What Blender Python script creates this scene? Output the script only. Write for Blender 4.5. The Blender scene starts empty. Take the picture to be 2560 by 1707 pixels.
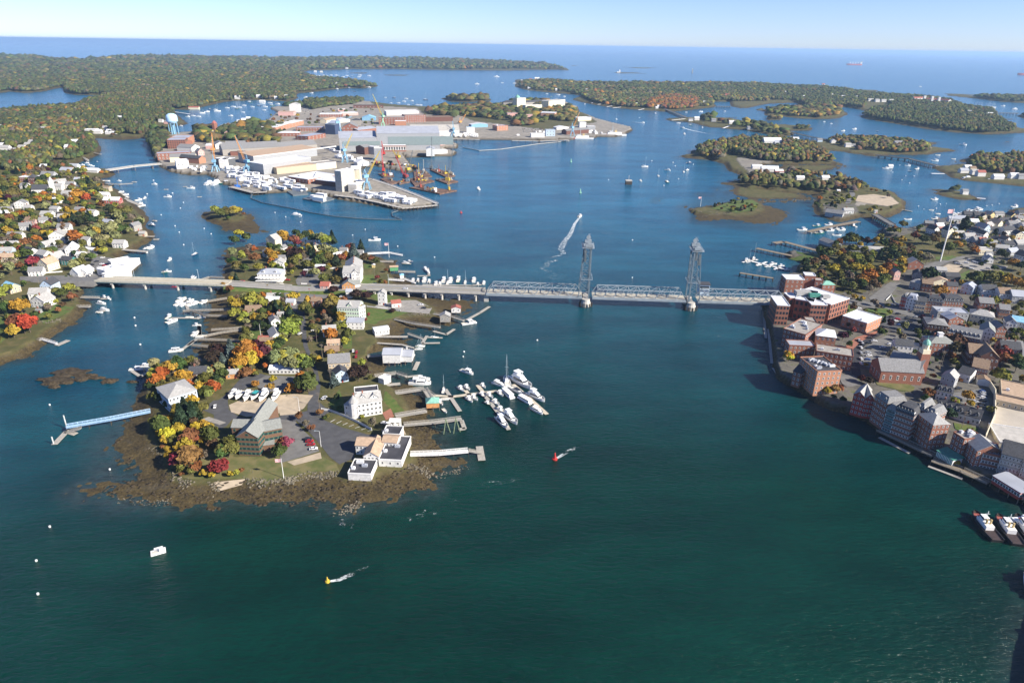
import bpy, math, random
import numpy as np
from mathutils import Vector, Matrix
random.seed(7); RNG = np.random.default_rng(7)
SC = bpy.context.scene; COL = SC.collection
# ---- camera
F = 1707.0; CX, CY = 1280.0, 853.5; CAMZ = 209.0
TH = math.atan((CY - 113.0) / F); PHI = math.atan(0.015)
_r0 = np.array([1., 0, 0]); _u0 = np.array([0, math.sin(TH), math.cos(TH)]); _f = np.array([0, math.cos(TH), -math.sin(TH)])
_r = math.cos(PHI) * _r0 + math.sin(PHI) * _u0; _u = -math.sin(PHI) * _r0 + math.cos(PHI) * _u0
cam_d = bpy.data.cameras.new("camera"); cam = bpy.data.objects.new("camera", cam_d); COL.objects.link(cam)
cam_d.sensor_width = 36.0; cam_d.lens = 36.0 * F / 2560.0; cam_d.clip_start = 1.0; cam_d.clip_end = 400000.0
cam.matrix_world = Matrix(((_r[0], _u[0], -_f[0], 0), (_r[1], _u[1], -_f[1], 0), (_r[2], _u[2], -_f[2], CAMZ), (0, 0, 0, 1)))
SC.camera = cam
# ---- light
SUN_EL, SUN_AZ = 32.0, -27.0   # azimuth measured from +X towards +Y, degrees
w = bpy.data.worlds.new("World"); SC.world = w; w.use_nodes = True
nt = w.node_tree; bg = nt.nodes['Background']; sky = nt.nodes.new('ShaderNodeTexSky')
sky.sky_type = 'NISHITA'; sky.sun_disc = False; sky.sun_elevation = math.radians(SUN_EL)
sky.sun_rotation = math.radians(90 - SUN_AZ); sky.altitude = 200; sky.air_density = 0.7; sky.dust_density = 0.2; sky.ozone_density = 2.0
tint = nt.nodes.new('ShaderNodeMixRGB'); tint.blend_type = 'MULTIPLY'; tint.inputs[0].default_value = 1; tint.inputs[2].default_value = (.9, .97, 1.3, 1)
nt.links.new(sky.outputs[0], tint.inputs[1]); nt.links.new(tint.outputs[0], bg.inputs[0]); bg.inputs[1].default_value = 0.068
sd = bpy.data.lights.new("sun", 'SUN'); sd.energy = 5.0; sd.angle = math.radians(0.5); sd.color = (1.0, 0.92, 0.80)
sun = bpy.data.objects.new("sun", sd); COL.objects.link(sun)
_e, _a = math.radians(SUN_EL), math.radians(SUN_AZ)
SUNV = Vector((math.cos(_e) * math.cos(_a), math.cos(_e) * math.sin(_a), math.sin(_e)))
sun.rotation_euler = SUNV.to_track_quat('Z', 'Y').to_euler()
SC.view_settings.view_transform = 'Standard'; SC.view_settings.look = 'None'; SC.view_settings.exposure = 1.0; SC.view_settings.gamma = 1.0
SC.cycles.max_bounces = 5; SC.cycles.diffuse_bounces = 2; SC.cycles.glossy_bounces = 2; SC.cycles.volume_bounces = 1
SC.cycles.transmission_bounces = 2; SC.cycles.transparent_max_bounces = 6; SC.cycles.caustics_reflective = False; SC.cycles.caustics_refractive = False
# ---- pixel <-> world
def P(px, py, z=0.0):
 d = _f + (px - CX) / F * _r - (py - CY) / F * _u
 t = (z - CAMZ) / d[2] if d[2] < -1e-4 else 2e5
 return np.array([d[0] * t, d[1] * t, z])
def PX(p):
 v = np.array([p[0], p[1], p[2] - CAMZ]); zz = v @ _f
 return CX + F * (v @ _r) / zz, CY - F * (v @ _u) / zz
CR = dict(F=(0, 0, 1.08844), T1=(0, 80, .27211), T2=(640, 80, .27211), T3=(1280, 80, .27211), T4=(1920, 80, .27211),
          M1=(0, 400, .33161), M2=(540, 400, .33161), M3=(1180, 400, .33161), M4=(1820, 400, .33169),
          B1=(100, 860, .29331), B2=(700, 860, .29762), B3=(1900, 860, .29333), B4=(2300, 1200, .32338), Z5=(0, 80, .13605),
          Z6=(680, 540, .17857), Z7=(480, 740, .17857), Z8=(2160, 500, .17857), S5=(820, 360, .14456), S6=(360, 280, .14456),
          S4=(1000, 300, .08503), S8=(1690, 580, .12754), PX=(0, 0, 1.0))
def c2(c, x, y):
 o = CR[c]; return o[0] + x * o[2], o[1] + y * o[2]
def pts(s):
 """'B1 10,20 30,40 B2 ...' -> list of photo coordinates"""
 out = []; c = 'PX'
 for t in s.split():
  if t in CR: c = t
  else:
   a = t.split(','); out.append(c2(c, float(a[0]), float(a[1])))
 return out
def rows(s):
 """lines 'CROP x,y a b c' -> [(px,py,[a,b,c])]"""
 out = []
 c = 'PX'
 for ln in s.strip().split('\n'):
  for it in ln.split(';'):
   t = it.split()
   if not t: continue
   if t[0] in CR: c = t[0]; t = t[1:]
   if not t: continue
   a = t[0].split(','); q = [float(k) for k in a]; x, y = c2(c, q[0], q[1])
   ex = []
   for i in range(2, len(q), 2): ex += list(c2(c, q[i], q[i + 1]))
   out.append((x, y, ex, t[1:]))
 return out
# ---- object helpers
def link(o): COL.objects.link(o); return o
def tag(o, label=None, cat=None, group=None, kind=None):
 if label: o['label'] = label
 if cat: o['category'] = cat
 if group: o['group'] = group
 if kind: o['kind'] = kind
 return o
def mk(name, V, Fc, mats, parent=None, mi=None, smooth=False):
 me = bpy.data.meshes.new(name); me.from_pydata([tuple(v) for v in V], [], [tuple(f) for f in Fc])
 for m in (mats if isinstance(mats, (list, tuple)) else [mats]): me.materials.append(m)
 if mi is not None: me.polygons.foreach_set('material_index', mi)
 if smooth: me.polygons.foreach_set('use_smooth', [True] * len(me.polygons))
 me.update(); o = link(bpy.data.objects.new(name, me))
 if parent is not None: o.parent = parent
 return o
def fastmesh(name, V, faces, mats, mi=None, attrs=None):
 """V (n,3) float, faces (m,k) int with constant k"""
 V = np.asarray(V, np.float32); faces = np.asarray(faces, np.int32); k = faces.shape[1]
 me = bpy.data.meshes.new(name); me.vertices.add(len(V)); me.vertices.foreach_set('co', V.ravel())
 me.loops.add(faces.size); me.loops.foreach_set('vertex_index', faces.ravel())
 me.polygons.add(len(faces)); me.polygons.foreach_set('loop_start', np.arange(0, faces.size, k, dtype=np.int32))
 for m in (mats if isinstance(mats, (list, tuple)) else [mats]): me.materials.append(m)
 if mi is not None: me.polygons.foreach_set('material_index', np.asarray(mi, np.int32))
 me.update(calc_edges=True)
 for nm, (dom, arr) in (attrs or {}).items():
  if arr.ndim == 1:
   a = me.attributes.new(nm, 'FLOAT', dom); a.data.foreach_set('value', arr.astype(np.float32))
  else:
   a = me.attributes.new(nm, 'FLOAT_COLOR', dom); a.data.foreach_set('color', np.c_[arr, np.ones(len(arr))].astype(np.float32).ravel())
 return me
def empty(name, loc, rz=0.0):
 o = bpy.data.objects.new(name, None); link(o); o.location = loc; o.rotation_euler = (0, 0, rz); o.empty_display_size = .5
 return o
KIDS = {}
def kids(o):
 return [c for c in bpy.data.objects if c.parent is o]
def cache_tree(o):
 k = kids(o); KIDS[o.name] = k
 for c in k: cache_tree(c)
def copy_tree(o, parent=None):
 if o.name not in KIDS: cache_tree(o)
 c = o.copy(); link(c); c.parent = parent
 for ch in KIDS[o.name]: copy_tree(ch, c)
 return c
class MB:
 """collects simple solids; build() links them as one mesh"""
 def __init__(s): s.V = []; s.F = []; s.M = []
 def add(s, V, Fc, m=0):
  b = len(s.V); s.V += [tuple(v) for v in V]; s.F += [tuple(b + i for i in f) for f in Fc]; s.M += [m] * len(Fc); return s
 def box(s, c, d, rz=0.0, m=0, taper=1.0):
  x, y, z = d[0] / 2, d[1] / 2, d[2] / 2; ca, sa = math.cos(rz), math.sin(rz); V = []
  for dz in (-z, z):
   k = taper if dz > 0 else 1.0
   for dx, dy in ((-x, -y), (x, -y), (x, y), (-x, y)):
    dx *= k; dy *= k
    V.append((c[0] + dx * ca - dy * sa, c[1] + dx * sa + dy * ca, c[2] + dz))
  return s.add(V, [(3, 2, 1, 0), (4, 5, 6, 7), (0, 1, 5, 4), (1, 2, 6, 5), (2, 3, 7, 6), (3, 0, 4, 7)], m)
 def bar(s, a, b, r=0.3, m=0, n=4, r2=None):
  a = np.array(a, float); b = np.array(b, float); d = b - a; L = np.linalg.norm(d)
  if L < 1e-6: return s
  d /= L; up = np.array([0, 0, 1.]) if abs(d[2]) < .95 else np.array([0, 1., 0])
  x = np.cross(up, d); x /= np.linalg.norm(x); y = np.cross(d, x); r2 = r if r2 is None else r2; V = []
  for p, rr in ((a, r), (b, r2)):
   for i in range(n):
    t = 2 * math.pi * (i + .5) / n; k = rr * (1.4142 if n == 4 else 1)
    V.append(p + k * (math.cos(t) * x + math.sin(t) * y))
  Fc = [tuple(range(n))[::-1], tuple(range(n, 2 * n))] + [(i, (i + 1) % n, n + (i + 1) % n, n + i) for i in range(n)]
  return s.add(V, Fc, m)
 def prism(s, poly, z0, z1, m=0, mtop=None):
  n = len(poly); a = sum(poly[i][0] * poly[(i + 1) % n][1] - poly[(i + 1) % n][0] * poly[i][1] for i in range(n))
  if a < 0: poly = poly[::-1]
  V = [(p[0], p[1], z0) for p in poly] + [(p[0], p[1], z1) for p in poly]
  s.add(V, [tuple(range(n))[::-1]] + [(i, (i + 1) % n, n + (i + 1) % n, n + i) for i in range(n)], m)
  b = len(s.V) - 2 * n; s.F.append(tuple(range(b + n, b + 2 * n))); s.M.append(m if mtop is None else mtop); return s
 def lathe(s, prof, c=(0, 0), n=12, m=0):
  V = []; 
  for r, z in prof:
   for i in range(n):
    t = 2 * math.pi * i / n; V.append((c[0] + r * math.cos(t), c[1] + r * math.sin(t), z))
  Fc = []
  for j in range(len(prof) - 1):
   for i in range(n): Fc.append((j * n + i, j * n + (i + 1) % n, (j + 1) * n + (i + 1) % n, (j + 1) * n + i))
  k = len(prof) - 1
  Fc.append(tuple(range(n))[::-1]); Fc.append(tuple(k * n + i for i in range(n)))
  return s.add(V, Fc, m)
 def build(s, name, mats, parent=None, smooth=False):
  return mk(name, s.V, s.F, mats, parent, s.M, smooth)
# ---- materials
MATS = {}
def mat(name, col, rough=0.8, metal=0.0, var=0.15, scale=0.6, bump=0.0, spec=0.3, col2=None, stretch=None, detail=3.0):
 if name in MATS: return MATS[name]
 m = bpy.data.materials.new(name); m.use_nodes = True; n = m.node_tree; b = n.nodes['Principled BSDF']
 b.inputs['Roughness'].default_value = rough; b.inputs['Metallic'].default_value = metal; b.inputs['Specular IOR Level'].default_value = spec
 tc = n.nodes.new('ShaderNodeTexCoord'); no = n.nodes.new('ShaderNodeTexNoise'); no.inputs['Scale'].default_value = scale; no.inputs['Detail'].default_value = detail
 src = tc.outputs['Object']
 if stretch:
  mp = n.nodes.new('ShaderNodeMapping'); mp.inputs['Scale'].default_value = stretch; n.links.new(src, mp.inputs['Vector']); src = mp.outputs[0]
 n.links.new(src, no.inputs['Vector'])
 cr = n.nodes.new('ShaderNodeValToRGB'); c2_ = col2 or tuple(min(1, c * (1 + var)) for c in col)
 cr.color_ramp.elements[0].position = .35; cr.color_ramp.elements[1].position = .65
 c1_ = tuple(c * (1 - var) for c in col) if col2 is None else col
 cr.color_ramp.elements[0].color = (*c1_, 1); cr.color_ramp.elements[1].color = (*c2_, 1)
 n.links.new(no.outputs['Fac'], cr.inputs['Fac']); n.links.new(cr.outputs[0], b.inputs['Base Color'])
 if bump:
  bp = n.nodes.new('ShaderNodeBump'); bp.inputs['Strength'].default_value = bump; bp.inputs['Distance'].default_value = .3
  n.links.new(no.outputs['Fac'], bp.inputs['Height']); n.links.new(bp.outputs[0], b.inputs['Normal'])
 MATS[name] = m; return m
def stripes(name, col, col2, axis='Z', scale=6.0, rough=.7, thick=.5):
 """clapboard / corrugation: fine parallel lines, a real pattern of the surface"""
 if name in MATS: return MATS[name]
 m = mat(name, col, rough); n = m.node_tree; b = n.nodes['Principled BSDF']
 wv = n.nodes.new('ShaderNodeTexWave'); wv.bands_direction = axis; wv.inputs['Scale'].default_value = scale; wv.inputs['Distortion'].default_value = 0
 tc = [k for k in n.nodes if k.type == 'TEX_COORD'][0]; n.links.new(tc.outputs['Object'], wv.inputs['Vector'])
 mx = n.nodes.new('ShaderNodeMixRGB'); mx.inputs[2].default_value = (*col2, 1); old = b.inputs['Base Color'].links[0].from_socket
 mu = n.nodes.new('ShaderNodeMath'); mu.operation = 'GREATER_THAN'; mu.inputs[1].default_value = thick
 n.links.new(wv.outputs['Fac'], mu.inputs[0]); n.links.new(mu.outputs[0], mx.inputs[0]); n.links.new(old, mx.inputs[1]); n.links.new(mx.outputs[0], b.inputs['Base Color'])
 return m
WHITE = mat('white_paint', (.80, .79, .76), .6, var=.05); WHITE2 = mat('hull_white', (.82, .82, .80), .25, var=.03, spec=.5)
# ---- land outlines (traced coast, laid on the sea plane)
def W(s, z=0.0): return np.array([P(x, y, z)[:2] for x, y in pts(s)])
LAND = []   # name, waterline polygon, upland polygon or None, base height, hill height, urban
def land(name, wl, up=None, base=3.0, hill=0.0, edge=8.0, holes=()):
 LAND.append(dict(name=name, w=W(wl), u=None if up is None else W(up, base), base=base, hill=hill, edge=edge, holes=[W(h) for h in holes]))
land('badger', """B1 730,540 690,640 640,780 560,860 640,960 680,1010 770,1010 820,1060 830,1120 700,1170 500,1190 370,1235 400,1280 560,1290 640,1320 800,1370 1000,1385 1300,1395 1500,1410
 B2 0,1330 200,1345 380,1380 440,1420 505,1437 590,1415 660,1345 850,1335 1030,1300 1100,1245 1230,1252 1300,1195 1292,1130 1400,1090 1550,1050 1585,1000 1575,945 1460,935 1370,900 1400,870 1350,820 1345,760 1375,700 1330,690 1340,600 1320,550 1290,470 1250,400 1180,400 1050,350 870,340 850,280 1000,245 830,230 860,190 900,120 960,60 1030,10
 M2 1130,1500 1160,1470 1400,1450 1420,1380 1480,1350 1400,1330 1440,1270 1640,1290 1690,1250 1790,1230 1860,1170 1935,1150 M3 50,1110 75,1085 55,1060 0,1045 M2 1900,1055 1700,1040 1590,1020 1500,960 1450,935 1430,880 1300,860 1370,790 1380,760 1250,730 1150,695 1100,680 950,685 880,680 700,670 500,665 300,650 160,650 100,660 60,700 30,770 50,830 80,900 70,960
 M1 1650,1000 1570,1080 1590,1150 1530,1200 1520,1280 1500,1340 1540,1400 1450,1440 Z7 200,740 60,830 0,860 B1 1380,140 1290,110 1200,90 1000,200 940,280 890,330 830,420 780,480""",
 """B1 1070,600 960,640 950,790 1010,840 1080,960 1115,1080 1140,1150 1300,1175 1500,1150 1750,1145 1920,1185 B2 0,1128 200,1095 380,1080 460,1060 560,1120 760,1140 830,1050 1030,1030 1100,960 1060,880 1080,780 1030,740 1000,690 960,620 1060,580 1050,530 970,420 900,350 850,330 760,260 720,190 640,150 720,80 800,10
 M2 1110,1480 1200,1360 1190,1330 1160,1300 1250,1240 1310,1200 1470,1170 1630,1160 1610,1110 1540,1060 1350,1040 1290,1010 1290,950 1300,900 1290,830 1240,770 1180,730 1080,700 900,700 500,690 200,680 140,690 120,800 110,940 115,1010
 Z7 540,120 700,380 820,430 800,500 750,620 560,660 400,700 250,780 150,900 B1 1430,140 1300,130 1050,110 970,250 930,370 900,470 1020,560""", base=3.2)
land('kittery', """F -60,870 0,838 60,820 110,790 150,760 190,725 213,700 195,690 190,640 250,650 300,632 325,608 300,598 278,590 300,580 350,556 358,545 350,530 335,520 345,505 335,490
 T1 1180,1540 1120,1480 1000,1420 980,1370 860,1350 1040,1330 1060,1305 1020,1270 900,1255 750,1265 680,1250 690,1210 780,1185 900,1130 935,1095 925,1050 900,1000 870,975 1100,988 1280,978 1370,955 1410,890 1550,885 1650,860 1725,845 1670,800 1610,740 1600,715 1740,715 1830,700 1900,680 2080,640 2352,625
 T2 300,640 390,610 370,585 400,562 500,555 700,530 850,515 980,520 1125,500 1110,487 1000,475 900,455 700,435 550,425 470,400 380,385 500,352 700,350 850,342 1250,342 1500,346 1900,351 2352,356 T3 250,350 400,346 530,356 500,335 430,318 300,300 0,285 T2 2352,275 1900,262 1500,250 1000,240 600,245 0,242 T1 2352,250 1900,255 1400,245 1100,250 750,275 560,270 300,245 0,245 -900,260 -900,1500""",
 None, base=4, hill=14, edge=10, holes=["T1 -900,540 0,562 100,547 230,562 400,547 570,507 590,560 700,580 900,580 945,590 880,620 760,650 690,700 500,715 300,720 90,735 0,740 -900,780"])
LAND[-1]['u'] = None
land('kittery_bank', "F -70,850 0,826 60,800 110,772 150,745 180,712 200,695 180,660 -70,660", None, base=3.2, edge=6)
land('seavey', """T1 1470,1235 1560,1280 1700,1310 1900,1310 2000,1350 S6 1200,1210 1500,1270 1720,1380 1890,1430 2352,1400 M2 540,240 700,235 900,290 1410,378 1665,348 1640,322 S5 1450,900 760,620 500,450 400,460 820,380 900,390 1400,500 1480,470 1400,330 1330,240 1290,200
 T2 1380,1150 1500,1147 1800,1142 1850,1112 1790,1095 1700,1080 1860,1062 1850,1035 1790,1015 1800,990 2352,988 T3 250,1002 520,990 760,968 850,962 1000,960 1105,905 1090,880 940,845 770,800 720,775 620,740 600,690 500,650 330,640 0,660 T2 2352,640 2100,670 1650,700 1240,672 1130,655 1000,640 960,620 700,640 500,645 440,660 300,680 200,690 130,702 200,740 60,850 0,880 T1 2352,865 2100,880 1790,925 1650,935 1400,940 1355,1020 1385,1065 1400,1130 1440,1190""",
 None, base=4, hill=2, edge=3)
land('islet_far', "T2 1700,612 1780,640 1950,647 2170,630 2140,612 1900,590", None, base=3, edge=12)
land('islet_near', "PX 502,533 530,526 600,525 640,541 637,552 665,577 658,586 600,587 565,577 545,565 510,547", "PX 527,531 560,529 600,531 612,541 590,552 555,549 530,541", base=3.5)
land('city', """M4 2900,460 2231,440 2080,412 1900,402 1750,420 1600,455 1480,482 1440,505 1330,535 1200,512 1145,540 1180,585 1260,592 1200,622 1080,650 1060,690 900,660 700,640 655,660 700,700 640,730 480,700 430,712 460,742 640,775 520,800 515,850 600,870 440,870 415,930 400,970 360,1050 265,1100 262,1180 300,1260 320,1370 345,1540
 B3 100,165 140,290 240,355 350,415 440,475 560,545 690,585 900,655 1010,745 1250,855 1480,965 1700,1065 1740,1105 1950,1190 2000,1245 2190,1315 2250,1340 PX 2590,1300 2600,1350 2610,1460 2590,1560 2568,1640 2560,1720 2560,2000 3300,2000 3400,600""", None, base=4.5, edge=2.5)
land('peirce_fort', "M3 1640,372 1675,400 1660,440 1680,465 1760,468 1930,452 M4 100,470 330,492 450,465 475,405 400,372 260,335 300,325 640,322 645,298 250,310 180,290 90,298 0,312 M3 1850,340 1750,350",
 "M3 1655,372 1700,398 1800,405 1930,395 M4 0,410 150,410 210,390 245,370 240,330 180,300 90,300 0,315 M3 1850,345 1750,352", base=3)
land('peirce', """M4 635,340 650,400 700,432 850,470 1000,432 1100,442 1240,432 1350,362 1335,310 1230,240 1040,205 985,190 880,180 T4 720,1310 550,1350 400,1330 280,1290 60,1260 0,1262 -60,1240 0,1215 100,1217 600,1217 745,1243 700,1220 600,1190 540,1120 500,1080 340,1040 0,1000
 T3 2200,990 2000,1000 1750,1040 1690,1090 1640,1095 1650,1125 1518,1146 1620,1157 1800,1172 1930,1202 1980,1272 2100,1312 2150,1352 1900,1396 2100,1412 2150,1445 2352,1445 T4 0,1455 450,1492 M4 560,250 660,280""", None, base=4, edge=9, hill=4)
land('newcastle', """T3 30,440 30,505 130,532 300,552 560,575 640,585 550,622 640,645 750,668 900,692 1100,712 1400,732 1500,730 1700,712 1860,692 1870,680 1850,642 2000,640 2010,682 2100,702 2180,697 2352,660
 T4 250,650 340,690 540,692 700,690 860,716 930,740 840,775 900,800 1100,832 1400,882 1700,922 2000,942 2270,930 2600,925 2600,900 2352,895 2280,880 2200,850 2130,800 2110,745 2050,715 1800,690 1700,640 1500,600 1280,592 1100,590 900,560 1040,540 700,535 600,520 300,500 0,490 T3 2000,480 1500,475 1000,470 650,475 600,450 350,440""", None, base=4, edge=10, hill=6)
land('isle_a', "T4 -30,765 0,770 120,775 300,797 560,802 660,792 740,758 660,705 540,685 160,700 80,700 -40,710", None, base=3, edge=12)
land('isle_b', "T3 2230,715 2352,735 T4 -10,812 135,808 120,780 0,755 T3 2300,700", None, base=2, edge=8)
land('isle_c', "T4 -60,850 150,850 300,865 415,885 400,905 180,910 -20,880", None, base=2, edge=12)
land('isle_d', "T3 1410,802 1450,817 1650,832 1800,872 2150,902 2352,942 T4 100,960 230,952 235,925 120,900 0,875 T3 2352,835 2150,825 2000,795 1770,785 1600,790", None, base=3, edge=6)
land('isle_e', "T4 335,1010 420,1050 480,1082 700,1102 900,1132 990,1142 1200,1127 1500,1127 1560,1105 1745,1095 1650,1075 1480,1058 1560,1020 1300,1000 900,980 560,985 450,995", None, base=3, edge=9)
land('isle_f', "T4 1700,1195 1850,1190 1800,1215 1500,1242 1560,1272 1650,1302 1640,1322 1800,1362 2000,1382 2352,1422 2700,1440 2700,1120 2352,1130 2000,1140 1880,1150", None, base=3, edge=9)
land('isle_g', "M4 1535,222 1600,242 1535,252 1640,277 1750,300 1905,306 1930,290 1870,280 1790,240 1690,225", None, base=1.6, edge=10)
land('isle_h', "M4 2090,385 2150,368 2400,350 2400,430 2231,415", None, base=3, edge=7)
land('far_point', "T4 1600,578 1900,612 2150,642 2352,655 2700,660 2700,590 2352,600 2000,595 1700,575", None, base=3, edge=12, hill=5)
land('far_point_b', "T4 2280,772 2352,800 2700,800 2700,740 2352,745", None, base=3, edge=12)
for s in ("T4 850,1256 900,1280 975,1288 950,1268 870,1252", "T3 1680,1485 1760,1490 1720,1498", "T3 1780,1503 1850,1508 1810,1515", "T3 1860,1445 2020,1470 1900,1470", "M3 1370,300 1400,298 1405,308 1380,310", "M3 1575,345 1620,350 1600,358", "M3 1760,268 1820,272 1790,278",
          "T2 1130,392 1300,395 1490,392 1350,405 1200,402", "T2 820,375 1050,375 1000,388 850,382", "T2 1085,552 1185,552 1130,558", "T2 820,540 990,545 900,552", "T3 880,370 1150,375 1270,385 1000,385", "T3 950,322 1400,330 1200,340", "T3 500,305 640,312 560,318", "T4 1920,780 2100,770 2090,778",
          "T3 1920,785 2100,782 2050,795", "T4 2110,1000 2300,1010 2200,1018", "T4 1600,565 2352,585 2352,592 1600,574", "T4 1640,790 2300,800 2250,812"):
 land('bar', s, None, base=.5, edge=25)
land('mudflat', "M4 0,175 120,190 300,212 560,250 665,285 640,298 300,306 100,285 0,262", None, base=.35, edge=18); land('mudflat', "T4 100,1218 600,1218 720,1243 500,1300 300,1268 60,1255", None, base=.35, edge=18)
def seg_dist(p, poly):
 """distance of points p (n,2) to closed polygon, and inside flag"""
 d2 = np.full(len(p), 1e18); ins = np.zeros(len(p), bool); n = len(poly)
 for i in range(n):
  a, b = poly[i], poly[(i + 1) % n]; ab = b - a; L = ab @ ab + 1e-9
  t = np.clip(((p - a) @ ab) / L, 0, 1); q = p - a - t[:, None] * ab; np.minimum(d2, (q * q).sum(1), out=d2)
  c = ((a[1] > p[:, 1]) != (b[1] > p[:, 1]))
  with np.errstate(divide='ignore', invalid='ignore'):
   xi = (b[0] - a[0]) * (p[:, 1] - a[1]) / (b[1] - a[1]) + a[0]
  ins ^= c & (p[:, 0] < xi)
 return np.sqrt(d2), ins
def sdist(p, poly):
 d, i = seg_dist(p, poly); return np.where(i, d, -d)
def vnoise(p, s, seed=0):
 """cheap smooth value noise"""
 q = p / s; i = np.floor(q).astype(np.int64); f = q - i; f = f * f * (3 - 2 * f)
 def h(ix, iy):
  v = (ix * 374761393 + iy * 668265263 + seed * 1442695041) & 0xffffffff; v = (v ^ (v >> 13)) * 1274126177 & 0xffffffff
  return ((v ^ (v >> 16)) & 0xffff) / 65535.0
 a = h(i[:, 0], i[:, 1]); b = h(i[:, 0] + 1, i[:, 1]); c = h(i[:, 0], i[:, 1] + 1); d = h(i[:, 0] + 1, i[:, 1] + 1)
 return (a * (1 - f[:, 0]) + b * f[:, 0]) * (1 - f[:, 1]) + (c * (1 - f[:, 0]) + d * f[:, 0]) * f[:, 1]
def height(p):
 """p (n,2) -> z, mud mask, upland distance, index of land"""
 p = np.asarray(p, float); z = np.full(len(p), -6.0); mud = np.zeros(len(p)); ud = np.full(len(p), -1e4); idx = np.full(len(p), -1)
 wob = (vnoise(p, 7, 1) - .5) * 5 + (vnoise(p, 23, 2) - .5) * 8 + (vnoise(p, 2.4, 5) - .5) * 1.6
 for k, L in enumerate(LAND):
  lo, hi = L['w'].min(0) - 90, L['w'].max(0) + 90
  s = np.nonzero((p[:, 0] > lo[0]) & (p[:, 0] < hi[0]) & (p[:, 1] > lo[1]) & (p[:, 1] < hi[1]))[0]
  if not len(s): continue
  q = p[s]; dw = sdist(q, L['w'])
  for h in L['holes']: dw = np.minimum(dw, -sdist(q, h))
  nat = L['name'] not in ('city', 'seavey')
  dw = dw + (wob[s] if nat else 0) * (1.0 if L['name'] == 'badger' or L['u'] is not None else .5)
  if L['u'] is not None: du = sdist(q, L['u']) + wob[s] * .3
  else: du = dw - L['edge']
  t = np.clip(dw / np.maximum(dw - du, 1e-3), 0, 1)
  zz = np.where(dw < 0, np.maximum(-.12 + .035 * dw, -6), np.where(du < 0, -.12 + (L['base'] + .12) * (t ** 1.7 if nat else t) , L['base']))
  zz = zz + np.where((dw > -4) & (du < 0) & nat, (vnoise(q, 3, 3) - .45) * .5 * np.clip(1.2 - t, 0, 1), 0)
  if L['hill']:
   zz = zz + np.where(du > 0, L['hill'] * vnoise(q, 420, 9) * np.clip(du / 160, 0, 1) * np.clip((np.hypot(q[:, 0], q[:, 1]) - 900) / 800, 0, 1), 0)
  b = zz > z[s]; z[s] = np.where(b, zz, z[s]); mud[s] = np.where(b, np.where((du < 0), 1 - np.clip((t - .8) * 5, 0, 1), 0), mud[s])
  ud[s] = np.where(b & (du > ud[s]), du, ud[s]); idx[s] = np.where(b, k, idx[s])
 return z, mud, ud, idx
_hc = {}
def hz(x, y):
 k = (round(x, 1), round(y, 1))
 if k not in _hc: _hc[k] = max(0.0, float(height(np.array([[x, y]]))[0][0]))
 return _hc[k]
def G(px, py):
 """photo point -> point on the ground (or on the water)"""
 z = 3.0
 for _ in range(4):
  p = P(px, py, z); z = hz(p[0], p[1])
 p = P(px, py, z); return np.array([p[0], p[1], z])
def GC(c, x, y): return G(*c2(c, x, y))
def rings(step_near, step_far):
 ys = []; y = 1900.0
 while y > 122: ys.append(y); y -= step_near if y > 330 else step_far
 return np.array([CAMZ / math.tan(TH + math.atan((v - CY) / F)) for v in ys])
R_ = rings(3.2, 1.6); A_ = np.radians(np.linspace(90 + 47, 90 - 49, 1000))
RR, AA = np.meshgrid(R_, A_, indexing='ij'); GP = np.c_[(RR * np.cos(AA)).ravel(), (RR * np.sin(AA)).ravel()]
gz, gmud, gud, gidx = height(GP)
keep = gz > -2.5
nr, na = RR.shape; K = keep.reshape(nr, na); I = np.arange(nr * na).reshape(nr, na)
qk = K[:-1, :-1] | K[1:, :-1] | K[:-1, 1:] | K[1:, 1:]
quads = np.stack([I[:-1, :-1][qk], I[:-1, 1:][qk], I[1:, 1:][qk], I[1:, :-1][qk]], 1)
used = np.unique(quads); remap = np.full(nr * na, -1, np.int64); remap[used] = np.arange(len(used))
names = [L['name'] for L in LAND]
urb = np.zeros(nr * na); tone = np.zeros(nr * na)
ci = names.index('city'); si = names.index('seavey'); urb[gidx == ci] = .75; urb[gidx == si] = 1.0
def zone(s, v, base=4.0):
 pl = W(s, base); lo, hi = pl.min(0), pl.max(0); c = (GP[:, 0] > lo[0]) & (GP[:, 0] < hi[0]) & (GP[:, 1] > lo[1]) & (GP[:, 1] < hi[1])
 i = np.nonzero(c)[0]; i = i[sdist(GP[i], pl) > 0]; urb[i] = v
zone("T2 1000,600 1250,660 1650,690 2352,640 T3 300,600 600,700 780,830 300,900 0,860 T2 2000,820 1850,760 1550,760 1480,700 1100,680", .1)     # green park by the hospital
zone("S6 150,280 400,280 420,560 220,650 120,620", 0.0); zone("S6 860,330 1400,240 2000,200 2352,300 2352,560 1900,560 1300,520 900,480", .12)
zone("M4 640,600 850,560 1250,590 1500,520 1750,560 1850,700 1730,740 1480,780 1350,830 1280,900 1000,1010 800,1000 560,880 520,800 700,700", .05)
zone("M4 1720,800 2231,760 2400,1000 2231,1030 1700,960", .3)
zone("M4 980,270 1230,270 1290,330 1200,350 1040,340 960,350", 1.0); zone("M4 720,330 960,330 1000,420 850,450 720,420", .8)
zone("T3 2050,1160 2352,1160 T4 100,1220 100,1330 T3 2352,1330 2200,1310 2100,1230", .9)
GMASK = keep
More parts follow.
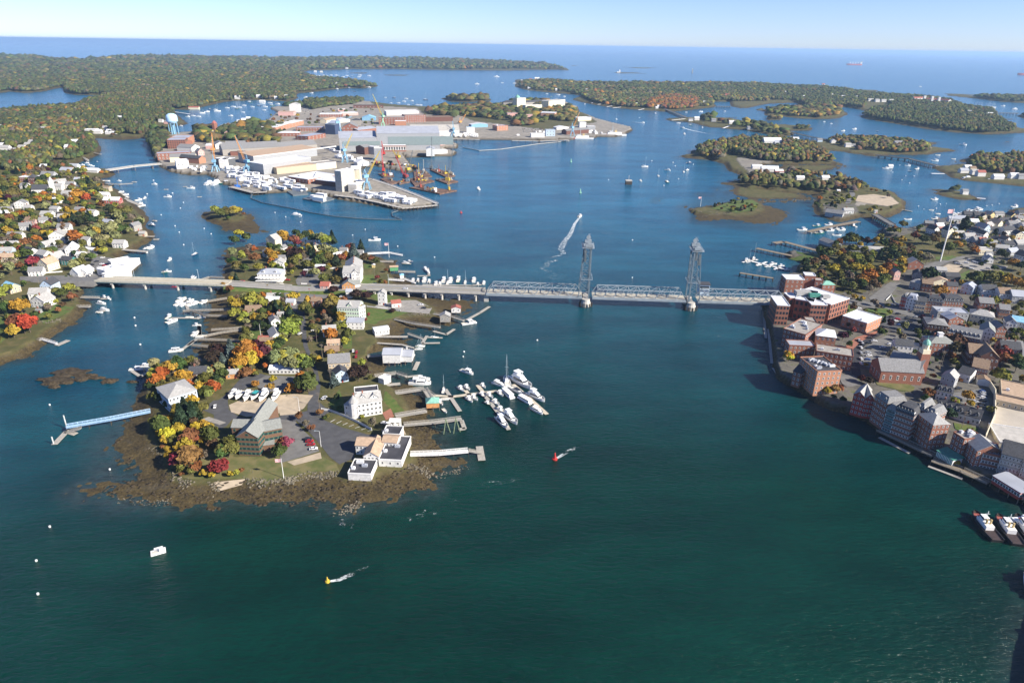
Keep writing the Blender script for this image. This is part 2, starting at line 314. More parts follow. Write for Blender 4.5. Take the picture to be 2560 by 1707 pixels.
# ---- ground, water, haze
def nodes(name):
 m = bpy.data.materials.new(name); m.use_nodes = True; n = m.node_tree; return m, n, n.nodes['Principled BSDF'], n.nodes, n.links
def ramp(N, stops):
 r = N.new('ShaderNodeValToRGB'); e = r.color_ramp.elements
 while len(e) < len(stops): e.new(.5)
 for k, (p, c) in enumerate(stops): e[k].position = p; e[k].color = (*c, 1)
 return r
def noise(N, Lk, src, scale, detail=4, rough=.55):
 q = N.new('ShaderNodeTexNoise'); q.inputs['Scale'].default_value = scale; q.inputs['Detail'].default_value = detail; q.inputs['Roughness'].default_value = rough; Lk.new(src, q.inputs['Vector']); return q
def mixc(N, Lk, fac, a, b):
 m = N.new('ShaderNodeMixRGB')
 for i, v in ((0, fac), (1, a), (2, b)):
  if hasattr(v, 'links'): Lk.new(v, m.inputs[i])
  else: m.inputs[i].default_value = v if i == 0 else (*v, 1)
 return m.outputs[0]
gm, n, b, N, Lk = nodes('ground'); geo = N.new('ShaderNodeNewGeometry'); pos = geo.outputs['Position']
def attr(N, nm):
 a = N.new('ShaderNodeAttribute'); a.attribute_name = nm; return a.outputs['Fac']
n1 = noise(N, Lk, pos, .11, 5, .65); n2 = noise(N, Lk, pos, .9, 4, .7); n3 = noise(N, Lk, pos, .025, 3)
grass = ramp(N, [(.32, (.030, .050, .012)), (.5, (.075, .085, .024)), (.68, (.17, .13, .060))]); Lk.new(n1.outputs['Fac'], grass.inputs['Fac'])
g2 = mixc(N, Lk, n2.outputs['Fac'], grass.outputs[0], (.10, .085, .040))
town = ramp(N, [(.35, (.075, .072, .064)), (.55, (.14, .13, .11)), (.66, (.085, .10, .035))]); Lk.new(n1.outputs['Fac'], town.inputs['Fac'])
yard = ramp(N, [(.3, (.17, .155, .13)), (.7, (.34, .31, .26))]); Lk.new(n1.outputs['Fac'], yard.inputs['Fac'])
mudr = ramp(N, [(.32, (.014, .012, .008)), (.47, (.036, .029, .016)), (.58, (.095, .072, .034)), (.74, (.17, .14, .095))]); Lk.new(n2.outputs['Fac'], mudr.inputs['Fac'])
mud2 = ramp(N, [(.38, (.030, .024, .014)), (.52, (.085, .062, .022)), (.62, (.065, .055, .035)), (.75, (.12, .10, .075))]); Lk.new(n1.outputs['Fac'], mud2.inputs['Fac'])
mudc = mixc(N, Lk, .5, mudr.outputs[0], mud2.outputs[0])
ur = attr(N, 'urb')
def maprange(N, Lk, v, a, b_):
 m = N.new('ShaderNodeMapRange'); m.inputs[1].default_value = a; m.inputs[2].default_value = b_; Lk.new(v, m.inputs[0]); return m.outputs[0]
c_ = mixc(N, Lk, maprange(N, Lk, ur, .15, .6), g2, town.outputs[0]); c_ = mixc(N, Lk, maprange(N, Lk, ur, .8, .95), c_, yard.outputs[0])
vor = N.new('ShaderNodeTexVoronoi'); vor.inputs['Scale'].default_value = .55; Lk.new(pos, vor.inputs['Vector']); led = ramp(N, [(.0, (.25, .25, .25)), (.5, (1, 1, 1)), (1, (1.5, 1.45, 1.3))]); Lk.new(vor.outputs['Distance'], led.inputs['Fac']); mlt = N.new('ShaderNodeMixRGB'); mlt.blend_type = 'MULTIPLY'; mlt.inputs[0].default_value = .4; Lk.new(mudc, mlt.inputs[1]); Lk.new(led.outputs[0], mlt.inputs[2]); mudc = mlt.outputs[0]
c_ = mixc(N, Lk, attr(N, 'mud'), c_, mudc); Lk.new(c_, b.inputs['Base Color']); b.inputs['Roughness'].default_value = .9; b.inputs['Specular IOR Level'].default_value = .2
bp = N.new('ShaderNodeBump'); bp.inputs['Strength'].default_value = .5; bp.inputs['Distance'].default_value = .5; Lk.new(n2.outputs['Fac'], bp.inputs['Height']); Lk.new(bp.outputs[0], b.inputs['Normal'])
me = fastmesh('ground', np.c_[GP, gz][used], remap[quads], gm, attrs={'mud': ('POINT', gmud[used]), 'urb': ('POINT', urb[used])})
me.polygons.foreach_set('use_smooth', [True] * len(me.polygons))
ground = link(bpy.data.objects.new('ground', me)); tag(ground, 'autumn ground of islands and shores with brown tidal mud edges', None, kind='structure')
wm, n, b, N, Lk = nodes('water'); geo = N.new('ShaderNodeNewGeometry'); pos = geo.outputs['Position']
mp = N.new('ShaderNodeMapping'); mp.inputs['Rotation'].default_value = (0, 0, math.radians(-12)); mp.inputs['Scale'].default_value = (.6, 1.6, 1); Lk.new(pos, mp.inputs['Vector'])
w1 = noise(N, Lk, mp.outputs[0], .34, 5, .65); w2 = noise(N, Lk, pos, .05, 4, .6); w3 = noise(N, Lk, mp.outputs[0], .012, 4, .6)
w4 = noise(N, Lk, pos, .0035, 3, .5)
dist = N.new('ShaderNodeVectorMath'); dist.operation = 'LENGTH'; Lk.new(pos, dist.inputs[0])
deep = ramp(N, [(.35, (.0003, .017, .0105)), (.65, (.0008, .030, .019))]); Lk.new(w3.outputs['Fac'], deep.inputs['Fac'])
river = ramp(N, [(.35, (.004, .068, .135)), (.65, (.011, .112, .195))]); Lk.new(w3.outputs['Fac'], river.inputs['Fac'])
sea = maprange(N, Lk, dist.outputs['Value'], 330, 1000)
sx = N.new('ShaderNodeSeparateXYZ'); Lk.new(pos, sx.inputs[0]); west_sky = N.new('ShaderNodeMapRange')  # western channel bluer: the sky's reflection mixed into the base colour
for i, q in enumerate((-40, -260, 0, .5)): west_sky.inputs[i + 1].default_value = q
Lk.new(sx.outputs[0], west_sky.inputs[0]); ynr = N.new('ShaderNodeMapRange'); ynr.inputs[1].default_value = 240; ynr.inputs[2].default_value = 430; Lk.new(sx.outputs[1], ynr.inputs[0]); wmu = N.new('ShaderNodeMath'); wmu.operation = 'MULTIPLY'; Lk.new(west_sky.outputs[0], wmu.inputs[0]); Lk.new(ynr.outputs[0], wmu.inputs[1])
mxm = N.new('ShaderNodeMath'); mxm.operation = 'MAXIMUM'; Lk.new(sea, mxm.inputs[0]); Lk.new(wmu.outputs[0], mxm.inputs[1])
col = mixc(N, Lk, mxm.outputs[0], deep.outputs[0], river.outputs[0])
sh = ramp(N, [(.40, (.022, .028, .026)), (.50, (.034, .050, .050)), (.62, (.014, .040, .042))]); Lk.new(noise(N, Lk, pos, .13, 5, .7).outputs['Fac'], sh.inputs['Fac'])
col = mixc(N, Lk, attr(N, 'shallow'), col, sh.outputs[0])
lane = noise(N, Lk, mp.outputs[0], .035, 6, .65); hsw = N.new('ShaderNodeHueSaturation'); Lk.new(col, hsw.inputs['Color']); vm = N.new('ShaderNodeMath'); vm.operation = 'MULTIPLY'
def mr2(v, a, b_, c, d):
 m = N.new('ShaderNodeMapRange')
 for i, q in enumerate((a, b_, c, d)): m.inputs[i + 1].default_value = q
 Lk.new(v, m.inputs[0]); return m.outputs[0]
Lk.new(mr2(lane.outputs['Fac'], .3, .7, .86, 1.16), vm.inputs[0]); Lk.new(mr2(w1.outputs['Fac'], .3, .7, .84, 1.18), vm.inputs[1]); Lk.new(vm.outputs[0], hsw.inputs['Value']); col = hsw.outputs[0]  # current streaks, plus ripple light and shade put into the colour
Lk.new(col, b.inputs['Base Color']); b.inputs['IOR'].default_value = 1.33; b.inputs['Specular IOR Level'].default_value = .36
b.inputs['Roughness'].default_value = .16
bp = N.new('ShaderNodeBump'); bp.inputs['Strength'].default_value = .8; bp.inputs['Distance'].default_value = 1.3
ad = N.new('ShaderNodeMath'); ad.operation = 'ADD'; Lk.new(w1.outputs['Fac'], ad.inputs[0]); Lk.new(w2.outputs['Fac'], ad.inputs[1])
Lk.new(ad.outputs[0], bp.inputs['Height']); Lk.new(bp.outputs[0], b.inputs['Normal'])
Rw = np.concatenate([rings(8, 6)[:], [40000, 80000, 150000, 300000]]); Rw = np.concatenate([[60, 110], Rw]); Aw = np.radians(np.linspace(90 + 60, 90 - 60, 420))
RR2, AA2 = np.meshgrid(Rw, Aw, indexing='ij'); WP = np.c_[(RR2 * np.cos(AA2)).ravel(), (RR2 * np.sin(AA2)).ravel()]
near = np.nonzero(RR2.ravel() < 2500)[0]; shal = np.zeros(len(WP)); hh, _, _, _ = height(WP[near]); 
shal[near] = np.clip((hh + .55) / .45, 0, 1) * .7
bd = LAND[0]['w']; q = WP[near]; dd = sdist(q, W("B1 730,540 560,640 420,760 330,900 360,1050 250,1230 300,1400 560,1480 900,1480 1300,1450 1500,1420 1500,1200 1000,800", 0)) 
shal[near] = np.maximum(shal[near], np.clip((dd + 4) / 16, 0, 1) * (.55 + .3 * vnoise(q, 9, 4)))
dd = sdist(q, W("M3 1640,300 1930,250 M4 0,230 400,240 640,290 560,430 330,560 0,520 M3 1640,500 1500,380")); shal[near] = np.maximum(shal[near], np.clip((dd + 10) / 30, 0, 1) * .5)
i2 = np.arange(RR2.size).reshape(RR2.shape)
wq = np.stack([i2[:-1, :-1].ravel(), i2[:-1, 1:].ravel(), i2[1:, 1:].ravel(), i2[1:, :-1].ravel()], 1)
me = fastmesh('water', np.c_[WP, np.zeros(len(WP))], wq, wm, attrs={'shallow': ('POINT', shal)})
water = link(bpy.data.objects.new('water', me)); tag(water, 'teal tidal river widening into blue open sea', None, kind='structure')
hm = bpy.data.materials.new('haze'); hm.use_nodes = True; hn = hm.node_tree; hn.nodes.remove(hn.nodes['Principled BSDF'])
pv = hn.nodes.new('ShaderNodeVolumePrincipled'); pv.inputs['Color'].default_value = (.50, .72, 1.0, 1); pv.inputs['Density'].default_value = HAZE if 'HAZE' in globals() else 4.0e-5
pv.inputs['Anisotropy'].default_value = 0.2
hn.links.new(pv.outputs[0], [k for k in hn.nodes if k.type == 'OUTPUT_MATERIAL'][0].inputs['Volume'])
hb = MB().box((0, 150000, 110), (620000, 320000, 240)).build('haze', hm); tag(hb, 'thin pale blue sea haze', None, kind='stuff')
# ---- trees
def foliage(name, col, v=.35, hue=.12):
 m, n, b, N, Lk = nodes(name); a = N.new('ShaderNodeAttribute'); a.attribute_name = 'tint'; oi = N.new('ShaderNodeObjectInfo')
 hs = N.new('ShaderNodeHueSaturation'); hs.inputs['Color'].default_value = (*col, 1)
 m1 = N.new('ShaderNodeMapRange'); m1.inputs[3].default_value = .5 - hue * .12; m1.inputs[4].default_value = .5 + hue * .12; Lk.new(oi.outputs['Random'], m1.inputs[0]); Lk.new(m1.outputs[0], hs.inputs['Hue'])
 m2 = N.new('ShaderNodeMapRange'); m2.inputs[3].default_value = 1 - v; m2.inputs[4].default_value = 1 + v; Lk.new(a.outputs['Fac'], m2.inputs[0]); Lk.new(m2.outputs[0], hs.inputs['Value'])
 Lk.new(hs.outputs[0], b.inputs['Base Color']); b.inputs['Roughness'].default_value = .75; b.inputs['Specular IOR Level'].default_value = .15
 return m
TC = dict(orange=(.30, .115, .022), red=(.20, .052, .030), crimson=(.19, .048, .042), yellow=(.36, .27, .030), gold=(.31, .21, .030), lime=(.22, .22, .035), olive=(.12, .12, .030), green=(.058, .085, .022),
          dark=(.028, .044, .016), pine=(.026, .046, .024), blue=(.085, .115, .10), maroon=(.055, .014, .022), brown=(.11, .068, .036), bare=(.13, .105, .075), rust=(.17, .078, .032), willow=(.19, .195, .080), bronze=(.045, .026, .020))
FM = {k: foliage('leaves_' + k, c, .45, .35) for k, c in TC.items()}
BARK = mat('bark', (.11, .085, .065), .9)
def crown_arr(kind, seed, q=1.0):
 r = np.random.default_rng(seed)
 if kind == 'spruce':
  n = int(620 * q); t = r.random(n) ** .75; ang = r.random(n) * 2 * math.pi; rad = (1 - t) * .36 * (.75 + .25 * np.sin(t * 46)) * (.55 + .45 * r.random(n) ** .4); 
  c = np.c_[rad * np.cos(ang), rad * np.sin(ang), .10 + .90 * t]; s = .050 + .03 * (1 - t); tint = r.random(n) * .6 + .2
 else:
  lob = {'round': 13, 'wide': 17, 'tall': 12, 'airy': 9}[kind]; n = {'round': 900, 'wide': 1050, 'tall': 800, 'airy': 380}[kind]; n = int(n * q)
  lc = []; 
  for i in range(lob):
   a = r.random() * 6.283; e = r.random(); rr = (.30 if kind != 'tall' else .17) * math.sqrt(r.random())
   lc.append((rr * math.cos(a) * 1.15, rr * math.sin(a) * 1.15, .46 + (.30 if kind == 'tall' else .20) * (e - .35), .11 + .10 * r.random()))
  lc.append((.03, -.02, .70, .15)); lc = np.array(lc); k = r.integers(0, len(lc), n)
  d = r.normal(size=(n, 3)); d /= np.linalg.norm(d, axis=1)[:, None]; d[:, 2] = np.where(d[:, 2] < -.3, -d[:, 2], d[:, 2])
  c = lc[k, :3] + d * (lc[k, 3] * (.72 + .36 * r.random(n)))[:, None]; s = .038 + .030 * r.random(n); tint = (r.random(len(lc))[k] * .6 + r.random(n) * .4)
  if kind == 'airy': s = s * .8
 s = s * q ** -.4
 nn = r.normal(size=(n, 3)); out = c - np.array([0, 0, .45]); out /= np.linalg.norm(out, axis=1)[:, None] + 1e-6; nn = out * 1.1 + nn * .55; nn /= np.linalg.norm(nn, axis=1)[:, None]
 a = np.cross(nn, r.normal(size=(n, 3))); a /= np.linalg.norm(a, axis=1)[:, None]; bb = np.cross(nn, a)
 s = np.asarray(s)[:, None] * np.ones((n, 1)); V = np.empty((n, 4, 3))
 for i, (u, v) in enumerate(((-1, -.8), (1, -1), (.9, 1), (-1, .9))): V[:, i] = c + s * (u * a + v * bb) - nn * s * (.35 * (r.random((n, 1))))
 return V.reshape(-1, 3), np.arange(n * 4).reshape(n, 4), np.repeat(tint, 4)
def crown_mesh(key, kind, seed):
 V, fc, tint = crown_arr(kind, seed); return fastmesh('crown', V, fc, FM[key], attrs={'tint': ('POINT', tint)})
def trunk_mesh(kind, bark=BARK):
 m = MB(); top = .9 if kind == 'spruce' else .5
 m.bar((0, 0, -.02), (0, 0, top * .55), .022, 0, 7, .016); m.bar((0, 0, top * .55), (.01, .01, top), .016, 0, 6, .006)
 if kind != 'spruce':
  for i in range(5):
   a = i * 1.2566 + .4; m.bar((0, 0, .2 + .04 * i), (.2 * math.cos(a), .2 * math.sin(a), .44 + .05 * i), .011, 0, 5, .004)
 o = m.build('trunk', bark); me = o.data; bpy.data.objects.remove(o); return me
TRUNK = {k: trunk_mesh(k) for k in ('spruce', 'round')}
CROWNS = {}
def crown(key, kind, seed):
 k = (key, kind, seed)
 if k not in CROWNS: CROWNS[k] = crown_mesh(key, kind, hash(key) % 1 + seed * 17 + len(key) * 3 + ord(key[0]) * 101 + ord(kind[0]))
 return CROWNS[k]
COLN = dict(orange='orange', red='red', crimson='crimson', yellow='bright yellow', gold='golden', lime='yellow-green', olive='olive green', green='green', dark='dark green', pine='dark needled', blue='blue-grey needled',
   maroon='dark maroon', brown='brown', bare='half-bare grey-brown', rust='rust coloured', willow='pale green', bronze='dark bronze')
TREQ = []
def tree(px, py, h, key, kind=None, wd=None, at=None):
 TREQ.append((px, py, h, key, kind, wd, G(px, py)))
LEAFY = []
def leafy(p, h, key, kind=None, wd=1.0): LEAFY.append((p, h, key, kind or random.choice(['round', 'wide', 'tall', 'round']), wd))
def plant_trees():
 """the 300 that show largest stand as objects, the rest join the woods"""
 TREQ.sort(key=lambda t: -t[2] / np.linalg.norm(t[6]))
 for i, t in enumerate(TREQ):
  if i < 298: tree_obj(*t)
  else: leafy(t[6], t[2], t[3], t[4], t[5] or 1.0)
def fill(s, n, lo, hi, pal, gap=5.5):
 q = pts(s); pl = np.array([G(x, y)[:2] for x, y in q]); a, b = pl.min(0), pl.max(0); FP = np.array([[o.location[0], o.location[1]] for o, d, c, g in REG if c not in ('boat', 'buoy', 'raft')] + [list(t[6][:2]) for t in TREQ]); k = t = 0; ks = [x for x, _ in PAL[pal]]; wt = np.array([y for _, y in PAL[pal]], float)
 while k < n and t < 5000:
  t += 1; c = a + (b - a) * RNG.random(2)
  if sdist(c[None], pl)[0] < 0: continue
  if np.hypot(*(FP - c).T).min() < gap: continue
  z, m, u, _ = height(c[None]); 
  if m[0] > .3 or z[0] < 1.5: continue
  kk = ks[RNG.choice(len(ks), p=wt / wt.sum())]; leafy(np.array([c[0], c[1], z[0]]), random.uniform(lo, hi), kk, 'spruce' if kk == 'pine' else None); FP = np.r_[FP, c[None]]; k += 1
def tree_obj(px, py, h, key, kind, wd, p):
 if kind is None: kind = 'spruce' if key in ('pine', 'blue') else random.choice(['round', 'wide', 'round', 'tall'])
 if key == 'bare' and kind != 'spruce': kind = 'airy'
 nm = 'spruce_tree' if kind == 'spruce' else 'broadleaf_tree'
 o = empty(nm, p, random.random() * 6.28); s = h * random.uniform(.95, 1.05); wd = wd or 1.0; o.scale = (s * wd, s * wd, s)
 t = link(bpy.data.objects.new('trunk', TRUNK['spruce' if kind == 'spruce' else 'round'])); t.parent = o
 c = link(bpy.data.objects.new('crown', crown(key, kind, random.randint(0, 2)))); c.parent = o
 size = 'tall' if h > 14 else ('small' if h < 6.5 else '')
 nice = {'spruce': 'conical conifer', 'round': 'round-crowned tree', 'wide': 'broad-crowned tree', 'tall': 'upright tree', 'airy': 'thin-leaved tree'}[kind]
 reg(o, ' '.join(x for x in (size, COLN[key], nice) if x), 'tree', 'trees with separate crowns among the houses'); return o
# ---- labels: what it looks like + which landmark it stands by
REG = []; LM = []; SAME = set()
def reg(o, desc, cat, group=None): REG.append((o, desc, cat, group)); return o
def landmark(name, px, py): LM.append((name, px, py))
_T = 'first second third fourth fifth sixth seventh eighth ninth tenth eleventh twelfth thirteenth fourteenth fifteenth sixteenth seventeenth eighteenth nineteenth'.split()
ORD = [t + ' out' for t in _T] + ['twentieth out'] + ['twenty-' + t + ' out' for t in _T[:9]] + ['thirtieth out'] + ['thirty-' + t + ' out' for t in _T[:9]]
def trim(s):
 for a, b in ((' with ', ' '), ('large ', ''), ('small ', ''), (' the ', ' '), (' coloured', ''), (' painted', '')):
  if len(s.split()) <= 16: break
  s = s.replace(a, b)
 return s
def finish_labels():
 B = {}
 for o, desc, cat, group in REG:
  x, y = PX(o.location if o.type == 'EMPTY' or 'anchor' not in o else o['anchor'])
  best = min(LM, key=lambda l: (l[1] - x) ** 2 + 2.2 * (l[2] - y) ** 2)
  dx, dy = x - best[1], (y - best[2]) * 1.5
  d = math.hypot(dx, dy)
  rel = 'beside' if abs(dx) > abs(dy) else ('behind' if dy < 0 else 'in front of')
  B.setdefault((desc, rel, best[0]), []).append((d, o, cat, group))
 cnt = {}
 for o, desc, cat, group in REG: cnt[desc] = cnt.get(desc, 0) + 1
 for (desc, rel, lm), L in B.items():
  L.sort(key=lambda t: t[0])
  for i, (d, o, cat, group) in enumerate(L):
   s = desc + ' ' + rel + ' the ' + lm
   if cnt[desc] == 1 and len(desc.split()) > 4: s = desc
   elif desc in SAME: s = desc
   if cnt[desc] > 1 and len(L) > 1 and desc not in SAME: s += ', ' + ORD[min(i, len(ORD) - 1)]
   tag(o, trim(s), cat, group if group else None)
   if 'anchor' in o: del o['anchor']
# ---- far woods: one mass
def blob_template():
 import bmesh
 bm = bmesh.new(); bmesh.ops.create_icosphere(bm, subdivisions=1, radius=1); bmesh.ops.delete(bm, geom=[v for v in bm.verts if v.co.z < -.6], context='VERTS')
 bm.verts.ensure_lookup_table(); V = np.array([v.co[:] for v in bm.verts]); Fc = np.array([[v.index for v in f.verts] for f in bm.faces]); bm.free(); return V, Fc
WOODN = []
PAL = {'far': [('pine', 5), ('dark', 5), ('green', 5), ('olive', 4), ('bare', 1.5), ('brown', 1.2), ('rust', .35), ('gold', .3)],
       'autumn': [('green', 4), ('olive', 5), ('dark', 4), ('pine', 3), ('bare', 2), ('brown', 1.6), ('rust', .9), ('orange', .5), ('gold', .9), ('lime', .9), ('red', .25), ('willow', .8)],
       'isle': [('green', 4), ('olive', 5), ('dark', 4), ('bare', 2.5), ('brown', 2.5), ('rust', 1), ('orange', .4), ('gold', .8), ('lime', .5)],
       'town': [('green', 3), ('olive', 4), ('dark', 2), ('bare', 2), ('brown', 1), ('rust', 1), ('orange', .8), ('gold', 1.6), ('lime', 2), ('willow', 2), ('pine', 1), ('maroon', .3)],
       'green': [('pine', 6), ('dark', 6), ('green', 5), ('olive', 3), ('brown', .8)], 'hot': [('orange', 5), ('rust', 3), ('red', 2), ('olive', 1), ('brown', 1)],
       'park': [('dark', 1.5), ('olive', 5), ('brown', 2.5), ('gold', 2.2), ('rust', 1.2), ('green', 2)], 'shrub': [('gold', 3), ('olive', 3), ('rust', 2), ('brown', 2), ('bare', 1)]}
def wood_points(poly, pal, step_px, hgt, dens=1.0, zbase=3.0, minr=3.0):
 """fill a photo outline (laid on the ground) with crowns, spacing grows with distance"""
 q = pts(poly); xs = [a for a, _ in q]; ys = [b for _, b in q]; x0, x1, y0, y1 = min(xs), max(xs), min(ys), max(ys)
 pl = np.array([P(x, y, zbase)[:2] for x, y in q]); y = y0; L = []
 while y < y1:
  dpt = CAMZ / math.tan(max(.012, TH + math.atan((y - 0.015 * 0 - CY) / F)))
  r = max(minr, step_px * dpt / F * .62) # crown radius in metres
  dy = max(.42, 1.1 * r * CAMZ * F / dpt ** 2 / math.cos(0.2)); dx = max(1.0, 1.35 * r * F / dpt)
  k = np.arange(x0 + random.random() * dx, x1, dx)
  for x in k: L.append((x + random.uniform(-.5, .5) * dx, y + random.uniform(-.5, .5) * dy, r))
  y += dy
 if not L: return
 A = np.array(L); pp = np.array([P(a, b, zbase)[:2] for a, b, _ in A]); s = sdist(pp, pl) > 0; keepd = RNG.random(len(A)) < dens; s &= keepd
 pp = pp[s]; r = A[s, 2]
 if not len(pp): return
 z, mud, ud, _ = height(pp); ok = (ud > 1.0) & (z > .8); pp, z, r = pp[ok], z[ok], r[ok] * (.55 + .85 * RNG.random(int(ok.sum())) ** 1.3)
 ks = [a for a, _ in PAL[pal]]; wts = np.array([b for _, b in PAL[pal]], float)
 pick = RNG.choice(len(ks), len(pp), p=wts / wts.sum()); con_ = np.array([i for i, k in enumerate(ks) if k in ('pine', 'dark', 'green')]); cl = vnoise(pp, 130, 11) * .6 + vnoise(pp, 45, 4) * .4
 sw = (cl > .5) & (RNG.random(len(pp)) < .8)
 if len(con_) and pal != 'isle': pick = np.where(sw, con_[RNG.integers(0, len(con_), len(pp))], pick)
 WOODN.append((pp, z, r, hgt * (.5 + .55 * RNG.random(len(pp))), np.array([TC[k] for k in ks])[pick] * .62 + np.array([.085, .080, .038]) * .38, np.array([k in ('pine', 'dark') for k in ks])[pick]))
def build_woods():
 V0, F0 = blob_template(); nv = len(V0); AV = []; AF = []; AC = []; base = 0
 HS = [(o.location[0], o.location[1]) for o, d, cc, g in REG if cc not in ('boat', 'buoy', 'raft', 'tree', 'car', 'pier') and math.hypot(o.location[0], o.location[1]) > 900]
 HS = np.array([(x * (1 - k / math.hypot(x, y)), y * (1 - k / math.hypot(x, y))) for x, y in HS for k in (-6, 12, 34)])
 for pp, z, r, h, c, con in WOODN:
  ok = np.array([((HS - q) ** 2).sum(1).min() > 15 ** 2 for q in pp]); pp, z, r, h, c, con = pp[ok], z[ok], r[ok], h[ok], c[ok], con[ok]; n = len(pp); V = V0[None] * (1 + .34 * RNG.normal(size=(n, nv, 1)).clip(-1.2, 1.2)); a = RNG.random(n) * 6.28; ca, sa = np.cos(a), np.sin(a)
  x = V[:, :, 0] * ca[:, None] - V[:, :, 1] * sa[:, None]; y = V[:, :, 0] * sa[:, None] + V[:, :, 1] * ca[:, None]; zz = V[:, :, 2]
  k = np.where(con, .85, 1.0)[:, None]; hh = np.maximum(h, r * 1.1)
  X = pp[:, 0:1] + x * r[:, None] * k; Y = pp[:, 1:2] + y * r[:, None] * k; Z = (z + hh * .58)[:, None] + zz * (hh * .52)[:, None]
  AV.append(np.stack([X, Y, Z], 2).reshape(-1, 3)); AF.append((F0[None] + (base + np.arange(n) * nv)[:, None, None]).reshape(-1, 3)); base += n * nv
  cc = c * (.75 + .5 * RNG.random((n, 1))); cc = cc * (1 + .10 * RNG.normal(size=cc.shape)); AC.append(np.repeat(np.clip(cc, .004, 1), nv, 0))
 TM = {(k, i): crown_arr(k, 50 + i * 7 + ord(k[0]), .42) for k in ('round', 'wide', 'tall', 'airy', 'spruce') for i in range(2)}; bv = base
 for p, h, key, kind, wd in LEAFY:
  V, fc, tn = TM[(kind, random.randint(0, 1))]; a = random.random() * 6.28; ca, sa = math.cos(a), math.sin(a); X = np.c_[(V[:, 0] * ca - V[:, 1] * sa) * h * wd, (V[:, 0] * sa + V[:, 1] * ca) * h * wd, V[:, 2] * h] + p
  AV.append(X); f4 = fc + bv; AF.append(np.concatenate([f4[:, [0, 1, 2]], f4[:, [0, 2, 3]]])); bv += len(V); AC.append(np.clip(np.array(TC[key]) * (.65 + .7 * tn)[:, None] * random.uniform(.8, 1.2), .004, 1))
 m, n_, b, N, Lk = nodes('woods_leaves'); at = N.new('ShaderNodeAttribute'); at.attribute_name = 'leafcol'; geo = N.new('ShaderNodeNewGeometry')
 no = noise(N, Lk, geo.outputs['Position'], .6, 3, .7); hs = N.new('ShaderNodeHueSaturation'); Lk.new(at.outputs['Color'], hs.inputs['Color']); Lk.new(maprange2(N, Lk, no.outputs['Fac'], .3, .7, .55, 1.5), hs.inputs['Value']); Lk.new(hs.outputs[0], b.inputs['Base Color'])
 b.inputs['Roughness'].default_value = .9; b.inputs['Specular IOR Level'].default_value = .1
 bp = N.new('ShaderNodeBump'); bp.inputs['Strength'].default_value = 1.0; bp.inputs['Distance'].default_value = 1.5; Lk.new(no.outputs['Fac'], bp.inputs['Height']); Lk.new(bp.outputs[0], b.inputs['Normal'])
 me = fastmesh('woods', np.concatenate(AV), np.concatenate(AF), m, attrs={'leafcol': ('POINT', np.concatenate(AC))})
 o = link(bpy.data.objects.new('woods', me)); tag(o, 'mixed autumn and evergreen woods covering the far shores', 'woods', kind='stuff'); print('woods blobs', base // nv)
def maprange2(N, Lk, v, a, b_, c, d):
 m = N.new('ShaderNodeMapRange')
 for i, q in enumerate((a, b_, c, d)): m.inputs[i + 1].default_value = q
 Lk.new(v, m.inputs[0]); return m.outputs[0]
wp = wood_points
wp("T1 -300,255 300,250 560,272 750,278 1100,252 1400,248 2352,255 2352,600 2080,630 1900,670 1750,690 1600,712 1590,800 1400,860 1380,930 1050,930 900,930 830,905 700,720 700,650 950,600 900,570 600,570 560,500 380,535 -300,540", 'far', 7, 15, minr=6, zbase=8)
wp("T2 0,260 600,260 1000,255 1900,268 2352,285 2352,340 1900,342 1250,332 850,332 500,345 380,380 470,400 550,425 900,455 1110,487 1120,498 850,512 700,528 400,558 360,580 380,605 300,628 0,630", 'far', 7, 14, minr=6, zbase=8)
wp("T3 0,288 250,300 420,325 500,348 400,343 0,340", 'far', 7, 12, minr=5, zbase=6)
wp("T1 -300,700 100,760 500,722 720,690 1050,930 880,940 780,960 920,1000 930,1090 780,1180 560,1190 460,1190 0,1240 -300,1240", 'autumn', 11, 14, minr=5)
wp("T1 -300,1230 460,1190 500,1230 700,1290 560,1330 400,1290 0,1300 -300,1400", 'autumn', 12, 12, .8, minr=4.5)
wp("T1 100,690 300,680 500,690 500,712 300,716 110,730", 'green', 9, 16, minr=5)
wp("T1 1370,940 1500,960 1500,1080 1540,1090 1420,1150 1390,1060", 'green', 14, 15, minr=4.5)
wp("T2 500,640 960,622 980,640 900,670 700,690 520,720 440,700 440,665", 'green', 9, 14, minr=5)
wp("T2 220,690 420,660 420,700 300,690", 'green', 9, 12, minr=5)
wp("T2 1600,720 2100,690 2352,700 T3 0,660 330,660 550,720 600,790 540,830 330,810 240,860 0,880 T2 2352,830 2100,800 1850,770 1820,800 1560,750", 'park', 14, 12, .75, minr=5)
wp("S6 150,300 430,300 430,640 230,680 130,560", 'green', 16, 14, minr=4.5)
wp("S6 870,330 1400,300 1500,240 2000,240 2352,300 2352,560 2000,560 1820,560 1400,500 1050,560 870,440", 'park', 16, 12, .75, minr=4.5)
wp("T2 1740,610 2140,600 2140,630 1960,638 1800,630", 'park', 12, 12, minr=4)
wp("T3 80,470 350,460 640,480 1000,480 2352,490 2352,640 2000,640 1860,640 1860,682 1700,690 1500,715 1000,690 740,650 640,600 560,560 300,540 140,520 70,505", 'autumn', 8, 13, .95, minr=5)
wp("T3 1000,490 2352,495 2352,620 1850,620 1500,560 1100,530", 'green', 8, 14, .9, minr=5)
wp("T4 0,500 500,515 700,540 900,565 1280,600 1500,610 1700,645 1800,690 2050,720 2110,770 2130,800 2250,870 2260,915 2000,928 1700,905 1400,865 1200,830 1000,805 880,775 900,730 1150,690 1080,650 900,650 880,705 560,690 330,690 220,630 0,630", 'green', 8, 13, .97, minr=5)
wp("T3 1240,660 1380,610 1500,605 1700,620 1700,700 1500,715 1240,705", 'hot', 9, 15, minr=5)
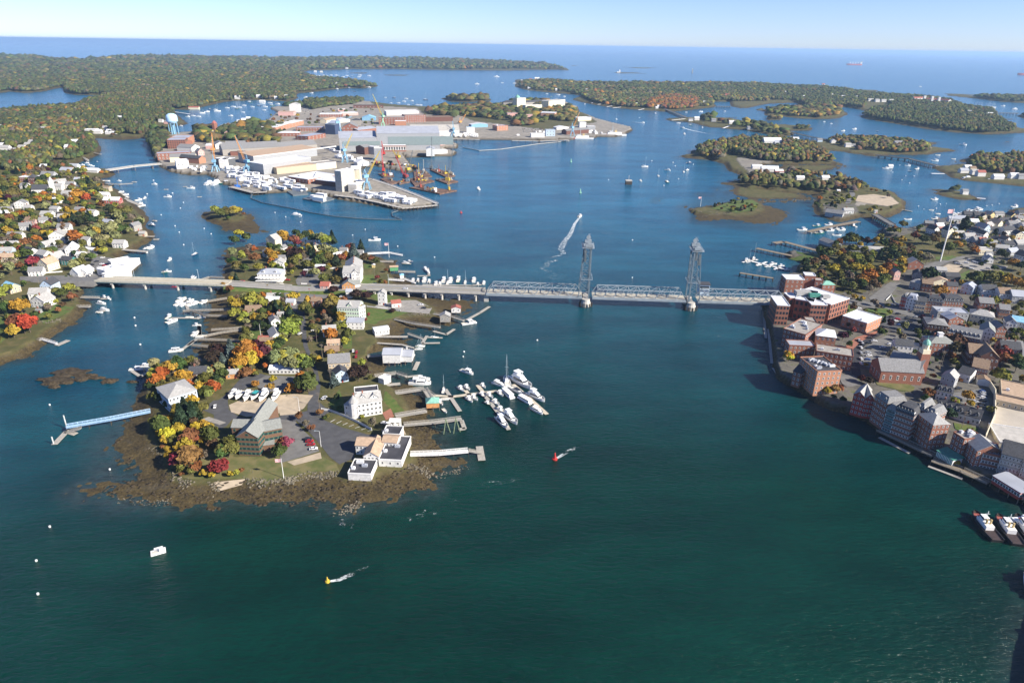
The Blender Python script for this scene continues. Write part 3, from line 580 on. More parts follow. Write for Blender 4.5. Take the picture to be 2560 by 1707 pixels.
wp("T4 -20,720 80,705 160,705 540,690 640,710 680,745 600,770 450,785 250,775 100,755 0,750", 'park', 12, 10, minr=4)
wp("T4 0,790 110,785 120,800 0,802", 'park', 12, 8, minr=4); wp("T4 250,870 380,870 370,890 260,890", 'park', 10, 8, minr=3)
wp("T4 1900,600 2150,640 2600,645 2600,605 2000,598", 'green', 9, 11, minr=5); wp("T4 2300,770 2600,750 2600,795 2352,790", 'green', 9, 11, minr=5)
wp("T3 1900,830 2352,838 T4 100,910 200,925 180,945 100,950 T3 2352,925 2150,890", 'park', 14, 9, .6, minr=3.5)
wp("T3 1740,780 1860,780 1860,830 1760,825", 'green', 14, 9, minr=4)
wp("T3 1700,1070 1850,1040 2150,1000 2352,1000 T4 300,1010 420,1060 540,1130 600,1200 500,1208 300,1198 0,1200 T3 2352,1190 2250,1180 2100,1150 1960,1110 1930,1180 1720,1150", 'isle', 12, 13, .95, minr=4)
wp("T4 560,985 900,975 1250,1010 1480,1050 1480,1100 1200,1110 1000,1090 740,1080 640,1050 560,1020", 'isle', 12, 12, .85, minr=4)
wp("T4 1860,1150 2000,1145 2352,1135 2700,1130 2700,1400 2352,1310 2000,1290 1850,1240", 'isle', 12, 12, .8, minr=4)
wp("T3 2150,1330 2352,1310 T4 60,1300 300,1290 600,1330 900,1400 880,1440 700,1520 M4 560,240 280,215 180,220 110,190 60,140 0,130", 'isle', 14, 11, .7, minr=3.5)
wp("M4 1670,230 1790,225 1860,270 1760,280 1680,262", 'green', 20, 10, .9, minr=3.5)
# ---- building kit
WALL = dict(white=stripes('white_clapboard', (.66, .65, .62), (.56, .55, .52), 'Z', 1.2, .6, .86), cream=mat('cream_siding', (.66, .60, .44), .7, var=.06), yellow=mat('yellow_siding', (.62, .50, .22), .7), grey=mat('grey_siding', (.34, .35, .36), .7, var=.1),
   tan=mat('tan_siding', (.46, .38, .27), .75, var=.1), brick=mat('red_brick', (.25, .11, .075), .9, var=.28, scale=2.2), orangebrick=mat('orange_brick', (.40, .195, .12), .9, var=.2, scale=2.2), darkbrick=mat('dark_brick', (.14, .068, .05), .9, var=.3, scale=2),
   brown=mat('brown_shingle', (.15, .085, .052), .85, var=.3, scale=2.5), blue=mat('pale_blue_siding', (.42, .52, .62), .7, var=.06), teal=mat('teal_siding', (.05, .22, .20), .7), mint=mat('mint_siding', (.50, .62, .47), .7, var=.05),
   orange=mat('orange_siding', (.50, .25, .10), .8), concrete=mat('concrete', (.42, .40, .36), .85, var=.12, scale=.3), stone=mat('grey_stone', (.30, .28, .25), .9, var=.3, scale=1.5), green=mat('green_siding', (.10, .30, .14), .7), red=mat('red_siding', (.36, .06, .045), .75),
   metal=stripes('ribbed_steel', (.34, .35, .36), (.27, .28, .29), 'X', .9, .5, .7), darkmetal=mat('charcoal_cladding', (.10, .105, .11), .5), glass=mat('curtain_glass', (.10, .16, .17), .15, var=.2, spec=.8), navy=mat('navy_panel', (.045, .065, .12), .6), pink=mat('pink_siding', (.55, .34, .30), .7), sky=mat('sky_blue_paint', (.20, .38, .52), .5, var=.06))
ROOF = dict(grey=mat('grey_shingle', (.20, .20, .20), .85, var=.18, scale=1.2), light=mat('light_grey_shingle', (.33, .325, .31), .85, var=.14, scale=1.0), dark=mat('dark_slate', (.060, .062, .068), .8, var=.25, scale=1.2), brown=mat('brown_shingle_roof', (.22, .155, .105), .85, var=.2, scale=1.2),
   tan=mat('tan_shingle', (.40, .29, .20), .85, var=.12), white=mat('white_membrane', (.62, .63, .64), .7, var=.06, scale=.15), black=mat('black_membrane', (.055, .055, .062), .75, var=.25, scale=.15), green=mat('green_roofing', (.06, .22, .17), .6), sage=mat('sage_shingle', (.22, .228, .21), .85, var=.14, scale=1.2),
   red=mat('red_shingle', (.30, .10, .075), .8), metal=mat('pale_metal_roof', (.36, .38, .42), .4, var=.08, scale=.1), gravel=mat('gravel_roof', (.30, .28, .25), .9, var=.15, scale=.4), concrete=WALL['concrete'], blue=mat('blue_roofing', (.25, .50, .66), .5), copper=mat('verdigris_copper', (.20, .42, .33), .6))
GLASS = mat('window_glass', (.018, .024, .032), .12, var=.3, spec=.7, scale=3); TRIM = mat('white_trim', (.74, .73, .70), .6, var=.04); DGREEN = mat('green_trim', (.03, .13, .10), .6)
WN = dict(white='white clapboard', cream='cream coloured', yellow='yellow painted', grey='grey sided', tan='tan sided', brick='red brick', orangebrick='orange brick', darkbrick='dark brick', brown='brown shingled', blue='pale blue', teal='teal painted', mint='mint green', orange='orange sided',
          concrete='pale concrete', stone='grey stone', green='green painted', red='red painted', metal='grey steel clad', darkmetal='charcoal clad', glass='glass walled', navy='navy blue', pink='pink sided', sky='sky blue')
RN = dict(grey='grey', light='light grey', dark='dark slate', brown='brown', tan='tan', white='white', black='black', green='green', sage='sage green', red='red', metal='pale metal', gravel='gravel', concrete='concrete', blue='blue', copper='green copper')
def win_mesh(frame):
 m = MB(); m.box((0, -.03, 0), (1, .10, 1), m=0); m.box((0, -.085, 0), (.72, .03, .80), m=1); m.box((0, -.11, 0), (.72, .02, .05), m=0)
 o = m.build('window', [frame, GLASS]); me = o.data; bpy.data.objects.remove(o); return me
WINM = {'w': win_mesh(TRIM), 'g': win_mesh(DGREEN), 'd': win_mesh(mat('dark_frame', (.05, .05, .06), .6)), 'b': win_mesh(WALL['brick'])}
WM_ = MB(); WM_.box((0, -.02, 0), (1, .06, 1)); _o = WM_.build('window', GLASS); WINM['n'] = _o.data; bpy.data.objects.remove(_o)
_o = MB().box((0, 0, .5), (1, 1, 1)).box((0, 0, 1.04), (1.2, 1.2, .08)).build('chimney', [WALL['brick']]); CHIM = _o.data; bpy.data.objects.remove(_o)
def win(parent, x, y, z, w, h, face, style='w'):
 o = link(bpy.data.objects.new('window', WINM[style])); o.parent = parent; o.location = (x, y, z); o.scale = (w, 1, h); o.rotation_euler = (0, 0, {'f': 0, 'r': math.pi / 2, 'b': math.pi, 'l': -math.pi / 2}[face]); return o
def roofmesh(kind, W_, D, z, rise, ov=.35):
 """roof solids on a W x D box whose corner is 0,0 ; returns (V, F)"""
 x0, x1, y0, y1 = -ov, W_ + ov, -ov, D + ov; t = .22
 m = MB()
 if kind == 'ga':   # ridge along x
  ym = D / 2; V = [(x0, y0, z), (x1, y0, z), (x1, ym, z + rise), (x0, ym, z + rise), (x0, y1, z), (x1, y1, z)]
  V2 = [(a, b, c + t) for a, b, c in V]; m.add(V + V2, [(6, 7, 8, 9), (9, 8, 11, 10), (0, 3, 2, 1), (3, 4, 5, 2), (0, 1, 7, 6), (4, 10, 11, 5), (0, 6, 9, 3), (3, 9, 10, 4), (1, 2, 8, 7), (2, 5, 11, 8)])
 elif kind == 'gp':  # ridge along y
  xm = W_ / 2; V = [(x0, y0, z), (x0, y1, z), (xm, y1, z + rise), (xm, y0, z + rise), (x1, y0, z), (x1, y1, z)]
  V2 = [(a, b, c + t) for a, b, c in V]; m.add(V + V2, [(9, 8, 7, 6), (10, 11, 8, 9), (1, 2, 3, 0), (2, 5, 4, 3), (6, 7, 1, 0), (5, 11, 10, 4), (3, 9, 6, 0), (4, 10, 9, 3), (7, 8, 2, 1), (8, 11, 5, 2)])
 elif kind == 'hip':
  if W_ >= D: a, b = (D / 2, D / 2), (W_ - D / 2, D / 2)
  else: a, b = (W_ / 2, W_ / 2), (W_ / 2, D - W_ / 2)
  V = [(x0, y0, z), (x1, y0, z), (x1, y1, z), (x0, y1, z), (a[0], a[1], z + rise), (b[0], b[1], z + rise)]
  if W_ >= D: Fc = [(0, 1, 5, 4), (1, 2, 5), (2, 3, 4, 5), (3, 0, 4), (3, 2, 1, 0)]
  else: Fc = [(0, 1, 4), (1, 2, 5, 4), (2, 3, 5), (3, 0, 4, 5), (3, 2, 1, 0)]
  m.add(V, Fc)
 elif kind == 'mansard':
  k = rise * .45; m.add([(x0, y0, z), (x1, y0, z), (x1, y1, z), (x0, y1, z), (k, k, z + rise), (W_ - k, k, z + rise), (W_ - k, D - k, z + rise), (k, D - k, z + rise)],
              [(3, 2, 1, 0), (4, 5, 6, 7), (0, 1, 5, 4), (1, 2, 6, 5), (2, 3, 7, 6), (3, 0, 4, 7)])
 elif kind == 'shed':
  m.add([(x0, y0, z), (x1, y0, z), (x1, y1, z), (x0, y1, z), (x0, y0, z + .25), (x1, y0, z + .25), (x1, y1, z + rise), (x0, y1, z + rise)], [(3, 2, 1, 0), (4, 5, 6, 7), (0, 1, 5, 4), (1, 2, 6, 5), (2, 3, 7, 6), (3, 0, 4, 7)])
 return m
def bld(A, B, D, H, roof='ga', rise=2.5, wall='white', rf='grey', wr=2, wc=4, ww=1.1, wh=1.5, ws='w', chim=0, name='house', desc=None, cat='house', group=None, flip=False, z0=0.0, pilings=0.0, dorm=0, ac=0, z=None, sides=True, base=None, top=None, door=True):
 """A,B: world points of the near base edge (left, right); D depth away from the camera"""
 A = np.array(A, float); B = np.array(B, float); d = (B - A)[:2]; W_ = float(np.hypot(*d)); ang = math.atan2(d[1], d[0])
 zb = (min(A[2], B[2]) if z is None else z) + z0
 o = empty(name, (A[0], A[1], zb), ang); wm_ = WALL[wall]; rm = ROOF[rf]
 m = MB(); m.box((W_ / 2, D / 2, H / 2 - .4), (W_, D, H + .8))
 if roof == 'ga': m.add([(0, 0, H), (0, D, H), (0, D / 2, H + rise), (.02, 0, H), (.02, D, H), (.02, D / 2, H + rise), (W_, 0, H), (W_, D, H), (W_, D / 2, H + rise)], [(0, 2, 1), (6, 7, 8)])
 if roof == 'gp': m.add([(0, 0, H), (W_, 0, H), (W_ / 2, 0, H + rise), (0, D, H), (W_, D, H), (W_ / 2, D, H + rise)], [(0, 1, 2), (3, 5, 4)])
 wl = m.build('wall', wm_, o)
 if base:
  MB().box((W_ / 2, D / 2, base[1] / 2), (W_ + .12, D + .12, base[1])).build('foundation', WALL[base[0]], o)
 if roof == 'flat':
  m = MB(); m.box((W_ / 2, D / 2, H + .02), (W_ - .5, D - .5, .12)); ro = m.build('roof', rm, o)
  pm = MB()
  for c, dd in (((W_ / 2, 0, H + .25), (W_ + .1, .35, .7)), ((W_ / 2, D, H + .25), (W_ + .1, .35, .7)), ((0, D / 2, H + .25), (.35, D - .35, .7)), ((W_, D / 2, H + .25), (.35, D - .35, .7))): pm.box(c, dd)
  pm.build('parapet', TRIM if wall in ('white', 'cream', 'metal') else (ROOF['white'] if rf == 'white' else wm_), ro)
 else: ro = roofmesh(roof, W_, D, H, rise).build('roof', rm, o)
 if roof == 'mansard': rise_ = rise
 for i in range(chim):
  c = link(bpy.data.objects.new('chimney', CHIM)); c.parent = ro; fx = (i + .5) / chim if chim > 1 else .3
  if roof == 'gp': c.location = (W_ / 2 + .4, D * fx, H + rise * .5)
  else: c.location = (W_ * fx, D * .52, H + rise * .5)
  c.scale = (.8, .8, rise * .5 + 1.4)
 for i in range(ac):
  m = MB(); sx = W_ * (.15 + .7 * ((i * .618) % 1)); sy = D * (.2 + .6 * ((i * .37 + .2) % 1)); m.box((sx, sy, H + .75), (1.8 + (i % 3), 1.6, 1.3)).bar((sx + .2, sy, H + 1.4), (sx + .2, sy, H + 1.75), .45, 0, 8); m.build('roof_unit', ROOF['metal'] if i % 2 else ROOF['white'], ro)
 if dorm:
  for i in range(dorm):
   x = W_ * (i + .5) / dorm; k = min(1.6, W_ / dorm * .55); zz = H + (rise * .18); yy = (D / 2) * .18 if roof != 'mansard' else .3
   dm = MB(); dm.box((x, yy + 1.0, zz + .8), (k, 2.2, 1.6)); dr = dm.build('dormer', TRIM, ro)
   MB().add([(x - k * .65, yy - .2, zz + 1.6), (x + k * .65, yy - .2, zz + 1.6), (x, yy - .2, zz + 2.3), (x - k * .65, yy + 2.4, zz + 1.6), (x + k * .65, yy + 2.4, zz + 1.6), (x, yy + 2.4, zz + 2.3)], [(0, 1, 2), (3, 5, 4), (0, 2, 5, 3), (1, 4, 5, 2), (0, 3, 4, 1)]).build('dormer_roof', rm, ro)
   wn = link(bpy.data.objects.new('window', WINM['n'])); wn.parent = ro; wn.location = (x, yy - .11, zz + .85); wn.scale = (k * .6, 1, 1.1)
 ca, sa = math.cos(ang), math.sin(ang); cen = np.array([A[0] + W_ / 2 * ca - D / 2 * sa, A[1] + W_ / 2 * sa + D / 2 * ca]); view = -cen / np.linalg.norm(cen)
 faces = [('f', (sa, -ca)), ('r', (ca, sa)), ('l', (-ca, -sa))]
 if wr and wc:
  st = H / wr
  for f, nv in faces:
   if nv[0] * view[0] + nv[1] * view[1] < .12: continue
   ln = W_ if f == 'f' else D; n = wc if f == 'f' else max(1, int(round(wc * D / W_)))
   if f != 'f' and not sides: continue
   n = min(n, 14)
   for r in range(wr):
    for i in range(n):
     t = ln * (i + .5) / n; zz = st * (r + .52)
     if door and r == 0 and f == 'f' and i == n // 2 and name == 'house':
      dd = MB().box((t, -.04, 1.05), (1.0, .12, 2.1)).build('door', WALL['red'] if i % 2 else DGREEN, o); continue
     if f == 'f': win(o, t, 0, zz, ww, wh, 'f', ws)
     elif f == 'r': win(o, W_, t, zz, ww, wh, 'r', ws)
     else: win(o, 0, t, zz, ww, wh, 'l', ws)
  if roof == 'gp' and H > 4: win(o, W_ / 2, 0, H + rise * .35, ww * .8, wh * .8, 'f', ws)
 if pilings:
  nx = max(2, int(W_ / 4)); ny = max(2, int(D / 5))
  for i in range(nx + 1):
   for j in range(ny + 1):
    if i in (0, nx) or j in (0, ny): MB().bar((W_ * i / nx, D * j / ny, -pilings), (W_ * i / nx, D * j / ny, .1), .18, 0, 6).build('piling', MATS['weathered_wood'], o)
 if desc is None:
  rk = {'ga': 'gable', 'gp': 'gable', 'hip': 'hip', 'flat': 'flat', 'mansard': 'mansard', 'shed': 'lean-to'}[roof]
  desc = ('small ' if W_ * D < 70 else 'large ' if W_ * D > 380 else '') + WN[wall] + ' ' + name.replace('_', ' ') + ' with ' + RN[rf] + ' ' + rk + ' roof'
 reg(o, desc, cat, group); o['_c'] = 1; return o
mat('weathered_wood', (.20, .165, .12), .9, var=.25, scale=1.5)
def B_(c, a, **k):
 """a='ax,ay,bx,by' in crop c"""
 q = [float(v) for v in a.split(',')]; return bld(G(*c2(c, q[0], q[1])), G(*c2(c, q[2], q[3])), **k)
def H_(x, y, L, Wd, H, rot, wall, rf, roof='ga', rise=None, grp='houses with pitched roofs', far=False, **k):
 """x,y photo point at the middle of the base; rot degrees of the long side from world +X"""
 p = G(x, y); a = math.radians(rot); u = np.array([math.cos(a), math.sin(a), 0]); v = np.array([-math.sin(a), math.cos(a), 0])
 A = p - u * L / 2 - v * Wd / 2; Bq = p + u * L / 2 - v * Wd / 2
 far = far or p[1] > 1150
 kw = dict(wr=0, wc=0, door=False) if far else dict(wr=2 if H > 4 else 1, wc=max(2, int(L / 3)), ww=1.25, wh=1.7)
 if not far: kw['chim'] = 1 if random.random() < .6 else 0
 kw.update(k)
 return bld(A, Bq, Wd, H, roof=roof, rise=rise or Wd * .38, wall=wall, rf=rf, group=grp, z=p[2], **kw)
def houses(c, s, far=False, **k):
 for (x, y, ex, t) in rows(c + ' ' + s.strip().replace('\n', '\n')):
  L, Wd, H, rot, wall, rf = float(t[0]), float(t[1]), float(t[2]), float(t[3]), t[4], t[5]
  H_(x, y, L, Wd, H, rot, wall, rf, roof=t[6] if len(t) > 6 else 'ga', far=far, **k)
# ---- flat sheets: roads, yards, lawns
ASPH = mat('asphalt', (.075, .076, .080), .9, var=.14, scale=.25, bump=.1); ASPH2 = mat('worn_asphalt', (.15, .147, .14), .9, var=.14, scale=.2); SAND = mat('sandy_yard', (.40, .33, .24), .95, var=.14, scale=.18)
LAWN = mat('lawn', (.055, .105, .018), .95, scale=.3, col2=(.11, .125, .035)); DRY = mat('dry_lawn', (.16, .14, .060), .95, scale=.16, col2=(.085, .10, .03)); BRICKW = mat('brick_paving', (.28, .12, .08), .9, var=.2, scale=1.5); GRAV = mat('grey_gravel', (.27, .255, .23), .95, var=.15, scale=.4); PAINT = mat('road_paint', (.75, .75, .72), .7)
NS = [0]
def sheet(name, s, m, up=.03, kind='structure'):
 q = pts(s); pl = [G(x, y) for x, y in q]; zt = float(np.median([p[2] for p in pl]))
 n = len(pl); V = [(p[0], p[1], p[2] + up) for p in pl]
 import mathutils.geometry as mg
 tri = mg.tessellate_polygon([[Vector((p[0], p[1], 0)) for p in pl]])
 VV = []; FF = []
 for a, b, c in tri:
  T = np.array([pl[a][:2], pl[b][:2], pl[c][:2]]); L = max(np.linalg.norm(T[0] - T[1]), np.linalg.norm(T[1] - T[2]), np.linalg.norm(T[0] - T[2])); k = int(min(12, max(1, L / 12)))
  idx = {}
  for i in range(k + 1):
   for j in range(k + 1 - i):
    w0, w1 = i / k, j / k; pt = T[0] * (1 - w0 - w1) + T[1] * w0 + T[2] * w1; idx[(i, j)] = len(VV); VV.append(pt)
  for i in range(k):
   for j in range(k - i):
    FF.append((idx[(i, j)], idx[(i + 1, j)], idx[(i, j + 1)]))
    if i + j < k - 1: FF.append((idx[(i + 1, j)], idx[(i + 1, j + 1)], idx[(i, j + 1)]))
 NS[0] += 1; up = up + .005 * NS[0]
 VV = np.array(VV); z = np.maximum(height(VV)[0], 0.1) + up
 V3 = np.c_[VV, z]; FF = np.array(FF); a = V3[FF[:, 1]] - V3[FF[:, 0]]; b = V3[FF[:, 2]] - V3[FF[:, 0]]; fl = np.cross(a, b)[:, 2] < 0; FF[fl] = FF[fl][:, ::-1]
 me = fastmesh(name, V3, FF, m); o = link(bpy.data.objects.new(name, me)); tag(o, kind=kind); return o
def ribbon(name, s, wd, m, up=.06, kind='structure', zf=None):
 q = [G(x, y) for x, y in pts(s)]; P2 = []
 for a, b in zip(q[:-1], q[1:]):
  k = max(1, int(np.linalg.norm(b - a) / 8)); P2 += [a + (b - a) * i / k for i in range(k)]
 P2.append(q[-1]); V = []; n = len(P2)
 for i, p in enumerate(P2):
  d = P2[min(i + 1, n - 1)] - P2[max(i - 1, 0)]; d = d[:2] / (np.linalg.norm(d[:2]) + 1e-9); nn = np.array([-d[1], d[0]])
  for sg in (-1, 0, 1):
   xy = p[:2] + nn * sg * wd / 2; V.append((xy[0], xy[1], (hz(xy[0], xy[1]) + .05 if zf is None else zf) + up))
 Fc = []
 for i in range(n - 1):
  for j in (0, 1): Fc.append((3 * i + j, 3 * i + j + 1, 3 * i + j + 4, 3 * i + j + 3)[::-1])
 o = mk(name, V, [f[::-1] for f in Fc], m); tag(o, kind=kind); return o
# ==== the island in the middle of the river
for nm, x, y in (('white riverside restaurant', 945, 1120), ('brown shingled lodge', 650, 1090), ('turreted white mansion', 915, 1000), ('pale blue waterside house', 450, 1000), ('long white bungalow', 705, 925), ('tan block by the lane', 846, 920),
                 ('mint green apartments', 885, 800), ('grey-gabled condominiums', 885, 680), ('white verandah house', 675, 690), ('orange gabled station house', 870, 715), ('white tower house', 954, 750), ('row of boats ashore', 640, 990), ('white boathouse on piles', 995, 905),
                 ('marina fingers', 1220, 990), ('blue gangway pier', 250, 1050), ('island crossroads', 735, 715), ('dark gabled cottage', 690, 840), ('sandy boatyard', 680, 1010), ('upper left piers of the island', 500, 800)): landmark(nm.replace('upper left ', 'western '), x, y)
sheet('grass', "B1 1110,1120 1120,960 1230,700 1380,620 1500,690 1560,760 1640,800 1650,960 1900,960 2100,900 2182,960 B2 60,870 200,1000 350,940 470,1000 500,1060 200,1095 0,1128 B1 1920,1180 1750,1145 1500,1150 1300,1150", DRY)
sheet('grass', "Z6 1330,1290 1600,1310 1900,1350 1880,1420 1700,1420 1560,1540 1500,1568 1290,1500", LAWN); sheet('grass', "Z6 1240,840 1420,820 1470,950 1240,950", LAWN); sheet('grass', "Z6 1280,680 1400,660 1420,730 1300,740", LAWN)
sheet('grass', "Z6 1400,1060 1980,1170 1900,1230 1620,1240 1480,1200 1290,1060", LAWN); sheet('grass', "Z7 820,480 960,470 980,590 790,640 750,610", LAWN); sheet('grass', "Z7 2100,560 2240,560 2240,740 2100,730", LAWN)
sheet('grass', "B2 880,400 960,390 990,510 1050,560 960,580 870,480", LAWN); sheet('grass', "B2 410,500 500,380 560,560 470,560", LAWN)
sheet('road', "Z7 1480,0 1560,150 1590,320 1600,520 1620,700 1700,900 1760,1050 1800,1250 1780,1400 1740,1568 1620,1568 1680,1400 1740,1300 1720,1100 1660,950 1560,700 1530,500 1500,330 1460,200 1420,0", ASPH)
sheet('road', "Z7 860,1060 1050,1110 1000,1180 860,1240 700,1330 560,1400 480,1480 520,1568 240,1568 420,1420 560,1290 700,1130", ASPH)
sheet('road', "B1 1380,560 1480,480 1600,470 1610,560 1700,620 1850,650 2182,600 2182,660 2060,650 1900,640 1640,640 1590,700 1500,740 1480,600", ASPH)
sheet('car_park', "B2 0,600 120,590 230,560 330,620 520,700 740,760 900,760 860,800 640,860 620,960 500,1010 420,950 350,860 300,800 200,690 130,640 0,620", ASPH); sheet('road', "B2 240,400 310,380 300,460 420,570 340,620 230,560", ASPH)
sheet('car_park', "B2 0,630 130,650 190,720 280,800 330,900 90,975 0,1000", ASPH2); sheet('yard', "B1 1610,520 1700,480 1900,470 2182,430 2182,560 1980,600 1760,620 1630,580", SAND); sheet('yard', "B2 -30,430 120,420 280,430 200,540 120,590 0,600", SAND)
sheet('yard', "Z6 1480,1240 1840,1180 2020,1180 2240,1290 2200,1370 1800,1340 1420,1280", GRAV); sheet('yard', "Z7 870,1200 1040,1110 1500,1130 1540,1250 1250,1370 940,1300", ASPH2); sheet('yard', "B1 1440,620 1590,670 1530,690 1380,640", GRAV)
sheet('road', "Z6 160,1050 800,1050 780,1150 560,1170 350,1250 330,1350 200,1200", ASPH2); sheet('car_park', "Z6 440,760 620,740 700,800 640,960 360,980 330,900", ASPH2); sheet('road', "Z6 330,950 420,880 500,740 420,640 470,560 540,520 570,640 560,740 430,950", ASPH2)
sheet('footpath', "B2 860,580 930,540 960,610 890,640", BRICKW); sheet('yard', "B2 850,720 1040,720 1060,760 860,750", SAND); sheet('yard', "B2 60,990 340,910 350,960 120,1020", SAND)
sheet('yard', "B1 1480,1180 1750,1150 1720,1200 1540,1250", SAND)
for i in range(7):
 a = GC('B2', 420 + i * 52, 655 + i * 13); b_ = GC('B2', 462 + i * 52, 632 + i * 15); mk('road_marking', [(a[0], a[1], a[2] + .12), (a[0] + .35, a[1], a[2] + .12), (b_[0] + .35, b_[1], b_[2] + .12), (b_[0], b_[1], b_[2] + .12)], [(0, 1, 2, 3)], PAINT)['kind'] = 'structure'
# --- restaurant on the point: several joined volumes
def at_local(o, W_=0): return o
def joined(name, desc, cat, px, py, parts, group=None):
 """one building of several joined volumes; parts: (ax,ay,bx,by in crop c, D, H, roof, rise, wall, rf, kw)"""
 p = G(px, py); root = empty(name, p)
 for (c, a, D, H, roof, rise, wall, rf, kw) in parts:
  n0 = len(REG); q = B_(c, a, D=D, H=H, roof=roof, rise=rise, wall=wall, rf=rf, name='wing', door=False, **kw); del REG[n0:]
  if '_c' in q: del q['_c']
  M0 = Matrix.Translation(q.location) @ Matrix.Rotation(q.rotation_euler[2], 4, 'Z'); Mr = Matrix.Translation(-Vector(p))
  for ch in kids(q):
   ch.parent = root; ch.matrix_parent_inverse = Mr @ M0
  bpy.data.objects.remove(q)
 reg(root, desc, cat, group); return root
joined('restaurant', 'white clapboard riverside restaurant on low piles with black flat roofs', 'restaurant', 945, 1130, [
 ('B2', '575,1140,768,1150', 13, 3.2, 'flat', 1, 'white', 'black', dict(wr=0, wc=0, ac=3, pilings=2.4, z=3.6)),
 ('B2', '706,1012,832,1016', 17, 5.0, 'gp', 2.8, 'white', 'tan', dict(wr=2, wc=4, z=3.4)),
 ('B2', '832,1025,1025,1035', 24, 3.7, 'flat', 1, 'white', 'black', dict(wr=1, wc=3, ac=2, pilings=2.2, z=3.6)),
 ('B2', '640,925,830,935', 9, 5.4, 'ga', 2.4, 'white', 'tan', dict(wr=2, wc=6, z=3.4)),
 ('B2', '862,905,985,915', 8, 6.2, 'ga', 1.6, 'white', 'tan', dict(wr=2, wc=4, z=3.4)),
 ('B2', '868,830,1010,838', 9, 5.6, 'flat', 1, 'white', 'black', dict(wr=0, wc=0, ac=1, z=3.4))])
joined('lodge', 'brown shingled four-storey lodge with sage gabled roofs and green window bands', 'office building', 650, 1090, [
 ('B1', '1700,945,1880,955', 13, 11.5, 'gp', 4.2, 'brown', 'sage', dict(wr=4, wc=5, ww=2.0, ws='g', z=3.2)),
 ('B1', '1885,900,2080,860', 12, 11.0, 'ga', 2.8, 'brown', 'sage', dict(wr=3, wc=5, ww=2.2, ws='g', z=3.2)),
 ('B1', '1655,850,1790,852', 9, 10.5, 'ga', 2.6, 'brown', 'sage', dict(wr=3, wc=3, ws='g', z=3.2)),
 ('B1', '1790,840,1925,842', 24, 11.0, 'gp', 4.4, 'brown', 'sage', dict(wr=0, wc=0, z=3.2)),
 ('B1', '1888,920,2000,905', 5, 4.0, 'shed', 1.2, 'brown', 'sage', dict(wr=0, wc=0, z=3.2))])
joined('mansion', 'white clapboard mansion with round turret, balconies and grey roofs', 'apartment house', 915, 1000, [
 ('B2', '655,620,862,585', 9, 9.2, 'ga', 4.5, 'white', 'light', dict(wr=3, wc=6, ww=1.8, z=3.2, dorm=0, chim=1)),
 ('B2', '545,600,660,625', 12, 7.5, 'hip', 3.5, 'white', 'light', dict(wr=2, wc=3, z=3.2, chim=1)),
 ('B2', '640,560,835,540', 7, 12.2, 'flat', 1, 'white', 'black', dict(wr=0, wc=0, z=3.2, chim=0)),
 ('B2', '670,600,740,590', 3, 11.0, 'gp', 2.6, 'white', 'light', dict(wr=3, wc=2, z=3.2)),
 ('B2', '760,592,835,582', 3, 11.0, 'gp', 2.6, 'white', 'light', dict(wr=3, wc=2, z=3.2))])
_m = REG[-1][0]; _t = GC('B2', 628, 612) - np.array(_m.location)
MB().lathe([(2.6, 0), (2.6, 10.5), (2.9, 10.6)], (_t[0], _t[1]), 10).build('turret', WALL['white'], _m); _tr = MB().lathe([(3.1, 10.6), (.05, 15)], (_t[0], _t[1]), 10).build('turret_roof', ROOF['light'], _m)
for k_ in range(2):
 a = GC('B2', 700, 590 - 0) - np.array(_m.location); b2 = GC('B2', 860, 575) - np.array(_m.location); MB().bar((a[0], a[1] - 1.2, 3.4 + 3.2 * k_), (b2[0], b2[1] - 1.2, 3.4 + 3.2 * k_), .45).build('balcony', WALL['white'], _m)
B_('B1', '1118,590,1358,512', D=20, H=10.0, roof='hip', rise=3.6, wall='blue', rf='light', wr=3, wc=8, ww=1.5, name='apartment_house', desc='pale blue three-storey waterside house with grey hip roof', cat='apartment house')
joined('bungalow', 'long low white bungalow with white roof and chimney', 'house', 705, 925, [
 ('Z7', '1080,1090,1500,1090', 8, 3.0, 'ga', 1.8, 'white', 'white', dict(wr=1, wc=8, ww=1.8, chim=1)), ('Z7', '1160,1035,1320,1035', 9, 3.0, 'ga', 1.9, 'white', 'white', dict(wr=0, wc=0))])
B_('B2', '412,250,592,238', D=13, H=7.5, roof='ga', rise=4.2, wall='tan', rf='grey', wr=2, wc=6, chim=0, name='apartment_house', desc='tan two-storey block with steep grey roof by the lane', cat='apartment house')
B_('B2', '470,330,580,312', D=9, H=6, roof='gp', rise=3, wall='blue', rf='dark', wr=2, wc=3, desc='blue-grey cottage with dark gable roof in the shade')
joined('apartment_house', 'mint green four-storey apartment house with brown-grey roof and balconies', 'apartment house', 885, 815, [
 ('Z6', '930,1480,1230,1490', 14, 12, 'ga', 4.0, 'mint', 'light', dict(wr=4, wc=9, ww=1.4, z=3.2, chim=1)), ('Z6', '1230,1490,1320,1460', 13, 12.5, 'flat', 1, 'white', 'brown', dict(wr=4, wc=3, ww=1.7, z=3.2)),
 ('Z6', '1050,1478,1150,1480', 4, 12, 'gp', 3.6, 'mint', 'light', dict(wr=4, wc=3, z=3.2)), ('Z6', '1050,1590,1280,1590', 7, 6, 'shed', 1.5, 'white', 'metal', dict(wr=2, wc=4, z=3.2))])
joined('condominium', 'grey-gabled white condominium row with three chimneys', 'apartment house', 885, 700, [
 ('Z6', '1000,945,1240,945', 16, 10, 'ga', 4.5, 'white', 'light', dict(wr=3, wc=5, z=3.2)), ('Z6', '1030,890,1270,880', 26, 10, 'gp', 5, 'white', 'light', dict(wr=3, wc=5, z=3.2, chim=3)), ('Z6', '1120,950,1225,945', 4, 10, 'gp', 3, 'white', 'light', dict(wr=3, wc=2, z=3.2))])
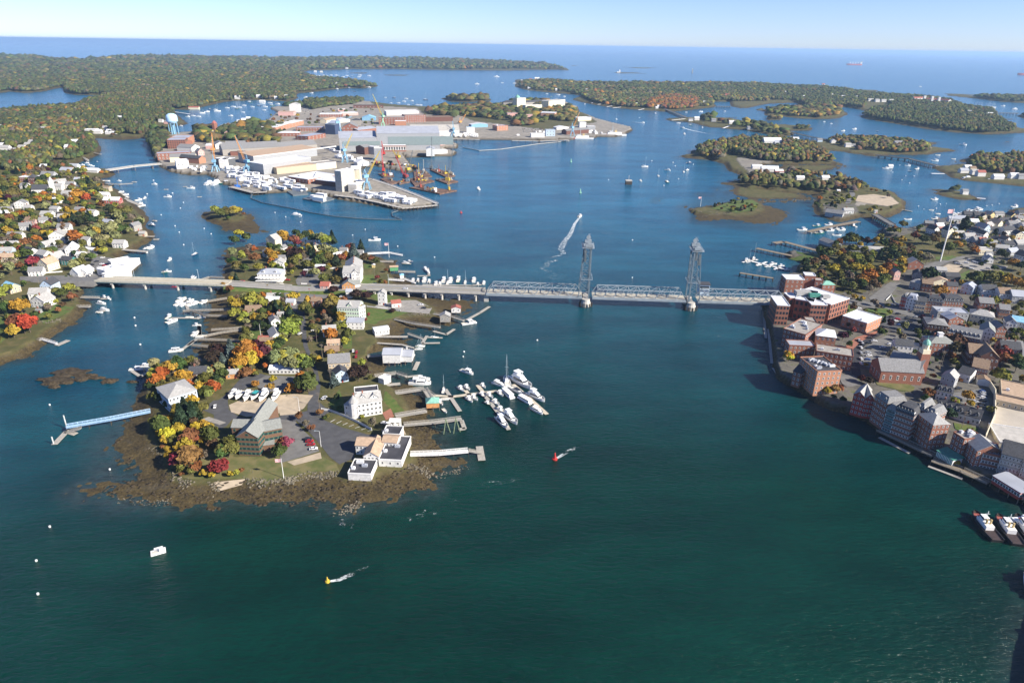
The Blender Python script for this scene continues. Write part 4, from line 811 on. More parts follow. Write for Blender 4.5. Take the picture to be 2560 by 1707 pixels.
joined('verandah_house', 'white three-storey house with wraparound verandahs and pale hip roof', 'house', 675, 690, [
 ('M2', '318,925,500,925', 14, 8.5, 'hip', 3.4, 'white', 'metal', dict(wr=3, wc=7, z=3.2, chim=1, dorm=2)), ('Z6', '20,770,170,770', 10, 8, 'gp', 3, 'white', 'light', dict(wr=2, wc=3, z=3.2))])
_v = REG[-1][0]; _a = GC('M2', 318, 932) - np.array(_v.location); _b = GC('M2', 500, 932) - np.array(_v.location)
for k_ in range(3): MB().box(((_a[0] + _b[0]) / 2, _a[1] - .8, .3 + 2.9 * k_), (_b[0] - _a[0] + 3, 3.0, .25)).build('verandah', TRIM, _v)
joined('station_house', 'orange gabled station house with dark green roof beside the road', 'building', 868, 725, [
 ('Z6', '990,1085,1165,1080', 9, 7.5, 'gp', 3.6, 'orange', 'sage', dict(wr=2, wc=4, z=3.2)), ('Z6', '870,1070,990,1070', 7, 4.2, 'ga', 1.8, 'orange', 'sage', dict(wr=1, wc=3, z=3.2)), ('Z6', '1150,1060,1245,1050', 8, 6.5, 'ga', 3, 'white', 'sage', dict(wr=0, wc=0, z=3.2)), ('Z6', '1040,1155,1120,1155', 6, 6, 'ga', 2, 'white', 'metal', dict(wr=1, wc=3, z=3.2))])
B_('Z6', '1488,1248,1592,1252', D=6, H=10.5, roof='gp', rise=2.2, wall='white', rf='light', wr=3, wc=2, name='house', desc='tall narrow white tower house with grey roof')
houses('Z6', """755,1030 8 8 4.5 0 pink red; 1735,1262 8 6 3.5 20 white red; 40,1200 11 8 5 5 brown light; 630,1245 8 7 4.5 0 brick brown; 120,640 11 8 4 5 grey grey; 610,480 10 9 4 20 cream grey gp; 150,520 9 7 6 60 white grey; 680,740 10 4 3 0 white white; 920,590 9 7 4 10 white white; 1010,520 8 6 4 0 white grey; 1215,560 10 7 4 0 white grey
 -60,560 9 7 5 30 white grey gp; 270,1235 7 6 3 0 white metal""")
B_('Z6', '-75,420,55,440', D=10, H=8, roof='gp', rise=5, wall='cream', rf='light', wr=2, wc=3, desc='tall cream chapel-like house with steep grey gable'); 
houses('Z7', """1160,400 10 7 4.5 -60 white grey; 1180,610 15 9 5 -62 white light; 1060,700 10 8 4 0 tan brown; 1020,640 8 5 3 0 red red; 580,1130 8 6 3.5 10 orange light; 120,1170 11 9 6.5 8 brown dark; 1930,540 10 9 4.5 15 white light; 1990,720 9 6 4.5 10 tan tan; 1970,810 10 8 3.5 10 brown brown
 1150,130 11 8 5 0 brown white; 870,230 12 9 3 10 pink brown; 1250,290 5 4 3 0 white light""")
B_('M2', '1260,1555,1395,1560', D=12, H=5.6, roof='ga', rise=2.2, wall='white', rf='metal', wr=0, wc=0, name='boathouse', desc='large white boathouse with pale metal roof standing on piles', cat='boathouse', pilings=3.5, z=3.8)
B_('M2', '1375,1550,1480,1552', D=11, H=3.6, roof='ga', rise=2.0, wall='white', rf='metal', wr=0, wc=0, name='boathouse', desc='lower white boathouse annexe at the end of its piles', cat='boathouse', pilings=3.5, z=3.8)
B_('M2', '1200,1330,1310,1330', D=8, H=3.5, roof='ga', rise=1.2, wall='white', rf='white', wr=1, wc=4, name='boathouse', desc='long white pier house with low white roof', cat='boathouse', pilings=2.5, z=3.4)
B_('M2', '1690,1245,1765,1245', D=7, H=4.0, roof='gp', rise=2.2, wall='stone', rf='light', wr=1, wc=2, name='boathouse', desc='grey shingled fishing hut at the outer end of a pile pier', cat='boathouse', pilings=3.5, z=3.4)
B_('M2', '1775,1170,1845,1172', D=6, H=3.0, roof='gp', rise=1.6, wall='white', rf='red', wr=1, wc=2, name='boathouse', desc='little white hut with red roof on the upper pier', cat='boathouse', pilings=3, z=3.2)
B_('B2', '875,340,935,342', D=5, H=3.4, roof='flat', rise=1, wall='white', rf='white', wr=0, wc=0, name='shed', desc='white box shed on pier stilts beside yellow gear', cat='shed', pilings=2.5, z=3.2, door=False)
B_('B2', '1232,565,1340,562', D=7, H=2.6, roof='hip', rise=2.4, wall='orange', rf='copper', wr=0, wc=0, name='pier_pavilion', desc='open pier pavilion with green hip roof and orange deck', cat='pavilion', pilings=3, z=3.2)
B_('Z6', '1655,800,1770,800', D=5, H=3.0, roof='ga', rise=1.0, wall='green', rf='tan', wr=0, wc=0, name='pier_shed', desc='bright green pier shed with tan roof', cat='shed', pilings=2.5, z=3.2, door=False)
B_('Z6', '1795,905,1850,905', D=4, H=2.8, roof='hip', rise=1.2, wall='white', rf='blue', wr=0, wc=0, name='pier_shed', desc='small white pier shed with bright blue cover', cat='shed', pilings=2.5, z=3.2, door=False)
B_('Z6', '1400,725,1440,725', D=3, H=2.6, roof='gp', rise=.8, wall='yellow', rf='white', wr=0, wc=0, name='garden_shed', desc='tiny bright yellow garden shed on the lawn', cat='shed', door=False)
# ==== left bank village
for nm, x, y in (('white dockside restaurant', 290, 670), ('dark-roofed white church', 100, 475), ('three-gabled white hall', 195, 690), ('blue-grey bridge house', 130, 720), ('pair of white shore houses', 108, 755), ('big orange maples', 200, 500), ('village water steps', 330, 590), ('red boat shop', 278, 505),
                 ('bank below the bridge', 50, 800), ('village street', 130, 650), ('western village edge', 20, 590), ('willows by the channel', 290, 560), ('brick flat-topped block', 85, 445), ('small channel bridge', 330, 420), ('white waterside villas', 240, 330), ('northern village woods', 60, 400), ('tan shoreline sheds', 265, 470)): landmark(nm, x, y)
houses('M1', """130,605 15 9 6 5 white grey; 95,665 13 8 5 10 white light; 170,360 14 9 7 10 white grey gp; 60,400 12 8 5 20 white grey; 225,385 9 8 5 0 white light; 365,435 14 9 5 0 white light; 485,460 11 9 5.5 10 white light; 700,420 13 9 4.5 -15 white light; 820,490 12 8 4 -20 white metal; 250,485 13 9 5.5 0 pink brown; 200,525 12 9 5 30 grey grey
495,540 13 10 6 10 white grey; 450,620 15 12 9 15 white light gp; 660,640 14 10 5.5 -20 white light; 555,710 11 13 7 20 white white gp; 240,720 13 9 5.5 -30 white dark; 345,745 13 10 5.5 -25 white light; 435,770 10 12 6 -20 grey light gp; 525,785 12 8 5 -10 teal dark; 375,825 12 13 7 -15 cream tan gp; 285,865 12 9 4.5 15 white grey
70,760 13 9 4.5 0 tan tan; 60,720 13 9 5.5 10 blue light; 20,680 12 9 6 5 white light; 370,680 12 9 7 70 white light; 390,990 10 12 7.5 0 blue dark gp; 95,990 13 9 5 -30 tan blue; 310,1040 14 10 5.5 10 white light; 335,1095 13 12 5.5 -10 white light gp; 235,165 24 14 8 0 brick white flat; 262,175 10 12 9 0 darkbrick dark hip
375,140 20 13 6 0 grey grey; 515,95 22 12 4 -10 tan metal; 345,65 14 9 4 0 white white; 410,200 14 9 6 20 white light; 470,190 12 9 6 40 white light; 540,210 12 9 6 10 white grey; 612,205 10 8 6 0 blue light gp; 600,170 12 8 5 0 white metal; 450,225 12 9 6 0 white light; 695,92 26 9 3.5 -8 white white; 802,235 14 9 6 0 tan brown flat; 790,280 13 8 4 0 white white
855,325 22 10 4.5 0 red white; 910,655 12 9 4.5 0 white light; 1025,530 11 8 6.5 70 stone grey; 1080,570 7 6 3 0 tan light; 425,395 12 8 5 -10 white light; 610,400 11 8 5 0 tan grey; 330,480 10 8 5 40 grey grey; 195,215 11 8 5 0 white grey; 435,325 11 8 5 60 white white; 510,270 12 9 4 0 white light; 30,420 12 8 4 0 white white; 440,690 20 8 3.5 0 grey grey; 690,690 12 5 2.6 -15 white white
560,60 18 9 4 -5 white metal; 300,1150 4 3 2.4 0 grey grey; 620,735 8 6 4 0 white white""")
B_('M1', '242,258,365,258', D=13, H=6.5, roof='ga', rise=6, wall='white', rf='dark', wr=1, wc=6, name='church', desc='white church with long dark roof and square belfry', cat='church'); _c = REG[-1][0]
MB().box((25, 6, 9), (5, 5, 18)).build('belfry', WALL['white'], _c); MB().lathe([(3.4, 18), (.1, 23)], (25, 6), 4).build('spire', WALL['white'], _c)
joined('hall', 'white three-gabled hall with tall grey roof beside the car park', 'hall', 195, 695, [('M1', '530,870,600,905', 12, 6, 'gp', 5, 'white', 'white', dict(wr=2, wc=2)), ('M1', '600,895,655,870', 12, 6, 'gp', 4, 'white', 'white', dict(wr=2, wc=2))])
sheet('car_park', "M1 760,725 880,740 880,800 780,900 740,935 570,935 600,880 660,830 700,740", ASPH2); sheet('road', "M1 150,880 520,870 560,935 300,925 150,905", ASPH2); sheet('footpath', "M1 500,700 730,690 740,720 620,760 600,720", GRAV)
sheet('road', "M1 0,380 130,310 140,320 60,370 10,400", ASPH2); sheet('grass', "M1 300,1110 420,1090 560,1110 520,1150 330,1240 290,1180", LAWN); sheet('grass', "M1 0,1180 90,1190 100,1290 0,1390", LAWN)
joined('dockside_restaurant', 'long white flat-roofed restaurant on a dark pile wharf with blue awning', 'restaurant', 290, 672, [
 ('M1', '905,935,1065,800', 12, 4.5, 'flat', 1, 'white', 'white', dict(wr=1, wc=9, z=3.6, pilings=3.6)), ('M1', '780,920,905,935', 16, 4.2, 'flat', 1, 'white', 'white', dict(wr=0, wc=0, z=3.6)), ('M1', '845,810,1000,800', 10, 5.5, 'flat', 1, 'white', 'white', dict(wr=1, wc=5, z=3.6)), ('M1', '800,875,960,860', 14, 5.0, 'flat', 1, 'white', 'white', dict(wr=0, wc=0, z=3.6, ac=2))])
_r2 = REG[-1][0]; _a = GC('M1', 820, 925) - np.array(_r2.location); MB().box((_a[0] + 3, _a[1] - 1, 3.0), (12, 4, .5), .3).build('awning', mat('blue_awning', (.05, .14, .42), .7), _r2)
houses('T1', """60,1090 16 10 6 0 white light; 20,1065 14 9 6 0 white white; 120,1110 14 10 5 0 white light; 210,1085 12 9 6 0 cream light; 320,1040 18 12 6 0 white light; 270,1055 14 9 5 0 white light; 655,1085 20 12 6 0 white white; 700,1035 14 9 7 30 white white; 415,910 16 10 6 0 grey light; 850,930 26 14 9 0 white white flat; 905,935 18 10 6 0 white white; 1015,930 14 10 5 0 white white; 1053,940 8 7 4 0 white white
975,900 12 9 6 0 white light; 1110,805 12 9 6 0 white white; 1153,855 11 8 5 0 white white; 1480,685 14 9 6 0 white white; 1765,625 14 9 6 0 white light; 1830,635 13 9 6 0 white light; 1785,712 34 9 6 0 cream red; 1510,525 14 9 5 0 white light; 1040,548 16 9 6 0 white light; 240,530 20 10 6 0 white light; 275,532 18 10 6 0 yellow light; 1530,845 10 8 6 0 pink grey; 1482,830 11 8 5 0 white light; 2185,618 20 11 8 0 white white; 2255,618 14 10 6 0 white light; 1000,940 12 8 4 0 white white
30,885 14 9 5 0 white light""", far=True)
# ==== town on the right bank
for nm, x, y in (('white-roofed brick block', 2030, 790), ('riverside park trees', 2080, 690), ('tall white flagpole', 2355, 640), ('lone brick warehouse', 2290, 670), ('brick church with green dome', 2290, 900), ('curved parking street', 2150, 880), ('orange-sided condominium block', 2055, 960), ('dormered riverside hotel', 2290, 1050),
                 ('red brick customs house', 2330, 860), ('long dormered brick block', 2400, 840), ('brick terrace with dormers', 2370, 770), ('flat tan commercial roofs', 2530, 980), ('red pier restaurant', 2520, 1220), ('moored tugboats', 2490, 1320), ('waterfront lane houses', 2450, 590), ('cream chimneyed house', 2465, 630), ('white gabled corner', 2420, 560), ('town car park', 2225, 800),
                 ('eastern boat wharf', 2390, 545), ('green lawn above the lot', 2410, 680), ('large yellow maples', 2530, 710), ('pale blue gabled house', 2410, 735), ('square white shore houses', 2520, 560), ('tin-roofed park sheds', 2180, 620), ('striped-awning deck', 2360, 1150), ('old graveyard', 2240, 965), ('grey stone warehouse', 2480, 1110), ('white dormered houses', 2420, 1040), ('brown brick meeting house', 2440, 900), ('old pile wharf', 1920, 640)): landmark(nm, x, y)
# -- large brick block beside the bridge: L shaped flat roof, white membrane
joined('brick_block', 'large red brick office block with bright white flat roof and roof units', 'office building', 2030, 800, [
 ('M4', '600,1235,720,1240', 26, 17, 'flat', 1, 'brick', 'white', dict(wr=4, wc=5, ww=1.8, wh=2.2, ws='d', z=4)), ('M4', '745,1235,885,1185', 34, 17, 'flat', 1, 'brick', 'white', dict(wr=4, wc=7, ww=1.9, wh=2.6, ws='d', z=4, ac=1)),
 ('M4', '480,1190,620,1215', 30, 17, 'flat', 1, 'brick', 'white', dict(wr=3, wc=4, ww=2.2, wh=3.0, ws='d', z=4, ac=3)), ('M4', '345,1240,440,1245', 22, 17, 'flat', 1, 'brick', 'white', dict(wr=4, wc=4, ww=1.6, wh=2.2, ws='d', z=4)), ('M4', '440,1180,500,1180', 12, 17, 'flat', 1, 'brick', 'white', dict(wr=2, wc=2, ww=2.2, wh=4.0, ws='d', z=4))])
_bb = REG[-1][0]; _o = np.array(_bb.location)
for (x, y, wx, wy, hh, mm) in ((560, 1010, 12, 7, 3, 'stone'), (650, 1030, 9, 4, 2.6, 'green'), (735, 1040, 6, 4, 2.4, 'white')):
 q = P(*c2('M4', x, y), 22) - _o; MB().box((q[0], q[1], 18.8 + .1), (wx, wy, hh)).build('roof_house', ROOF['green'] if mm == 'green' else ROOF['light'], _bb)
kb = dict(group='brick buildings of the town', z=4)
def CB(a, D, H, roof, rise, wall, rf, wr=3, wc=5, crop='M4', nm='town_building', **k):
 kk = dict(group='flat and pitched town buildings', z=4.2, ww=1.2, wh=1.7, cat='building'); kk.update(k); return B_(crop, a, D=D, H=H, roof=roof, rise=rise, wall=wall, rf=rf, wr=wr, wc=wc, name=nm, **kk)
CB('420,1000,560,1005', 14, 13, 'flat', 1, 'brick', 'white', 3, 4, desc='brick waterside building with white flat roof behind the bridge end'); CB('560,985,640,990', 9, 15, 'flat', 1, 'brick', 'white', 2, 2, desc='slim square brick stair tower with flat white roof'); CB('640,1000,700,1005', 8, 12, 'flat', 1, 'brick', 'light', 2, 2); CB('700,1010,795,1010', 10, 9, 'hip', 2.5, 'brick', 'copper', 2, 3, desc='low brick pavilion with verdigris hip roof')
CB('1030,1310,1140,1260', 20, 9, 'flat', 1, 'orangebrick', 'white', 2, 6, ac=1, desc='two-storey orange brick hall with white flat roof and plant box')
CB('395,1400,560,1450', 30, 14, 'flat', 1, 'brick', 'gravel', 4, 6, ac=6, desc='long river-edge brick block with gravel roof full of vents'); CB('640,1440,790,1460', 15, 13, 'hip', 3, 'orangebrick', 'white', 3, 4, desc='brick corner building topped by a white pyramid roof'); CB('445,1490,640,1500', 10, 10, 'flat', 1, 'brick', 'metal', 3, 6, desc='brick building with pale metal deck and green glass terrace')
CB('645,1545,920,1590', 14, 11, 'flat', 1, 'brick', 'gravel', 3, 8, ac=2, desc='long orange-lit brick block with slate flat roof and vents'); CB('575,1340,650,1345', 12, 13, 'flat', 1, 'darkbrick', 'gravel', 3, 3)
CB('260,350,330,365', 12, 10, 'shed', 3, 'brick', 'dark', 3, 2, 'B3'); CB('310,330,385,350', 13, 11, 'shed', 3, 'brick', 'dark', 3, 2, 'B3')
CB('450,430,655,420', 22, 16.5, 'flat', 1, 'orangebrick', 'black', 5, 5, 'B3', ac=14, desc='six-storey orange brick condominium block with black roof and cooling units', cat='apartment house')
joined('brick_church', 'long brick church with slate roof and white belfry under a green dome', 'church', 2290, 930, [('B3', '1010,330,1370,350', 17, 9, 'ga', 6, 'brick', 'grey', dict(wr=1, wc=6, ww=1.4, wh=3.2, z=4.2)), ('B3', '1330,340,1400,270', 20, 10, 'gp', 6, 'brick', 'grey', dict(wr=2, wc=3, z=4.2)), ('B3', '945,260,1050,280', 8, 5, 'shed', 2, 'brick', 'dark', dict(wr=0, wc=0, z=4.2))])
_ch = REG[-1][0]; _q = P(*c2('B3', 1345, 300), 4.2) - np.array(_ch.location); t_ = (_q[0], _q[1] + 1)
MB().box((t_[0], t_[1], 9.5), (6, 6, 19)).build('tower', WALL['brick'], _ch); _bf = MB().box((t_[0], t_[1], 20.6), (5, 5, 3)).lathe([(2.2, 22.1), (2.2, 25.5)], t_, 8).build('belfry', WALL['cream'], _ch); MB().lathe([(2.6, 25.5), (2.4, 26.6), (1.7, 27.8), (.7, 28.6), (.12, 29), (.1, 31.5)], t_, 12).build('dome', ROOF['copper'], _ch)
joined('red_condominium', 'dark red riverside house pair with grey gables', 'apartment house', 2150, 1020, [('B3', '765,570,860,600', 14, 13, 'gp', 3, 'red', 'light', dict(wr=4, wc=3, z=3)), ('B3', '860,600,940,625', 15, 12, 'gp', 4, 'red', 'light', dict(wr=4, wc=3, z=3))])
joined('riverside_hotel', 'long brick riverside hotel with slate mansards, white dormers and blue balconies', 'hotel', 2290, 1080, [
 ('B3', '925,665,1035,705', 13, 17, 'mansard', 3.5, 'brick', 'grey', dict(wr=5, wc=4, ww=1.5, z=3, dorm=2)), ('B3', '1040,715,1110,745', 11, 15, 'mansard', 3, 'glass', 'grey', dict(wr=5, wc=3, ww=2, z=3)), ('B3', '1110,745,1260,805', 13, 16, 'mansard', 3.5, 'brick', 'dark', dict(wr=5, wc=6, ww=1.3, z=3, dorm=6)),
 ('B3', '1255,800,1330,830', 14, 17, 'mansard', 4, 'brick', 'grey', dict(wr=5, wc=3, z=3, dorm=2)), ('B3', '1330,830,1420,870', 13, 16, 'mansard', 4, 'brick', 'grey', dict(wr=5, wc=4, ww=1.8, z=3, dorm=3)), ('B3', '1420,880,1545,930', 13, 16, 'hip', 3.5, 'brick', 'light', dict(wr=5, wc=4, z=3, ac=0))])
CB('1590,940,1690,975', 12, 13, 'flat', 1, 'brick', 'gravel', 4, 3, 'B3', z=3, ac=5, desc='narrow brick warehouse with rooftop fans above the river'); CB('1690,1000,1810,1040', 13, 11, 'ga', 4, 'brick', 'light', 4, 4, 'B3', z=3, desc='brick warehouse with broad pale grey gable by the deck')
CB('1815,1030,2010,1075', 14, 10, 'flat', 1, 'brick', 'metal', 3, 7, 'B3', z=3, ac=6, ww=1.6, desc='wide brick building with pale roof and green awnings'); CB('2010,1090,2190,1140', 15, 13, 'ga', 5, 'stone', 'dark', 4, 6, 'B3', z=3, desc='tall grey stone warehouse with steep dark roof'); CB('2190,1150,2290,1180', 13, 12, 'ga', 4, 'stone', 'dark', 4, 3, 'B3', z=3)
CB('1955,1215,2210,1300', 9, 3.6, 'shed', 1.2, 'red', 'metal', 1, 10, 'B3', z=3.2, nm='pier_restaurant', desc='red open-sided pier restaurant with pale metal roof', cat='restaurant', pilings=3, ww=1.6)
CB('2205,1310,2300,1330', 8, 3.4, 'ga', 1.5, 'pink', 'light', 1, 4, 'B3', z=3.2, pilings=3)
B_('B3', '1485,985,1640,1010', D=7, H=2.6, roof='shed', rise=1.0, wall='teal', rf='green', wr=0, wc=0, name='striped_awning', desc='green and white striped awning over a river deck', cat='awning', door=False, z=3.4)
_aw = stripes('awning_stripe', (.05, .27, .18), (.7, .7, .68), 'X', .35, .8, .5); REG[-1][0].children[1].data.materials[0] = _aw
# -- streets behind
CB('1525,350,1640,385', 9, 7.5, 'gp', 3.5, 'grey', 'light', 2, 3, 'B3', nm='house', desc='grey-blue clapboard house with pale gable front', cat='house'); CB('1670,300,1775,335', 12, 6, 'ga', 3, 'white', 'dark', 1, 3, 'B3', nm='house', cat='house'); CB('1780,290,1915,320', 16, 9, 'ga', 4, 'brick', 'brown', 3, 5, 'B3'); 
CB('1850,210,2010,230', 18, 10, 'gp', 5, 'darkbrick', 'brown', 2, 4, 'B3', nm='brick_chapel', desc='brown brick meeting house with steep pointed brown roofs', cat='church'); CB('2030,130,2200,150', 13, 9, 'ga', 4, 'orangebrick', 'dark', 3, 5, 'B3', chim=2); CB('2215,180,2330,200', 12, 7, 'ga', 3, 'white', 'grey', 2, 4, 'B3')
CB('1490,470,1620,500', 9, 6.5, 'ga', 2.5, 'white', 'dark', 2, 4, 'B3', nm='house', desc='small white house with three white dormers', cat='house', dorm=3); CB('1490,590,1660,640', 9, 5, 'ga', 4, 'white', 'dark', 1, 5, 'B3', nm='house', dorm=4, chim=2, cat='house', desc='long white cottage with dark dormered roof and chimneys'); CB('1650,640,1860,700', 9, 5, 'ga', 4, 'white', 'dark', 1, 6, 'B3', nm='house', dorm=3, chim=2, cat='house', desc='white gabled cottage with two dormers by a driveway'); CB('1845,345,1950,365', 7, 4, 'gp', 1.6, 'white', 'brown', 0, 0, 'B3', nm='garage', cat='garage')
CB('1140,80,1290,95', 10, 7, 'ga', 3.5, 'white', 'dark', 2, 4, 'B3', nm='house', desc='white clapboard house with dark roof in the car park', cat='house'); CB('1300,55,1345,60', 6, 4, 'ga', 1.5, 'white', 'light', 0, 0, 'B3', nm='garage', cat='garage')
sheet('yard', "B3 2000,520 2260,560 2400,600 2400,1000 2050,850 1910,830 1985,640", mat('pale_concrete_yard', (.40, .36, .30), .9, var=.08, scale=.1)); CB('2040,480,2400,560', 24, 5, 'flat', 1, 'tan', 'tan', 0, 0, 'B3', ac=1, desc='sprawling flat tan commercial building with roof box'); CB('1995,520,2300,590', 10, 4, 'flat', 1, 'tan', 'tan', 1, 6, 'B3', desc='low tan loading wing with white doors')
CB('2030,870,2400,930', 22, 3, 'flat', 1, 'cream', 'concrete', 0, 0, 'B3', nm='parking_deck', desc='pale concrete parking deck with cream parapet', cat='parking deck')
CB('1285,1120,1325,1130', 9, 11, 'mansard', 3, 'red', 'grey', 3, 2, dorm=1); CB('1325,1130,1400,1145', 10, 11, 'mansard', 3, 'white', 'metal', 4, 3, nm='house', cat='house', desc='tall pale cream house with curved grey mansard front', dorm=1); CB('1395,1145,1475,1155', 10, 10, 'ga', 3, 'tan', 'dark', 3, 4); CB('1475,1145,1600,1160', 11, 10, 'mansard', 4, 'brick', 'dark', 3, 6, dorm=5, chim=2, desc='brick terrace with dark mansard and six white dormers'); CB('1600,1140,1755,1150', 12, 9.5, 'mansard', 4, 'brick', 'dark', 3, 7, dorm=5, chim=1, desc='brick terrace end with orange gable wall and five dormers')
CB('1565,1210,1800,1225', 13, 8, 'flat', 1, 'grey', 'metal', 2, 8, ac=2); CB('1480,1310,1640,1330', 16, 9, 'hip', 3, 'darkbrick', 'grey', 2, 6, chim=1); CB('1650,1270,1760,1270', 12, 8, 'gp', 3, 'brick', 'metal', 2, 4, chim=1); CB('1810,1225,1990,1255', 13, 8, 'hip', 3.5, 'cream', 'light', 2, 6, chim=2, desc='cream cornered house with long light hip roof and chimneys')
CB('1640,1390,1875,1440', 15, 9.5, 'ga', 5, 'brick', 'grey', 3, 10, dorm=7, desc='long brick block with slate roof and seven dormers'); CB('1880,1365,1990,1385', 14, 9, 'gp', 4, 'white', 'sage', 3, 4); CB('1500,1470,1690,1480', 14, 10, 'hip', 3.5, 'brick', 'sage', 3, 6, chim=1, desc='square red brick customs house with grey-green roof and lantern'); _cu = REG[-1][0]; MB().box((9, 7, 14), (3, 3, 2.6)).box((9, 7, 15.6), (3.6, 3.6, .4)).build('lantern', TRIM, _cu)
CB('2010,1340,2080,1345', 12, 8, 'gp', 3, 'brick', 'grey', 2, 3); CB('2080,1290,2160,1300', 10, 8, 'gp', 3, 'white', 'grey', 2, 3); CB('1880,1140,1990,1150', 12, 8, 'ga', 3.5, 'brick', 'grey', 2, 4, chim=2); CB('2030,1190,2110,1200', 12, 8, 'ga', 3, 'orangebrick', 'grey', 2, 4, chim=1); CB('2120,1270,2230,1290', 12, 7, 'ga', 3, 'grey', 'blue', 2, 4); CB('1795,1540,1960,1560', 15, 9, 'ga', 5, 'darkbrick', 'brown', 2, 6); CB('2060,1500,2210,1515', 14, 9, 'ga', 4, 'orangebrick', 'grey', 2, 5, chim=1)
CB('1360,965,1440,985', 9, 7, 'hip', 3, 'grey', 'light', 2, 3, nm='house', cat='house', desc='grey-blue hip-roofed house with pale shutters'); CB('1530,960,1680,965', 11, 5.5, 'gp', 3.5, 'cream', 'tan', 1, 5, desc='cream barn-like house with tan roof and orange tree'); CB('1385,895,1460,905', 10, 5.5, 'gp', 3, 'grey', 'dark', 2, 4, nm='house', cat='house'); CB('1565,880,1640,885', 9, 7, 'ga', 2.5, 'white', 'light', 2, 4, nm='house', cat='house', desc='white flat-fronted house with banded grey roof'); CB('1640,915,1745,920', 12, 5, 'ga', 3, 'darkmetal', 'dark', 0, 0, desc='black-clad barn beside the green lawn')
CB('1745,1000,1835,1020', 11, 7, 'gp', 3, 'blue', 'metal', 2, 3, nm='house', cat='house', desc='pale blue gabled house with plain metal roof'); CB('1910,1030,2020,1035', 11, 7, 'ga', 3.5, 'white', 'dark', 2, 4, nm='house', cat='house'); CB('2035,1060,2130,1065', 12, 7, 'ga', 4, 'white', 'brown', 2, 4, nm='house', cat='house'); CB('2130,1080,2260,1090', 13, 7, 'ga', 4, 'grey', 'metal', 2, 4, nm='house', cat='house'); CB('1640,1010,1720,1015', 9, 8, 'ga', 3, 'orangebrick', 'dark', 2, 3, chim=2); CB('1450,990,1530,1000', 10, 8, 'ga', 3, 'brick', 'brown', 2, 3, chim=1)
CB('1350,825,1465,830', 11, 6.5, 'gp', 4.5, 'brick', 'light', 1, 3, nm='warehouse', desc='lone old brick warehouse with pale grey gable roof', cat='warehouse'); CB('1245,905,1290,905', 14, 8, 'gp', 2.5, 'pink', 'grey', 1, 2); CB('675,655,785,665', 12, 4, 'ga', 3, 'grey', 'grey', 0, 0, nm='shed', desc='long grey waterside shed on the point', cat='shed'); CB('925,690,1040,700', 10, 4, 'ga', 2.5, 'grey', 'light', 0, 0, nm='shed', cat='shed'); CB('1060,700,1175,705', 10, 4, 'ga', 2.5, 'grey', 'light', 1, 3, nm='shed', cat='shed')
houses('Z8', """950,470 9 11 6 20 white dark gp; 1040,400 10 8 4 10 pink white; 1150,520 8 10 9 15 cream dark gp; 1225,440 9 9 5 0 blue grey gp; 1310,520 11 8 5 0 cream light; 1340,400 12 8 4 0 grey light; 1520,350 10 8 5 0 white white; 1550,500 9 10 6 15 white dark gp; 1450,570 12 9 6 0 white light; 1520,480 8 9 5 0 cream dark gp; 1640,460 10 13 7 20 blue light gp
1635,550 8 10 7 20 white dark gp; 1640,600 8 7 4 0 red red; 1740,250 9 10 5 20 yellow grey gp; 1830,385 9 12 6 25 cream tan gp; 1720,400 12 9 5 30 white light; 1790,460 16 10 4 0 cream dark; 1980,480 16 11 6 10 white dark; 2130,540 10 10 6 0 cream dark gp; 2035,285 9 10 7 15 yellow dark gp; 2095,350 10 9 6 0 white dark gp; 1950,320 12 8 4 0 white dark; 2060,380 12 9 5 0 grey grey
1945,630 9 9 7 20 white dark gp; 2150,670 13 10 6 10 grey light; 2010,670 13 9 5 -5 grey dark; 1915,720 13 9 4.5 -25 white light; 1560,590 10 8 4 10 grey grey; 2050,760 13 9 4 20 grey metal; 2210,860 12 12 7 20 white dark gp; 1870,230 12 8 4 0 white grey; 1665,265 8 8 4 0 cream dark gp; 1250,300 14 8 4 -10 white metal; 1330,290 12 8 4 -15 white metal; 1500,240 22 10 4 -10 darkmetal dark; 1600,250 14 9 4 -10 darkmetal dark; 2190,540 10 8 5 0 white white
2190,220 12 9 5 0 grey dark; 2200,740 14 10 5 0 grey dark; 2140,300 11 8 5 0 cream grey; 2230,400 12 9 5 10 white grey; 1050,340 12 8 4 10 grey dark; 900,360 10 8 3.5 -20 brown grey; 1130,650 6 4 2 0 white white; 1840,600 10 8 5 30 cream dark gp; 1480,480 8 6 4 0 grey grey; 1700,620 10 8 4 0 grey dark; 1780,650 10 8 4 10 grey grey""")
CB('1605,770,1780,775', 12, 6, 'flat', 1, 'cream', 'concrete', 1, 5, 'Z8', nm='house', chim=0, ac=0, cat='house', desc='cream flat-roofed house with a crown of chimneys'); _o = REG[-1][0]
joined('townhouse_group', 'white rambling house of crossing gables beside parked cars', 'house', 2470, 655, [('Z8', '1640,850,1720,870', 9, 5, 'gp', 3, 'white', 'light', dict(wr=1, wc=2)), ('Z8', '1715,890,1800,895', 8, 5, 'gp', 3, 'white', 'light', dict(wr=1, wc=2)), ('Z8', '1700,830,1790,835', 6, 5, 'ga', 3, 'white', 'grey', dict(wr=0, wc=0))])
sheet('road', "M4 900,1040 1050,1070 1280,1110 1500,1160 1620,1190 1600,1220 1480,1200 1250,1150 1100,1120 900,1080", ASPH2); sheet('road', "M4 1060,1040 1220,920 1300,930 1240,1000 1160,1090 1090,1075", ASPH2); sheet('car_park', "M4 1180,1180 1480,1180 1470,1300 1420,1330 1250,1300 1150,1240", ASPH); sheet('road', "M4 1140,1290 1190,1300 1080,1360 1000,1430 970,1568 920,1568 920,1440 980,1370", mat('fresh_asphalt', (.035, .035, .04), .9))
